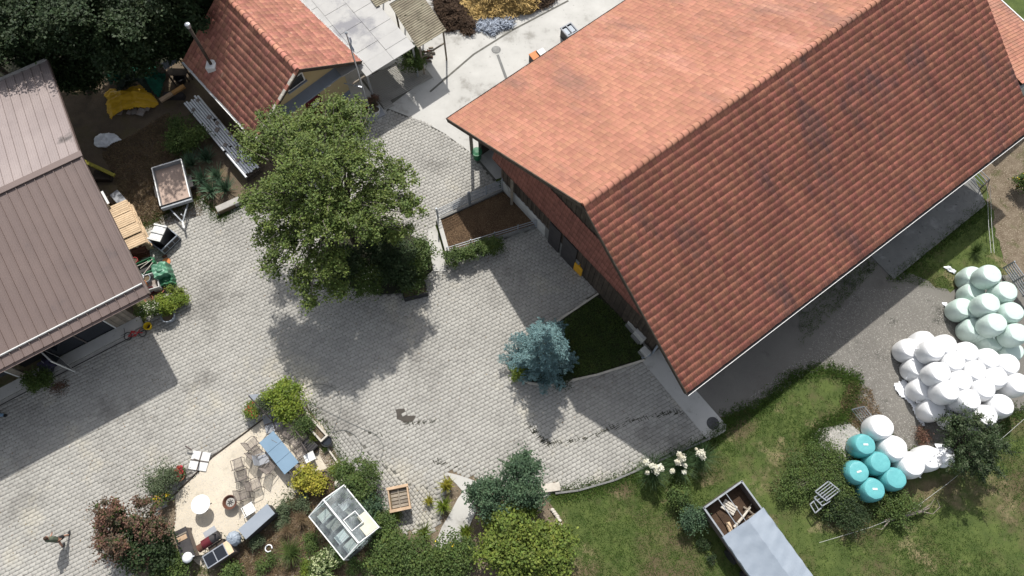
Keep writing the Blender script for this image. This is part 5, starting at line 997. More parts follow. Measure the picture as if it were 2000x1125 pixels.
for s_ in (-1, 1):
    n_ = 18; vs = [(s_*(hw+.04)+s_*xx, -.1+.3*math.cos(2*PI*k/n_), .3+.3*math.sin(2*PI*k/n_)) for xx in (0, .18) for k in range(n_)]
    MB().add(vs, [tuple(range(n_))[::-1], tuple(range(n_, 2*n_))]+[(k, (k+1) % n_, n_+(k+1) % n_, n_+k) for k in range(n_)]).build('wheel', 'black', t)
    MB().box(min(s_*(hw+.02), s_*(hw+.24)), max(s_*(hw+.02), s_*(hw+.24)), -.48, .28, .60, .64).build('mudguard', 'char', t)

# ------------------------------------------------------------ stacked roofing sheets with stones
a, b, c_ = G(359, 203, .8), G(380, 192, .8), G(496, 350, .8); wd = (b-a).length+.32; dd = (G(478, 346, .8)-a); L_ = dd.length; dd.normalize(); pr_ = Vector((-dd.y, dd.x, 0)); pr_ = pr_ if pr_.dot(b-a) > 0 else -pr_
t = thing('sheet_stack', 'long stack of pale corrugated roofing sheets weighted with stones beside the small house', 'stacked sheets', (a.x, a.y, 0))
for k in range(2):
    f = lambda s, q, k=k: tuple(a+pr_*(wd*s)+dd*(L_*q)+Vector((0, 0, .45+.12*k-.8+.026*math.sin(s*2*PI*6))))
    MB().grid(f, 30, 8).build('roofing_sheet', 'wood_dark', t, world=True, solid=.01)
for k in range(7):
    for j in range(3):
        o_k = random.uniform(-.12, .12); q0_, q1_ = j/3, (j+1)/3-.006
        f = lambda s, q, k=k, o_k=o_k, q0_=q0_, q1_=q1_: tuple(a+pr_*(wd*(k+.07+.76*s)/7)+dd*(L_*(q0_+(q1_-q0_)*q)+o_k)+Vector((0, 0, -.04+.045*math.sin(s*PI)+.01*(k % 2))))
        MB().grid(f, 6, 4).build('roofing_sheet', 'plastic_white', t, world=True, solid=.01)
for q in (.03, .25, .5, .75, .97): p = a+dd*L_*q; MB().beam(Vector((p.x, p.y, .22)), Vector((p.x, p.y, .22))+pr_*wd, .12, .36).build('support_beam', 'wood_dark', t, world=True)
for i, (s_, q, w2) in enumerate(((.75, .06, .2), (.2, .12, .2), (.62, .28, .26), (.75, .38, .22), (.5, .44, .28), (.9, .55, .2), (.3, .62, .22), (.7, .72, .2), (.3, .82, .25), (.6, .88, .22))):
    p = a+pr_*(wd*s_)+dd*(L_*q); st = thing('stone_weight', f"grey stone slab lying on the roofing sheets, {['first','second','third','fourth','fifth','sixth','seventh','eighth','ninth','last'][i]} from the dark wood end", 'stone', (p.x, p.y, .83), random.random()*.6+.8, 'stones on the roofing sheets')
    MB().box(-w2/2, w2/2, -w2*.38, w2*.38, 0, .10).build('slab', 'brick_m', st, bevel=.02)
# trough with soil by the yuccas
ctr, rz, w_, l_ = rect((424, 413), (470, 392), (466, 384), .38); l_ = .5
def trough(name, label, ctr, rz, w_, l_, h, material, fill='soil', th=.08, cat='trough'):
    t = thing(name, label, cat, ctr, rz); hw, hl = w_/2, l_/2
    MB().box(-hw, hw, -hl, -hl+th, 0, h).build('side_wall', material, t, bevel=.01); MB().box(-hw, hw, hl-th, hl, 0, h).build('side_wall', material, t, bevel=.01)
    MB().box(-hw, -hw+th, -hl+th, hl-th, 0, h-.003).build('end_wall', material, t, bevel=.01); MB().box(hw-th, hw, -hl+th, hl-th, 0, h-.003).build('end_wall', material, t, bevel=.01)
    MB().box(-hw+th, hw-th, -hl+th, hl-th, 0, h-.14).build('filling', fill, t); return t
t = thing('stone_block', 'long low stone block at the end of the yucca bed', 'stone block', ctr, rz); MB().box(-w_/2, w_/2, -.2, .2, 0, .38).build('block', 'stone', t, bevel=.03); MB().box(-w_/2+.05, w_/2-.4, -.22, -.205, 0, .36).build('facing', 'soil', t)
ctr, rz, w_, l_ = rect((627, 864), (641, 851), (603, 805), .45); trough('stone_trough', 'long pale stone trough with bare soil beside the paving', ctr, rz, w_, l_, .5, 'stone_pale', th=.09)
ctr, rz, w_, l_ = rect((787, 578), (834, 566), (830, 556), .6); trough('planter_box', 'dark rectangular planter box at the lower right of the tree bed', ctr, rz, w_, .62, .55, 'black', 'soil', .05, 'planter')

# ------------------------------------------------------------ tarpaulins and the heap, dirt yard
cloth('yellow_tarpaulin', [(206, 190), (215, 181), (232, 181), (245, 186), (282, 170), (297, 185), (312, 205), (303, 214), (290, 216), (262, 222), (240, 228), (222, 238), (215, 226), (216, 200)], .12, 'tarp_yellow', 'crumpled yellow tarpaulin weighted with grey slabs in the dirt yard', 'tarpaulin', .13, 3.0, 17, mound=.35, n=44)
cloth('dark_net', [(225, 186), (240, 172), (262, 158), (290, 152), (302, 170), (298, 190), (276, 172), (246, 187)], .2, 'net_dark', 'dark crumpled netting heap between yellow tarpaulin and green net', 'net', .22, 4, 8, mound=.5, n=24)
cloth('green_net', [(285, 145), (300, 137), (322, 140), (332, 152), (326, 172), (312, 196), (300, 180), (290, 162)], .15, 'net_green', 'bright green net draped right of the yellow tarpaulin', 'net', .2, 5, 9, mound=.45, n=26)
cloth('green_net', [(212, 150), (245, 140), (285, 138), (262, 152), (240, 168), (222, 172)], .15, 'net_green', 'green net lying in the shade at the foot of the wood', 'net', .2, 5, 10, mound=.35, n=24)
for i, (u, v, r_, lb) in enumerate(((266, 222, .35, 'larger'), (279, 223, .45, 'widest'), (291, 216, .3, 'right hand'), (238, 224, .3, 'leftmost brown'), (256, 224, .25, 'small middle'))):
    t = thing('paving_slab', f'{lb} slab weighing down the lower edge of the yellow tarpaulin', 'stone', G(u, v), random.uniform(-.3, .3)); t.location.z = .20; MB().box(-r_/2, r_/2, -r_*.55, r_*.55, 0, .07).build('slab', 'brick_m', t, bevel=.01)
a, b = G(313, 197, .5), G(360, 168, .5); md = a.lerp(b, .5)
t = thing('timber_beam', 'orange timber beam lying beside the green net', 'beam', (md.x, md.y, .38)); MB().beam(a, md-(b-a)*.01, .26, .14).build('half_beam', 'wood_teak', t, world=True); MB().beam(md, b, .26, .14).build('half_beam', 'wood_orange', t, world=True)
MB().box(md.x-.6, md.x+.6, md.y-.15, md.y+.15, .0, .42).build('support', 'char', t, world=True)
a, b = G(162, 314, .9), G(224, 343, .5); t = thing('timber_beam', 'mossy yellow green beam leaning out from under the metal shed verge', 'beam', b); t.location.z = 0; MB().beam(a, b, .2, .12).build('plank', 'wood_yellow', t, world=True); c_ = G(200, 342, .3); MB().box(c_.x-.5, c_.x+.5, c_.y-.3, c_.y+.3, 0, .35).build('trestle', 'wood_dark', t, world=True)
t = thing('workbench', 'dark bench with clutter under the side eave of the small house', 'bench', G(345, 140)); c_ = G(345, 140, .7)
MB().box(c_.x-.6, c_.x+.6, c_.y-.25, c_.y+.25, .62, .70).build('top', 'wood_dark', t, world=True); [MB().box(c_.x+sx*.5-.04, c_.x+sx*.5+.04, c_.y+sy*.2-.04, c_.y+sy*.2+.04, 0, .62).build('leg', 'wood_dark', t, world=True) for sx in (-1, 1) for sy in (-1, 1)]
a, b = G(322, 137, 1.8), G(352, 118, 1.8); e_ = G(338, 116, 1.9)-G(322, 137, 1.8)
t = thing('sheet_roof_scrap', 'leaning scrap of corrugated sheet at the rear corner of the small house', 'metal sheet', G(338, 128)); MB().grid(lambda s, q: tuple(a+(b-a)*s+Vector((-.25, .4, .1))*q+Vector((0, 0, .03*math.sin(s*40)))), 40, 3).build('sheet', 'galv', t, world=True, solid=.01)
for s_ in (0, 1): p = a.lerp(b, s_); MB().box(p.x-.03, p.x+.03, p.y-.03, p.y+.03, 0, 1.78).build('post', 'wood_dark', t, world=True)
t = thing('wheelbarrow_tub', 'dark round tub in the gap beside the orange beam', 'tub', G(355, 158)); MB().lathe([(.28, 0), (.36, .4), (.33, .4), (.26, .06)], n=20).build('tub', 'black', t)

# pallets stacked beside the shed
pz = [(232, 408, .9, 0), (243, 430, 1.0, 0), (254, 452, 1.05, 0), (262, 470, .95, 0)]
ang = math.atan2(-fo.y, -fo.x); order = ['uppermost', 'second', 'third', 'lowest']
for k, (u, v, z, _) in enumerate(pz):
    c = G(u, v, .9)
    for j in range(7):
        zz = .02+.135*j; nm = f'{order[k]} stack of pale pallets beside the metal shed'
        t = thing('pallet', f"{['bottom', 'second lowest', 'third lowest', 'middle', 'third highest', 'second highest', 'top'][j]} pallet of the {order[k]} pale pile along the metal shed" , 'pallet', (c.x+random.uniform(-.04, .04), c.y+random.uniform(-.04, .04), zz), math.atan2(fo.y, fo.x)+random.uniform(-.05, .05), 'pale pallets piled along the metal shed')
        w2, l2 = .78, 1.15
        for s in range(6): x = -w2/2+w2*(s+.5)/6; MB().box(-l2/2*0+x-.055, x+.055, -l2/2, l2/2, .09, .115).build('slat', 'wood_pale', t) if j > 4 else None
        if j <= 4: MB().box(-w2/2, w2/2, -l2/2, l2/2, .10, .115).build('deck', 'wood_pale', t)
        for y in (-l2/2+.06, 0, l2/2-.06): MB().box(-w2/2, w2/2, y-.05, y+.05, .0, .088).build('bearer', 'wood_pale', t)
t = thing('roof_tile_pile', 'pile of dark brown old boards at the lower end of the pallets', 'pile', G(262, 486)); c = G(262, 486, .7)
for j in range(9): MB().beam(Vector((c.x-.5+random.uniform(-.1, .1), c.y-.2, .08+.075*j)), Vector((c.x+.45+random.uniform(-.1, .1), c.y+.2+random.uniform(-.1, .1), .08+.075*j)), .55-.03*j, .06).build('board', 'rust', t, world=True)
for u0, v0, u1, v1, z, wd, mt, lb in ((222, 376, 240, 396, .5, .5, 'slab_grey', 'pale grey board lying at the top of the pallet row'), (243, 408, 268, 432, .3, .35, 'wood_grey', 'grey brown plank on the ground right of the pallets'), (199, 374, 212, 398, 1.2, .12, 'white_paint', 'white pipe leaning at the shed wall above the pallets'), (232, 398, 256, 422, .5, .2, 'wood_dark', 'dark broken plank behind the grey brown plank')):
    a, b = G(u0, v0, z), G(u1, v1, z); t = thing('plank', lb, 'plank', (a+b)/2); t.location.z = 0; MB().beam(a, b, wd, .05).build('board', mt, t, world=True); p = (a+b)/2; MB().box(p.x-.1, p.x+.1, p.y-.1, p.y+.1, 0, z-.03).build('support', 'wood_dark', t, world=True)
# plastic pallet boxes
ctr, rz, w_, l_ = rect((318, 486), (342, 463), (322, 443), .55)
t = thing('pallet_box', 'lower dark grey plastic pallet box standing on the paving', 'box', ctr, rz); hw, hl = .62, .52
for x0, x1, a, b in ((-hw, -hw+.05, -hl, hl), (hw-.05, hw, -hl, hl), (-hw+.05, hw-.05, -hl, -hl+.05), (-hw+.05, hw-.05, hl-.05, hl)): MB().box(x0, x1, a, b, .12, .62).build('side_wall', 'cabinet', t, bevel=.01)
MB().box(-hw, hw, -hl, hl, .08, .14).build('floor', 'char', t); [MB().box(x-.06, x+.06, -hl, hl, .0, .079).build('runner', 'char', t) for x in (-.5, 0, .5)]
for y in (-1, 1): [MB().box(x-.17, x+.17, y*(hl+.005)-.006, y*(hl+.005)+.006, .22, .55).build('side_panel', 'char', t) for x in (-.38, 0, .38)]
t = thing('pallet_box', 'light grey topped upside down plastic box set inside the dark one', 'box', (ctr.x-.12, ctr.y+.10, .15), rz+.42); hw, hl = .48, .38
MB().box(-hw, hw, -hl, hl, 0, .86).build('body', 'black', t, bevel=.02); [MB().box(x-.21, x+.21, -hl+.03, hl-.03, .862, .90).build('top_panel', 'slab_pale', t, bevel=.01) for x in (-.235, .235)]
for x in (-.44, 0, .44): MB().box(x-.045, x+.045, -hl, hl, .902, .96).build('runner', 'slab_pale', t)
for x in (-.235, .235): MB().box(x-.13, x+.13, -.2, .2, .901, .915).build('recess', 'plastic_white', t)
# round terracotta lid on paving, garden clutter
t = thing('saucer', 'round pinkish clay saucer lying on the paving by the green wrapped box', 'saucer', G(326, 512)); t.location.z = .04; MB().lathe([(.2, 0), (.23, .03), (.21, .03), (.2, .015)], n=20).build('dish', 'orange', t)
t = thing('brick', 'dark red brick at the rim of the clay saucer', 'brick', G(323, 502), .4); t.location.z = .04; MB().box(-.12, .12, -.06, .06, 0, .08).build('block', 'rust', t)
def crate(name, label, cat, u, v, z, w_, l_, h, rz, material, inner='char', th=.04, content=None):
    c = G(u, v, z+h); t = thing(name, label, cat, (c.x, c.y, z), rz); hw, hl = w_/2, l_/2
    for nm, x0, x1, a, b in (('side_wall', -hw, -hw+th, -hl, hl), ('side_wall', hw-th, hw, -hl, hl), ('end_wall', -hw+th, hw-th, -hl, -hl+th), ('end_wall', -hw+th, hw-th, hl-th, hl)): MB().box(x0, x1, a, b, 0, h).build(nm, material, t, bevel=.008)
    MB().box(-hw+th, hw-th, -hl+th, hl-th, .02, h*.45).build('inside', content or inner, t); return t
crate('crate', 'green open box full of garden tools next to the shed wall', 'crate', 283, 520, .03, .95, .8, .62, .5, 'green_plastic', 'char')
for k, (dx, dy) in enumerate(((-.25, .1), (.05, .15), (.2, -.1))): 
    c = G(283, 520, .7); t = thing('garden_tool', f"{['left','middle','right'][k]} pale handle lying across the green box of tools", 'tool', (c.x+dx, c.y+dy, .66), .5+k*.3); MB().tube([(-.4, 0, .03), (.4, 0, .03)], .025, 6).build('shaft', 'stone_pale', t); MB().box(.38, .52, -.07, .07, .01, .05).build('head', 'green_plastic', t)
crate('crate', 'large pale rimmed open box holding pots below the green box', 'crate', 291, 550, .03, .95, .95, .6, .35, 'slab_pale', 'brick_m', content='brick_m')
def pot(name, label, cat, u, v, z, r, h, material, fill='soil', thing_z=None):
    c = G(u, v, z+h); t = thing(name, label, cat, (c.x, c.y, z)); MB().lathe([(r*.72, 0), (r*.95, h*.85), (r*1.05, h*.86), (r*1.05, h), (r*.92, h), (r*.90, h*.8), (r*.86, h*.78)], n=20).build('pot_wall', material, t, smooth=False)
    MB().lathe([(r*.86, h*.70), (r*.86, h*.80)], n=20).build('filling', fill, t); return t
pot('pot', 'blue grey pot inside the pale rimmed box', 'pot', 285, 543, .30, .22, .32, 'cabinet')
pot('pot', 'orange red pot at the shed side of the pale rimmed box', 'pot', 279, 553, .35, .17, .3, 'orange')
pot('pot', 'white tub at the shed side corner of the pale rimmed box', 'pot', 274, 541, .35, .18, .3, 'plastic_white')
pot('pot', 'red pot squeezed between shed wall and green box', 'pot', 262, 508, .3, .18, .3, 'red')
pot('pot', 'round brown clay pot left of the yellow green bush', 'pot', 301, 578, .03, .22, .3, 'rust')
pot('pot', 'clay pot nearest the corner of the metal shed', 'pot', 290, 583, .03, .22, .3, 'terracotta')
crate('crate', 'dark red planter crate between the pots and the pale rimmed box', 'crate', 289, 568, .03, .55, .4, .35, .4, 'dark_red', 'lf_mid')
t = thing('bowl', 'wide terracotta bowl on the paving below the green wrapped box', 'bowl', G(313, 567)); MB().lathe([(.15, .03), (.34, .22), (.30, .22), (.13, .07)], n=22).build('dish', 'terracotta', t); MB().tube([(.3, 0, .25), (.62, .12, .27)], .03, 6).build('handle', 'orange', t)
pot('planter_pot', 'big dark pot carrying the yellow green cypress bush', 'pot', 327, 616, .03, .36, .42, 'cabinet')
def wrapped(name, label, u, v, h, w_, l_, rz, material):
    c = G(u, v, h*.8); t = thing(name, label, 'covered box', (c.x, c.y, .02), rz); m = MB(); n_ = 14
    def f(s, q):
        x, y = (s-.5)*2, (q-.5)*2; k = max(abs(x), abs(y)); inner = .72; z = h if k < inner else h*(1-(k-inner)/(1-inner)*.98)
        sc = 1 if k < inner else (inner/k)*(1+.12*(k-inner)/(1-inner)); xx = x*sc/inner*.5*w_; yy = y*sc/inner*.5*l_
        return (xx+.02*math.sin(7*y+5*z), yy+.02*math.sin(9*x+6*z), z+.025*math.sin(9*x+4*y)*math.sin(7*y)+(.05 if k < .3 else 0))
    m.grid(f, 28, 28).build('cover', material, t, smooth=False, solid=.01); return t
wrapped('covered_box', 'crinkled green tarpaulin wrapped box on the paving beside the shed clutter', 314, 528, .85, .75, .75, .45, 'tarp_green')
wrapped('covered_box', 'lower dark green wrapped box against the tarpaulin box', 325, 548, .45, .7, .5, .3, 'green_plastic')

# in front of the metal shed
t = thing('bucket', 'yellow bucket standing by the shed doorway bush', 'bucket', G(293, 640)); t.location.z = .03; MB().lathe([(.13, 0), (.20, .26), (.22, .27), (.22, .30), (.18, .30), (.12, .04)], n=20).build('shell', 'yellow', t); MB().lathe([(.135, .04), (.14, .05)], n=16).build('bottom', 'wood_dark', t)
t = thing('push_bike', 'small red childs bike lying in front of the shed window', 'bicycle', G(266, 655)); c = G(266, 655)
for (x, y) in ((-.35, -.1), (.38, .12)): 
    m = MB(); m.tube([(c.x+x+.2*math.cos(k*PI/8), c.y+y+.2*math.sin(k*PI/8), .08+.12*(math.sin(k*PI/8)+1)/2) for k in range(17)], .022, 5, False); m.build('wheel', 'black', t, world=True)
m = MB()
for a, b in (((-.35, -.1, .12), (-.05, .1, .3)), ((-.05, .1, .3), (.38, .12, .12)), ((-.35, -.1, .12), (.05, -.08, .16)), ((.05, -.08, .16), (.3, .25, .3)), ((-.05, .1, .3), (.05, -.08, .16))): m.tube([(c.x+p[0], c.y+p[1], p[2]) for p in (a, b)], .028, 6)
m.build('frame', 'red', t, world=True); MB().box(c.x-.15, c.x+.05, c.y+.05, c.y+.15, .3, .35).build('saddle', 'red', t, world=True)
MB().tube([(c.x-.55, c.y+.30, .35), (c.x-.45, c.y, .3), (c.x-.65, c.y-.15, .3)], .015, 5).build('handlebar', 'black', t, world=True)
t = thing('folded_parasol', 'dark purple folded parasol bundle beside the shaded bush', 'parasol', G(100, 716)); c = G(100, 716)
m = MB(); prof = [(.05, 0), (.06, .1), (.34, .12), (.42, .3), (.40, .5), (.28, .62), (.08, .68)]
vs = []; n_ = 24
for r_, z in prof: vs += [(r_*(1+.18*math.sin(6*2*PI*k/n_+z*3))*math.cos(2*PI*k/n_), r_*(1+.18*math.sin(6*2*PI*k/n_+z*3))*math.sin(2*PI*k/n_), z) for k in range(n_)]
m.add(vs, [(i*n_+k, i*n_+(k+1) % n_, (i+1)*n_+(k+1) % n_, (i+1)*n_+k) for i in range(len(prof)-1) for k in range(n_)]+[tuple(range(n_))[::-1], tuple(range(len(vs)-n_, len(vs)))]); m.build('canopy', 'purple', t); MB().tube([(0, 0, .6), (.05, .05, .95)], .025, 6).build('pole', 'steel', t)
t = thing('toy_tricycle', 'small blue toy at the left edge in the shed shadow', 'toy', G(4, 812)); t.location.z = .03; MB().box(-.2, .2, -.08, .08, .14, .26).build('body', 'table_blue', t, bevel=.03); [MB().lathe([(.09, 0), (.09, .05)], (x, y, .0), 12).build('wheel', 'black', t) for x, y in ((-.18, .12), (-.18, -.16), (.2, 0))]
c = G(90, 765); 
plant('shrub', 'dead brown leaves beside the shaded bush on the paving', 'shrub', 118, 760, .08, .45, 500, .06, 'lf_rust', cr=.2)

# ------------------------------------------------------------ flagpole, planter, gridded paving
fb = G(724, 222); ft = next(h for h in [4+.05*k for k in range(100)] if (G(676, 66, h)-Vector((fb.x, fb.y, h))).y < .02)
t = thing('flagpole', 'tall grey flagpole with a hanging flag in front of the canopy', 'flagpole', fb); MB().tube([(0, 0, 0), (0, 0, ft)], [.055, .035], 10).build('pole', 'steel', t); MB().lathe([(.03, 0), (.08, .05), (.08, .1), (.02, .15)], (0, 0, ft), 12).build('ball', 'galv', t)
MB().grid(lambda s, q: (.04+.10*s+.03*math.sin(q*8), .03*math.sin(s*9+q*3), ft-.25-1.25*q*(1-.25*s)), 8, 14).build('flag', 'flag', t, solid=.01)
MB().beam((0, 0, 2.6), (-1.1, .25, 2.6), .05, .05).build('bracket', 'steel', t)
pot('planter_pot', 'pale round pot with a dark red leaved plant at the foot of the flagpole', 'pot', 733, 213, .05, .26, .5, 'slab_pale')
plant('shrub', 'dark red round leaved plant growing in the pale pot', 'shrub', 729, 199, 1.2, .34, 2200, .07, 'lf_rust', cr=.10)
t = thing('slab_base', 'square grey slab under the flagpole and pot', 'slab', G(733, 226), .55); t.location.z = .03; MB().box(-.55, .55, -.3, .3, 0, .08).build('slab', 'slab_grey', t)
plant('shrub', 'pinkish red flowers beside the foot of the flagpole', 'shrub', 714, 214, .5, .3, 500, .07, 'lf_mid', extra=(('flowers', 'fl_red', 200, .06, .05),), cr=.12)
gp = [(700, 150), (800, 120), (838, 150), (750, 215)]; P4 = [G(u, v) for u, v in gp]
gb = MB().prism([tuple(p)[:2] for p in P4], .0, .036).build('grid_paving', 'joint', kind='structure')
gme = MB(); gx, gy = .60, .40
for i in range(4): 
    gme.box(-gx/2, gx/2, -gy/2+i*.12, -gy/2+i*.12+.045, 0, .05)
for i in range(8): gme.box(-gx/2+i*.08, -gx/2+i*.08+.03, -gy/2+.001, gy/2-.001, 0, .045)
mm = bpy.data.meshes.new('grid_paver'); mm.from_pydata(gme.v, [], gme.f); mm.materials.append(m_['paver'])
ca, sa = math.cos(math.radians(35)), math.sin(math.radians(35)); PP = np.array([tuple(p)[:2] for p in P4])
for j in range(-12, 13):
    for i in range(-12, 13):
        x, y = P4[0].x+2+i*.61*ca-j*.45*sa, P4[0].y-1+i*.61*sa+j*.45*ca
        if inpoly(np.array([[x, y]]), [tuple(q) for q in PP])[0]: piece('grid_paver', mm, gb, (x, y, .037), [[ca, -sa, 0], [sa, ca, 0], [0, 0, 1]])

# ------------------------------------------------------------ dung heap, straw, back of the yard
def heap(name, pts, h, material, label, cat, seed, n=44, lumps=.22, smooth=True, parent_cat=True, litter=None):
    W = PG(pts); a = np.array(W); x0, y0 = a.min(0)-.2; x1, y1 = a.max(0)+.2; rs = np.random.default_rng(seed); E_ = rough_edge(W, .4, .15, seed)
    Q = np.array([(x0+(x1-x0)*i/n, y0+(y1-y0)*j/n) for j in range(n+1) for i in range(n+1)]); ins = inpoly(Q, E_)
    ed = np.array(rough_edge(W, .15, 0, 0)); dmin = np.array([np.min(np.hypot(ed[:, 0]-q[0], ed[:, 1]-q[1])) for q in Q]); zz = np.zeros(len(Q)); ph = rs.random(10)*6.28; dr = rs.normal(size=(10, 2))
    for k in range(10): zz += np.sin(Q@dr[k]*(1.2+k*.9)+ph[k])*lumps/(1+k*.5)
    zz = np.where(ins, (np.clip(dmin/1.1, 0, 1)**.6)*(h+zz)+.05, -.05)
    m = MB(); m.v = [(q[0], q[1], z) for q, z in zip(Q, zz)]; F = [(j*(n+1)+i, j*(n+1)+i+1, (j+1)*(n+1)+i+1, (j+1)*(n+1)+i) for j in range(n) for i in range(n)]; m.f = [f for f in F if any(ins[list(f)])]
    c_ = (a[:, 0].mean(), a[:, 1].mean(), 0); t = thing(name, label, cat, c_); m.build('mound', material, t, world=True, smooth=smooth)
    if litter:
        idx = np.where(ins)[0]; k = rng.choice(idx, litter[0]); L = np.column_stack([Q[k]+rng.normal(0, .12, (litter[0], 2)), zz[k]+rng.uniform(-.02, .10, litter[0])]); scatter('loose_stalks', [(-.12, -.02, 0), (.12, -.015, .01), (.12, .015, .02), (-.12, .02, 0)], LF, L, rrot(litter[0], .5)*rng.uniform(.5, 1.3, litter[0])[:, None, None], litter[1], t, kind='stuff')
    return t
heap('dung_heap', [(838, -60), (905, -60), (905, 6), (922, 34), (930, 56), (918, 70), (896, 60), (872, 62), (860, 44), (846, 18)], .75, 'manure', 'brown dung heap beside the mossy open shed', 'heap', 3, litter=(5000, 'manure'))
heap('straw_heap', [(895, -70), (1060, -70), (1052, 8), (1034, 30), (1008, 30), (985, 42), (950, 38), (930, 44), (905, 34), (890, 14)], .9, 'straw', 'bright yellow straw heap at the top edge of the concrete yard', 'heap', 4, litter=(9000, 'straw'))
heap('scrap_heap', [(912, 40), (950, 38), (996, 36), (1000, 52), (975, 56), (962, 68), (944, 58), (924, 58)], .16, 'scrap_blue', 'bluish white litter of plastic scraps in front of the straw', 'heap', 5, lumps=.12, litter=(3500, 'scrap_blue'))
heap('ash_heap', [(1010, 16), (1030, 2), (1060, -20), (1110, -40), (1080, 6), (1045, 22), (1012, 30)], .3, 'char', 'dark wet silage remains right of the straw heap', 'heap', 6, lumps=.15, litter=(2500, 'manure'))
t = thing('pallet_container', 'grey plastic container with two open compartments behind the barn eave', 'container', G(1113, 70), .62); t.location.z = .04; c = G(1112, 58, .8); t.location = (c.x, c.y, .04)
MB().box(-.38, .38, -.38, .38, .0, .7).build('body', 'black', t); [MB().box(x0, x1, y0, y1, .70, .80).build('rim', 'slab_grey', t) for x0, x1, y0, y1 in ((-.42, .42, -.42, -.34), (-.42, .42, .34, .42), (-.42, -.34, -.34, .34), (.34, .42, -.34, .34), (-.03, .03, -.34, .34))]; [MB().box(x-.12, x+.12, -.25, .25, .701, .74).build('lid_panel', 'tarp_grey', t) for x in (-.19, .19)]
for u, v, mt, lb, dx in ((1045, 108, 'orange', 'orange brown box beside the barn eave in the concrete yard', 0), (1058, 103, 'slab_pale', 'pale blue white box next to the orange one at the barn eave', 0)):
    c = G(u, v, .7); t = thing('storage_box', lb, 'box', (c.x, c.y, .04), .6); MB().box(-.26, .26, -.27, .27, 0, .6).build('body', 'char' if mt == 'orange' else 'slab_grey', t); MB().box(-.28, .28, -.29, .29, .602, .66).build('lid', mt, t, bevel=.01)
c = G(932, 302, .4); t = thing('bin', 'dark green bin in the shaded barn corner bay', 'bin', (c.x, c.y, .04)); MB().lathe([(.22, 0), (.28, .6), (.30, .62), (.30, .68), (.1, .72)], n=18).build('shell', 'green_plastic', t); MB().lathe([(.31, .0), (.31, .03)], (0, 0, .66), 18).build('lid', 'green_plastic', t)
m_t = thing('split_logs', 'small pile of split logs under the mossy open shed', 'log pile', G(838, 112))
c = G(838, 108, .3)
for j in range(9): MB().tube([(c.x-.3+random.uniform(-.3, .3), c.y+.1*j-.3, .1+.12*(j % 3)), (c.x+.15+random.uniform(-.2, .2), c.y+.1*j-.25, .1+.12*(j % 3))], .07, 6).build('log', 'rust' if j % 2 else 'wood_grey', m_t, world=True)
c = G(1132, 513, 1.0); t = thing('yellow_box', 'amber yellow plastic box standing against the barn wall under the pent roof', 'box', (c.x, c.y, .05), -.85); MB().box(-.42, .42, -.20, .20, 0, .9).build('body', 'amber', t, bevel=.03); MB().box(-.25, .05, -.10, .10, .902, .93).build('opening', 'black', t); MB().box(.15, .33, -.10, .08, .902, .93).build('lid', 'yellow', t)
# masonry and pipes at the barn's lower corner
c = G(1248, 668); 
for i, (u, v, w2, l2, h2, lb) in enumerate(((1246, 662, .7, .3, .9, 'tall pale broken masonry block at the lower barn corner'), (1258, 690, .5, .35, .5, 'low pale stone block by the kerb end at the barn corner'), (1236, 645, .9, .2, .7, 'narrow pale wall stub along the foot of the dark barn wall'))):
    p = G(u, v); t = thing('stone_block', lb, 'stone block', p, -.88); MB().box(-w2/2, w2/2, -l2/2, l2/2, 0, h2).build('block', 'concrete', t, bevel=.03); MB().box(-w2/2, w2/2-.1, -l2/2-.1, -l2/2-.005, 0, h2*.5).build('footing', 'concrete_dark', t)
t = thing('downpipe', 'grey bent downpipe at the lower barn corner', 'pipe', G(1268, 688)); a_ = G(1274, 690, 0); MB().tube([a_, a_+Vector((0, 0, 2.2)), a_+Vector((.5, -.5, 3.4))], .06, 8).build('pipe_wall', 'cabinet', t, world=True); MB().tube([a_+Vector((-.1, -.1, .1)), a_+Vector((-.6, -.3, .1))], .06, 8).build('outlet', 'cabinet', t, world=True)

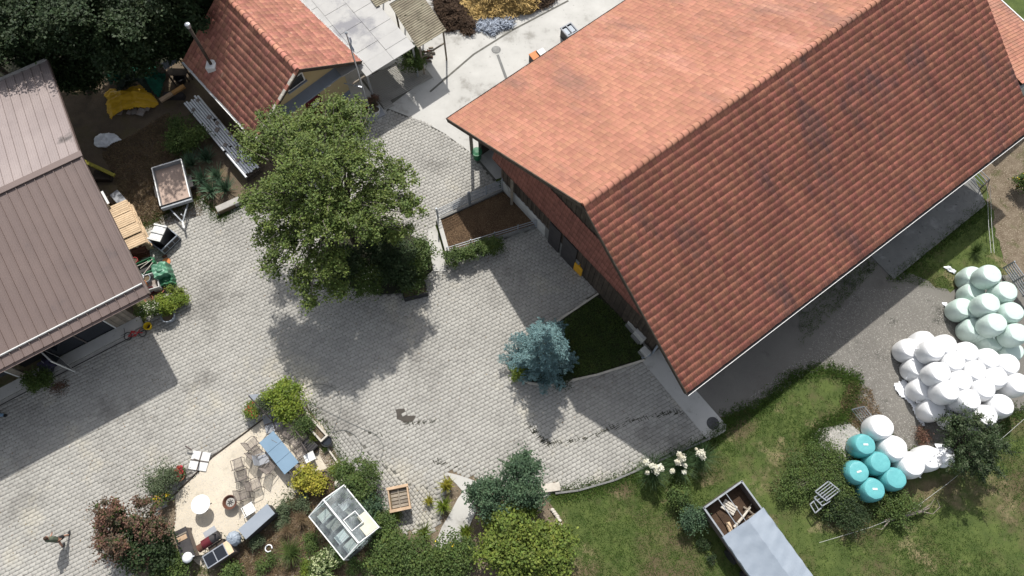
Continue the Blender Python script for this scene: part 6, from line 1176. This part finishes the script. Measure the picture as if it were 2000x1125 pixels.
# ------------------------------------------------------------ terrace furniture
ctr, rz, w_, l_ = rect((556, 927), (583.7, 903), (535, 840), .74)
t = thing('garden_table', 'long blue grey garden table with a three panel top on the terrace', 'table', ctr, rz); hw, hl = w_/2, l_/2
for k in range(3): y0 = -hl+l_*k/3; MB().box(-hw, hw, y0+.006, y0+l_/3-.006, .71, .74).build('top_panel', 'table_blue', t, bevel=.006)
MB().box(-hw+.05, hw-.05, -hl+.05, hl-.05, .66, .705).build('frame', 'tube_dark', t)
for sx in (-1, 1):
    for sy in (-1, 1): MB().box(sx*(hw-.1)-.03, sx*(hw-.1)+.03, sy*(hl-.12)-.03, sy*(hl-.12)+.03, 0.04, .66).build('leg', 'tube_dark', t)
MB().tube([(.1, hl-.3, .745), (.22, hl-.62, .745)], .012, 5).build('pole_slot', 'tube_dark', t)
def chair(name, label, u, v, rz, group=None, seat='mesh_seat', frame='tube_dark', tip=0):
    c = G(u, v, .45); t = thing(name, label, 'chair', (c.x, c.y, .042), rz, group)
    if seat == 'mesh_seat':
        a, b_ = MB(), MB()
        for k in range(13): y = -.22+.0365*k; a.box(-.235, .235, y-.008, y+.008, .418, .426)
        for k in range(7): x = -.21+.07*k; a.box(x-.006, x+.006, -.23, .23, .4265, .430)
        for k in range(12): z = .47+.037*k; y = -.24-.10*(z-.45)/.45; b_.box(-.235, .235, y-.006, y+.002, z-.008, z+.008)
        for k in range(7): x = -.21+.07*k; b_.hexa([(x-.006, -.243, .46), (x+.006, -.243, .46), (x+.006, -.249, .46), (x-.006, -.249, .46), (x-.006, -.343, .9), (x+.006, -.343, .9), (x+.006, -.349, .9), (x-.006, -.349, .9)])
        a.build('seat', seat, t, kind='stuff'); b_.build('backrest', seat, t, kind='stuff')
    else:
        MB().box(-.24, .24, -.23, .23, .415, .43).build('seat', seat, t)
        MB().hexa([(-.23, -.235, .45), (.23, -.235, .45), (.23, -.25, .45), (-.23, -.25, .45), (-.23, -.35, .9), (.23, -.35, .9), (.23, -.365, .9), (-.23, -.365, .9)]).build('backrest', seat, t)
    m = MB()
    for s_ in (-1, 1):
        x = s_*.25
        MB().tube([(x, -.27, 0), (x, -.24, .42), (x, -.36, .92)], .014, 6).build('leg', frame, t); MB().tube([(x, .26, 0), (x, .24, .42)], .014, 6).build('leg', frame, t)
        MB().tube([(x, .24, .42), (x*1.04, .20, .64), (x*1.04, -.27, .66)], .016, 6).build('armrest', frame, t)
    m.tube([(-.25, .24, .42), (.25, .24, .42)], .014, 6); MB().tube([(-.25, -.36, .92), (.25, -.36, .92)], .016, 6).build('back_rail', frame, t)
    m.tube([(-.25, -.24, .42), (.25, -.24, .42)], .014, 6); m.tube([(-.25, .0, .41), (.25, .0, .41)], .012, 6); m.build('seat_frame', frame, t); return t
tb = rz-PI/2                                            # facing across the table
gch = 'brown mesh garden chairs'
for u, v, a_, lb in ((494, 866, rz+PI/2+PI, 'mesh chair at the upper left of the blue table beside the parasol base'), (501, 884, rz+PI/2+PI+.1, 'mesh chair tucked behind the upper left one at the blue table'), (528, 911, rz-PI/2+.2, 'dark mesh chair at the lower left corner of the blue table'), (578, 917, rz, 'mesh chair at the lower end of the blue table by the yellow shrub'), (577, 861, rz+PI/2, 'mesh chair at the upper right of the blue table'), (587, 884, rz+PI/2-.1, 'mesh chair at the lower right of the blue table'), (560, 843, rz+PI+.3, 'dark mesh chair at the upper end of the blue table'),
    (465, 905, .4, 'uppermost of the four loose mesh chairs by the fire bowl'), (473, 927, .35, 'second of the four loose mesh chairs, below the uppermost'), (499, 946, -1.1, 'rightmost of the four loose mesh chairs by the fire bowl'), (478, 965, -1.2, 'lowest of the four loose mesh chairs, nearest the fire bowl')):
    chair('garden_chair', lb, u, v, a_, gch)
chair('garden_chair', 'pale cushioned chair at the middle left of the blue table', 515, 897, rz-PI/2-.4, None, 'slab_grey', 'steel')
chair('garden_chair', 'white plastic chair beside the long grey cabinet', 487, 994, .6, None, 'plastic_white', 'white_paint')
c = G(391.5, 985, .74); t = thing('bistro_table', 'round white table standing alone on the gravel terrace', 'table', (c.x, c.y, .042)); MB().lathe([(.44, .665), (.455, .68), (.455, .695), (.44, .70)], n=40).build('top', 'white_paint', t); MB().tube([(0, 0, 0.03), (0, 0, .665)], .03, 8).build('pedestal', 'tube_dark', t); [MB().tube([(0, 0, .05), (.3*math.cos(k*PI/2+.4), .3*math.sin(k*PI/2+.4), .012)], .018, 6).build('foot', 'tube_dark', t) for k in range(4)]
MB().box(-.02, .2, .05, .2, .701, .708).build('table_mat', 'plastic_white', t)
c = G(449, 981, .4); t = thing('fire_bowl', 'round rusty fire bowl with ash on the terrace', 'fire bowl', (c.x, c.y, .042)); MB().lathe([(.12, .12), (.26, .24), (.33, .40), (.35, .41), (.31, .40), (.24, .28), (.10, .20)], n=32).build('bowl', 'rust', t, smooth=False); MB().lathe([(.22, .27), (.20, .285)], n=24).build('ash', 'stone', t); [MB().tube([(.25*math.cos(a), .25*math.sin(a), .22), (.3*math.cos(a), .3*math.sin(a), 0)], .015, 5).build('leg', 'rust', t) for a in (0, 2.1, 4.2)]
for k in range(7): a = k*.9; MB().tube([(.03*math.cos(a), .03*math.sin(a), .30), (.15*math.cos(a), .15*math.sin(a), .30)], .02, 5).build('charred_stick', 'char', t)
ctr, rz2, w_, l_ = rect((479, 1053), (536, 1002), (520, 986), .95)
t = thing('sideboard', 'long grey topped outdoor cabinet along the terrace edge', 'cabinet', ctr, rz2); l_ = .62; MB().box(-w_/2+.02, w_/2-.02, -l_/2+.02, l_/2-.02, .05, .88).build('body', 'black', t); MB().box(-w_/2, w_/2, -l_/2, l_/2, .882, .92).build('top', 'cabinet', t, bevel=.01)
for k in range(4): x0 = -w_/2+.03+(w_-.06)*k/4; MB().box(x0+.01, x0+(w_-.06)/4-.01, -l_/2-.0, -l_/2+.018, .1, .86).build('door', 'char', t)
# smoker barbecue
c = G(407, 1057, .9); t = thing('smoker_barbecue', 'dark red and black barrel smoker barbecue on the terrace', 'barbecue', (c.x, c.y, .042), .62)
def hcyl(x0, x1, y, z, r, n_=18): return MB().tube([(x0, y, z), (x1, y, z)], r, n_)
hcyl(-.25, .55, 0, .80, .21).build('barrel', 'char', t, smooth=False); hcyl(-.3, .12, 0, .805, .215).build('lid', 'dark_red', t); hcyl(-.62, -.3, 0, .62, .19).build('firebox', 'rust', t); MB().tube([(.45, .05, 1.0), (.45, .05, 1.35)], .04, 10).build('chimney', 'black', t)
MB().box(-.2, .55, -.42, -.22, .70, .72).build('shelf', 'wood_dark', t); MB().box(-.1, .5, .22, .52, .70, .72).build('shelf', 'slab_grey', t); [MB().tube([(x, y, 0), (x, y*.8, .7)], .02, 6).build('leg', 'black', t) for x in (-.4, .45) for y in (-.2, .2)]
[MB().lathe([(.1, 0), (.1, .04)], (x, -.24, .1), 12).build('wheel', 'black', t) for x in (.4,)]
# outdoor kitchen with two hobs
ctr, rz3, w_, l_ = rect((410, 1104), (450, 1078), (440, 1062), .9); t = thing('outdoor_kitchen', 'outdoor kitchen unit with two black griddle plates in steel frames', 'kitchen unit', ctr, rz3); w_ = 1.35; l_ = .65
MB().box(-w_/2, w_/2, -l_/2, l_/2, .05, .86).build('body', 'tube_dark', t); [MB().box(x0, x1, y0, y1, .862, .90).build('frame_bar', 'steel', t) for x0, x1, y0, y1 in ((-w_/2, w_/2, -l_/2, -l_/2+.05), (-w_/2, w_/2, l_/2-.05, l_/2), (-w_/2, -w_/2+.04, -l_/2+.05, l_/2-.05), (.36, .40, -l_/2+.05, l_/2-.05), (-.17, -.13, -l_/2+.05, l_/2-.05))]
MB().box(-w_/2+.045, -.175, -l_/2+.055, l_/2-.055, .863, .88).build('griddle', 'glass_dark', t); MB().box(-.125, .355, -l_/2+.055, l_/2-.055, .863, .88).build('griddle', 'glass_dark', t); MB().box(.405, w_/2-.005, -l_/2+.01, l_/2-.01, .863, .91).build('chopping_board', 'wood_pale', t)
c = G(454, 1052, .85); t = thing('kettle_grill', 'silver foil covered domed kettle grill between the cabinet and the kitchen unit', 'grill', (c.x, c.y, .042)); vs = []; n_ = 24; m = MB()
for r_, z in ((.34, .55), (.36, .62), (.33, .74), (.25, .86), (.12, .93), (.01, .95)): vs += [(r_*(1+.05*math.sin(9*2*PI*k/n_+z*9))*math.cos(2*PI*k/n_), r_*(1+.05*math.sin(9*2*PI*k/n_+z*9))*math.sin(2*PI*k/n_), z+.012*math.sin(k*2.3)) for k in range(n_)]
m.add(vs, [(i*n_+k, i*n_+(k+1) % n_, (i+1)*n_+(k+1) % n_, (i+1)*n_+k) for i in range(5) for k in range(n_)]); m.build('cover', 'tarp_grey', t); MB().lathe([(.1, .3), (.30, .42), (.34, .56)], n=20).build('bowl', 'char', t); [MB().tube([(.2*math.cos(a), .2*math.sin(a), .45), (.3*math.cos(a), .3*math.sin(a), 0)], .02, 6).build('leg', 'black', t) for a in (0, 2.1, 4.2)]
# dark counter with a white bowl
ctr, rz4, w_, l_ = rect((352, 1086), (378, 1073), (352, 1048), .8); t = thing('work_counter', 'dark long counter with a yellow board at the lower left of the terrace', 'counter', ctr, rz4); w_ = .62; l_ = 1.5
MB().box(-w_/2, w_/2, -l_/2, l_/2, .74, .79).build('top', 'char', t); MB().box(-w_/2+.03, w_/2-.03, -l_/2+.03, l_/2-.03, .2, .735).build('body', 'tube_dark', t); [MB().box(sx*(w_/2-.05)-.03, sx*(w_/2-.05)+.03, sy*(l_/2-.05)-.03, sy*(l_/2-.05)+.03, .03, .2).build('leg', 'tube_dark', t) for sx in (-1, 1) for sy in (-1, 1)]; MB().box(-w_/2+.08, w_/2-.08, .20, .42, .792, .82).build('board', 'wood_teak', t); MB().box(-w_/2+.04, w_/2-.04, .46, .52, .792, .81).build('strip', 'wood_grey', t)
c = G(364, 1089, .95); t = thing('bowl', 'white upturned bowl on the end of the dark counter', 'bowl', (c.x, c.y, .79)); MB().lathe([(.24, 0), (.25, .04), (.21, .13), (.12, .19), (.01, .21)], n=26).build('dome', 'plastic_white', t, smooth=True); MB().tube([(.22, .05, .02), (.30, .08, .02)], .025, 6).build('grip', 'plastic_white', t)
# parasol bases and folded parasols
def parasol_base(label, pts, h, mt, arm):
    ctr, rz, w_, l_ = rect(*pts, h); t = thing('parasol_base', label, 'parasol base', (ctr.x, ctr.y, .035), rz); w_ = l_ = max(w_, .9)
    for sx in (-1, 1):
        for sy in (-1, 1): MB().box(min(sx*.03, sx*w_/2), max(sx*.03, sx*w_/2), min(sy*.03, sy*l_/2), max(sy*.03, sy*l_/2), .0, .07).build('slab', mt, t, bevel=.01)
    MB().box(-w_/2, w_/2, -.025, .025, .02, .09).build('cross_bar', 'tube_dark', t); MB().box(-.025, .025, -l_/2, l_/2, .02, .092).build('cross_bar', 'tube_dark', t); return t, ctr, rz
t, ctr, rz5 = parasol_base('parasol base of four white slabs on a black cross beside the terrace edge', ((367, 916), (402, 921), (408, 884)), .1, 'slab_pale', 0)
MB().tube([(0, 0, .09), (0, 0, .75)], .035, 8).build('pole_stub', 'tube_dark', t); MB().tube([(-.45, .45, .25), (-.8, .6, .35)], .04, 6).build('crank', 'tube_dark', t)
t, ctr, rz6 = parasol_base('parasol base of four grey slabs on a black cross under the tall folded pole', ((520, 846), (556, 833), (548, 803)), .1, 'slab_grey', 0)
c = Vector((ctr.x, ctr.y, 0)); tp_ = G(501, 766, 2.4)
MB().tube([c+Vector((0, 0, .09)), c.lerp(Vector((tp_.x, tp_.y, 0)), .45)+Vector((0, 0, 1.2)), tp_], .03, 8).build('pole', 'tube_dark', t, world=False if False else True)
m = MB(); a0, a1, a2 = G(501, 764, 2.4), G(521, 770, 2.3), G(508, 778, 2.1); m.add([a0, a1, a2, a0+Vector((0, 0, -.05)), a1+Vector((0, 0, -.05)), a2+Vector((0, 0, -.05))], [(0, 1, 2), (5, 4, 3), (0, 3, 4, 1), (1, 4, 5, 2), (2, 5, 3, 0)]); m.build('fabric_end', 'plastic_white', t, world=True)
t = pot('planter_pot', 'pot of bright red geraniums beside the white parasol base', 'pot', 350, 930, .03, .24, .3, 'terracotta')
plant('flowers', 'bright red geranium flowers filling the pot by the white parasol base', 'flowers', 349, 925, .65, .33, 900, .07, 'lf_mid', extra=(('petals', 'fl_red', 620, .08, .06),), cr=.12)
t = thing('grill_grate', 'small dark metal grate leaning next to the red geraniums', 'grate', G(368, 925), .4); t.location.z = .05; [MB().box(-.2+.066*k, -.185+.066*k, -.22, .22, .03, .05).build('bar', 'tube_dark', t) for k in range(7)]; MB().box(-.21, .225, -.24, -.22, .02, .055).build('frame_bar', 'black', t); MB().box(-.21, .225, .22, .24, .02, .055).build('frame_bar', 'black', t); MB().box(-.21, .225, -.01, .01, .02, .055).build('frame_bar', 'black', t)
ctr, rz7, w_, l_ = rect((606, 883), (619, 870), (605, 853), .4); t = thing('cushion_box', 'black ribbed box between the stone trough and the table chairs', 'box', ctr, rz7); MB().box(-.25, .25, -.35, .35, 0.04, .40).build('body', 'black', t, bevel=.02); [MB().box(-.24, .24, -.30+.12*k, -.24+.12*k, .402, .42).build('rib', 'char', t) for k in range(6)]
t = thing('black_tub', 'round black tub behind the end of the stone trough', 'tub', G(641, 864)); t.location.z = .035; MB().lathe([(.22, 0), (.27, .34), (.29, .35), (.29, .37), (.25, .37), (.2, .2)], n=22).build('shell', 'black', t); MB().lathe([(.22, .28), (.21, .29)], n=20).build('water', 'glass_dark', t)
t = thing('side_table', 'small pale folding table with papers right of the blue table', 'table', G(609, 895), .5); MB().box(-.26, .26, -.22, .22, .44, .46).build('top', 'slab_pale', t); [MB().tube([(x, y, 0.04), (x*.6, -y, .44)], .014, 5).build('leg', 'galv', t) for x in (-.25, .25) for y in (-.2, .2)]; MB().box(-.15, .1, -.12, .1, .462, .467).build('paper', 'plastic_white', t)
pot('pot', 'small black pot right of the side table', 'pot', 617, 881, .04, .12, .16, 'black')
pot('pot', 'black pot with a pale rim at the head of the yellow shrub', 'pot', 634, 928, .04, .19, .28, 'black')
t = thing('ring_planter', 'white broken ring standing in the dry garden bed', 'ring', G(525, 1071)); c = G(525, 1071, .1); MB().tube([(c.x+.16*math.cos(k*PI/9), c.y+.16*math.sin(k*PI/9), .12) for k in range(17)], .03, 7).build('hoop', 'plastic_white', t, world=True)
c = G(660, 944, .5); t = thing('boulder', 'pale round stone above the greenhouse roof corner', 'stone', (c.x, c.y, 0)); MB().lathe([(.1, .02), (.22, .1), (.25, .25), (.18, .38), (.06, .44)], n=12).build('rock', 'stone_pale', t, smooth=True)
# hose loops
def hose(pts, label): 
    P_ = [G(u, v, .055) for u, v in pts]; out = []
    for i in range(len(P_)-1):
        p0, p1, p2, p3 = P_[max(i-1, 0)], P_[i], P_[i+1], P_[min(i+2, len(P_)-1)]
        for k in range(6): s = k/6; out.append(.5*((2*p1)+(-p0+p2)*s+(2*p0-5*p1+4*p2-p3)*s*s+(-p0+3*p1-3*p2+p3)*s**3))
    MB().tube(out+[P_[-1]], .010, 5).build('garden_hose', 'hose', cat='hose', label=label)
hose([(592, 768), (600, 755), (625, 750), (652, 758), (665, 780), (665, 805), (655, 830), (650, 845)], 'thin dark hose looped on the paving behind the lime bush')
hose([(592, 768), (597, 785), (620, 795), (650, 810), (680, 825), (710, 838), (735, 850), (748, 870), (746, 890), (735, 908), (722, 915)], 'long thin hose curving from the lime bush to the dark garden shrub')
hose([(637, 842), (650, 845), (670, 840), (690, 848), (704, 866), (705, 885), (695, 897)], 'short hose arc beside the stone trough')

# ------------------------------------------------------------ greenhouse
e0, e1, f0, f1 = G(603.5, 1008.5, 1.5), G(672, 1093, 1.5), G(672, 947.5, 1.5), G(739.6, 1030, 1.5); rr0, rr1 = G(631.8, 976, 2.05), G(701.5, 1059.7, 2.05)
cx_ = (e0+e1+f0+f1)/4; t = thing('greenhouse', 'small glass greenhouse with white frame in the lower garden', 'greenhouse', (cx_.x, cx_.y, 0))
uu = ((e1-e0)+(f1-f0)).normalized(); vv = Vector((-uu.y, uu.x, 0)); vv = vv if vv.dot(f0-e0) > 0 else -vv; Lg = ((e1-e0).length+(f1-f0).length)/2; Wg = abs((f0-e0).dot(vv)); o_ = cx_-uu*Lg/2-vv*Wg/2; o_.z = 0
def gp_(a, b, z): return o_+uu*(Lg*a)+vv*(Wg*b)+Vector((0, 0, z))
def bar(a, b, w2=.045, mt='white_paint', nm='frame_bar'): MB().beam(a, b, w2, w2).build(nm, mt, t, world=True)
EH, RH = 1.5, 2.15
bar(gp_(0, .5, RH), gp_(1, .5, RH), .07)
for b_ in (0, 1): bar(gp_(0, b_, EH), gp_(1, b_, EH), .05); bar(gp_(0, b_, .12), gp_(1, b_, .12), .06, 'tube_dark')
for a_ in (0, 1):
    for b_ in (0, 1): bar(gp_(a_, b_, .1), gp_(a_, b_, EH), .05); bar(gp_(a_, b_, EH), gp_(a_, .5, RH), .045)
    bar(gp_(a_, .35, .1), gp_(a_, .35, EH+.3), .035); bar(gp_(a_, .65, .1), gp_(a_, .65, EH+.3), .035); bar(gp_(a_, 0, .12), gp_(a_, 1, .12), .06, 'tube_dark'); bar(gp_(a_, 0, EH), gp_(a_, 1, EH), .04)
for k in range(1, 4):
    for b_ in (0, 1): bar(gp_(k/4, b_, EH), gp_(k/4, .5, RH), .022, 'galv'); bar(gp_(k/4, b_, .12), gp_(k/4, b_, EH), .022, 'galv')
for k in range(4):
    for b_ in (0, 1):
        a0, a1 = k/4+.012, (k+1)/4-.012; q = [gp_(a0, b_, EH+.01), gp_(a1, b_, EH+.01), gp_(a1, .5+(.02 if b_ else -.02), RH), gp_(a0, .5+(.02 if b_ else -.02), RH)]
        MB().hexa([shift(p, -.003) for p in q]+[shift(p, .003) for p in q]).build('pane', 'glass', t, world=True)
        q = [gp_(a0, b_, .14), gp_(a1, b_, .14), gp_(a1, b_, EH-.02), gp_(a0, b_, EH-.02)]; n_ = vv*.003; MB().hexa([p-n_ for p in q]+[p+n_ for p in q]).build('pane', 'glass', t, world=True)
for a_ in (0, 1):
    n_ = uu*.003; q = [gp_(a_, .02, EH), gp_(a_, .98, EH), gp_(a_, .5, RH-.02)]; MB().add([p-n_ for p in q]+[p+n_ for p in q], [(0, 2, 1), (3, 4, 5), (0, 1, 4, 3), (1, 2, 5, 4), (2, 0, 3, 5)]).build('pane', 'glass', t, world=True)
    for b0, b1 in ((.02, .34), (.36, .64), (.66, .98)): q = [gp_(a_, b0, .14), gp_(a_, b1, .14), gp_(a_, b1, EH-.02), gp_(a_, b0, EH-.02)]; MB().hexa([p-n_ for p in q]+[p+n_ for p in q]).build('pane', 'glass', t, world=True)
q = [gp_(.70, .80, EH+.18), gp_(1.0, 1.0, EH+.03), gp_(1.0, .72, EH+.37)]; q = [gp_(.62, .99, EH+.05), gp_(.99, .99, EH+.05), gp_(.99, .70, EH+.43), gp_(.80, .70, EH+.43), gp_(.80, .80, EH+.30), gp_(.62, .80, EH+.30)]
MB().add([shift(p, .01) for p in q]+[shift(p, .02) for p in q], [(5, 4, 3, 2, 1, 0), (6, 7, 8, 9, 10, 11)]+[(i, (i+1) % 6, 6+(i+1) % 6, 6+i) for i in range(6)]).build('shade_panel', 'fl_white', t, world=True)
wv = [gp_(.52, .55, RH-.02), gp_(.76, .55, RH-.02), gp_(.76, .85, EH+.42), gp_(.52, .85, EH+.42)]
for i in range(4): bar(wv[i], wv[(i+1) % 4], .03)
MB().hexa([gp_(0, 0, .04), gp_(1, 0, .04), gp_(1, 1, .04), gp_(0, 1, .04), gp_(0, 0, .10), gp_(1, 0, .10), gp_(1, 1, .10), gp_(0, 1, .10)]).build('floor', 'slab_grey', t, world=True)
for k, (a_, b_) in enumerate(((.12, .2), (.36, .22), (.62, .2), (.85, .22), (.4, .75), (.2, .72))):
    p = gp_(a_, b_, .101); c2 = thing('seed_tray', f"{['first','second','third','last'][k] if k < 4 else ['middle','far'][k-4]} tray on the {'left' if k < 4 else 'right'} side inside the greenhouse", 'tray', p, math.atan2(uu.y, uu.x)); MB().box(-.25, .25, -.3, .3, 0, .5).build('bench_box', 'stone' if k % 3 else 'wood_grey', c2); MB().box(-.23, .23, -.28, .28, .502, .54).build('tray', ('slab_pale', 'stone', 'plastic_white')[k % 3], c2)
p = gp_(.1, .8, .1); plant('plant', 'dark leafy plant inside the far corner of the greenhouse', 'plant', 668, 968, 1.0, .3, 700, .1, 'lf_dark', cr=.15)
t = crate('garden_cart', 'square teak planter box on legs standing beside the garden', 'planter', 779, 973, .45, 1.0, 1.05, .35, .22, 'wood_teak', 'wood_grey', .07, 'soil')
for sx in (-1, 1):
    for sy in (-1, 1): MB().box(sx*.42-.04, sx*.42+.04, sy*.44-.04, sy*.44+.04, -.41, -.002).build('leg', 'wood_teak', t)
for k in range(5): MB().box(-.40+.02, .40, -.40+.17*k, -.40+.17*k+.12, .162, .19).build('slat', 'wood_grey', t)
MB().box(-.03, .03, -.45, .45, .192, .25).build('divider', 'wood_grey', t); MB().box(-.53, .53, .47, .60, .34, .38).build('rim', 'wood_teak', t); MB().box(-.53, .53, -.60, -.47, .34, .38).build('rim', 'wood_teak', t)
t = thing('step_stone', 'pale rectangular stone step at the end of the lawn kerb', 'stone', G(1074, 953), .15); MB().box(-.5, .5, -.2, .2, 0.03, .18).build('slab', 'stone_pale', t, bevel=.02)
# pale stones round the bright bush
t = thing('stone_edging', 'row of pale stones curving round the bright bush at the lawn', 'edging', G(1096, 1010)); rs = random.Random(5)
for k in range(22):
    u, v = 1078+24*math.sin(k/21*2.2), 996+k*4.2; p = G(u, v); MB().lathe([(.08, 0), (.12, .06), (.09, .13), (.02, .15)], (p.x+rs.uniform(-.08, .08), p.y, 0), 7, 1, .8).build('stone', 'stone_pale', t, world=True)

# ------------------------------------------------------------ the person
def skin(name, joints, edges, root, material, parent, sub=2):
    me = bpy.data.meshes.new(name); me.from_pydata([j[0] for j in joints], edges, []); me.materials.append(m_[material]); o = link(bpy.data.objects.new(name, me)); o.parent = parent
    md = o.modifiers.new('skin', 'SKIN'); md.use_smooth_shade = True
    if not me.skin_vertices: me.attributes
    sv = me.skin_vertices[0].data if me.skin_vertices else None
    if sv is None:
        bpy.context.view_layer.objects.active = o; o.select_set(True); bpy.ops.mesh.customdata_skin_add(); sv = me.skin_vertices[0].data
    for i, j in enumerate(joints): r_ = j[1]; sv[i].radius = r_ if isinstance(r_, tuple) else (r_, r_)
    sv[root].use_root = True; sb = o.modifiers.new('sub', 'SUBSURF'); sb.levels = sb.render_levels = sub; return o
pc = G(131.5, 1055); person = thing('person', 'person in an olive T-shirt and black shorts walking across the sunlit paving', 'person', (pc.x, pc.y, .038), .12)
# +y is the walking direction
J = [((0, 0, .95), (.15, .10)), ((0, 0, 1.12), (.13, .09)), ((0, .01, 1.30), (.16, .10)), ((0, .01, 1.42), (.13, .08)), ((0, .02, 1.52), .055), ((0, .04, 1.60), .06),
     ((.09, 0, .90), .085), ((.10, .15, .52), .058), ((.10, .20, .30), .055), ((.10, .22, .09), .04), ((.10, .36, .045), .035),
     ((-.09, 0, .90), .085), ((-.10, -.03, .50), .058), ((-.10, -.18, .30), .052), ((-.10, -.28, .14), .038), ((-.10, -.20, .045), .035),
     ((.18, .01, 1.39), .055), ((.21, -.10, 1.14), .042), ((.20, -.02, .90), .032), ((-.18, .01, 1.39), .055), ((-.21, .04, 1.12), .042), ((-.20, .22, .98), .032), ((.20, .01, .84), (.04, .02)), ((-.19, .29, .97), (.02, .04))]
Ed = [(0, 1), (1, 2), (2, 3), (3, 4), (4, 5), (0, 6), (6, 7), (7, 8), (8, 9), (9, 10), (0, 11), (11, 12), (12, 13), (13, 14), (14, 15), (3, 16), (16, 17), (17, 18), (3, 19), (19, 20), (20, 21), (18, 22), (21, 23)]
body = skin('body', J, Ed, 0, 'skin', person)
for s_, hx, hy, hz, dx, dy, dz in ((1, .20, .015, .84, 0, .02, -1), (-1, -.19, .29, .97, 0, 1, -.1)):      # five fingers on each hand
    for k in range(5):
        off = (k-2)*.017; ln = (.045, .062, .070, .064, .05)[k] if k else .045
        b_ = Vector((hx, hy+off, hz)) if s_ > 0 else Vector((hx, hy, hz+off)); d_ = Vector((dx, dy, dz)); e_ = b_+d_*ln*.6; tp2 = b_+d_*ln+Vector((-.02*s_, 0, 0))
        if k == 0: e_ = b_+(d_*.5+Vector((-.6*s_, .3, 0)))*ln; tp2 = e_+d_*ln*.4
        MB().tube([b_-d_*.02, e_, tp2], [.011, .0095, .007], 6).build('finger', 'skin', body)
head = MB(); n_ = 18; vs = []
for i in range(13):
    a = PI*i/12; z = 1.70+.125*math.cos(a)*1.0; r_ = .082*math.sin(a)**.8+.001
    for k in range(n_): th = 2*PI*k/n_; f = 1+.16*max(0, math.sin(th))*(.6 if z < 1.68 else .2)+.12*max(0, -math.sin(th))*(z > 1.66); vs.append((r_*math.cos(th)*.93, .045+r_*math.sin(th)*f*1.08, z))
head.add(vs, [(i*n_+k, i*n_+(k+1) % n_, (i+1)*n_+(k+1) % n_, (i+1)*n_+k) for i in range(12) for k in range(n_)]); hd = head.build('head', 'skin', person, smooth=True)
MB().add([(-.013, .135, 1.67), (.013, .135, 1.67), (0, .165, 1.675), (0, .135, 1.725)], [(0, 1, 2), (1, 3, 2), (0, 2, 3), (0, 3, 1)]).build('nose', 'skin', hd)
for s_ in (-1, 1): MB().lathe([(.001, -.011), (.011, 0), (.001, .011)], (s_*.030, .128, 1.705), 8).build('eye', 'black', hd); MB().lathe([(.004, -.03), (.018, 0), (.004, .03)], (s_*.082, .04, 1.69), 8, .5, 1).build('ear', 'skin', hd)
MB().box(-.024, .024, .128, .137, 1.630, 1.638).build('mouth', 'dark_red', hd)
hr = MB(); vs = []
for i in range(8):
    a = PI*i/12; z = 1.705+.132*math.cos(a); r_ = .092*math.sin(a)**.8+.001
    for k in range(n_): th = 2*PI*k/n_; cut = .80 if (math.sin(th) > .35 and i > 4) else 1.0; vs.append((r_*math.cos(th)*cut, .036+r_*math.sin(th)*1.10*cut, z))
hr.add(vs, [(i*n_+k, i*n_+(k+1) % n_, (i+1)*n_+(k+1) % n_, (i+1)*n_+k) for i in range(7) for k in range(n_)]).build('hair', 'hair', person, smooth=True)
skin('t_shirt', [((0, 0, .86), (.20, .15)), ((0, 0, 1.10), (.185, .145)), ((0, .01, 1.32), (.215, .155)), ((0, .015, 1.50), (.15, .12)), ((0, .02, 1.56), (.08, .08)), ((.18, .01, 1.41), .115), ((.215, -.07, 1.14), .09), ((-.18, .01, 1.41), .115), ((-.215, .03, 1.14), .09)], [(0, 1), (1, 2), (2, 3), (3, 4), (2, 5), (5, 6), (2, 7), (7, 8)], 0, 'shirt', person)
skin('shorts', [((0, 0, .99), (.18, .14)), ((0, 0, .86), (.18, .15)), ((.09, .03, .80), .13), ((.105, .15, .50), .11), ((-.09, -.01, .80), .13), ((-.105, -.04, .48), .11)], [(0, 1), (1, 2), (2, 3), (1, 4), (4, 5)], 0, 'shorts', person)
for x, y, z, tlt in ((.10, .29, .0, 0), (-.10, -.22, .03, .5)):
    m = MB(); c_, s_ = math.cos(tlt), math.sin(tlt)
    pts = [(px_, py_) for px_, py_ in ((-.045, -.12), (.045, -.12), (.055, .04), (.04, .15), (-.03, .15), (-.05, .04))]; vs = [(x+a, y+b*c_, z+.0-b*s_*.4+.03) for a, b in pts]+[(x+a*.9, y+b*c_*.92, z+(.10 if b < 0 else .06)-b*s_*.4+.03) for a, b in pts]
    m.add(vs, [(5, 4, 3, 2, 1, 0), (6, 7, 8, 9, 10, 11)]+[(i, (i+1) % 6, 6+(i+1) % 6, 6+i) for i in range(6)]).build('shoe', 'black', person, bevel=.015)
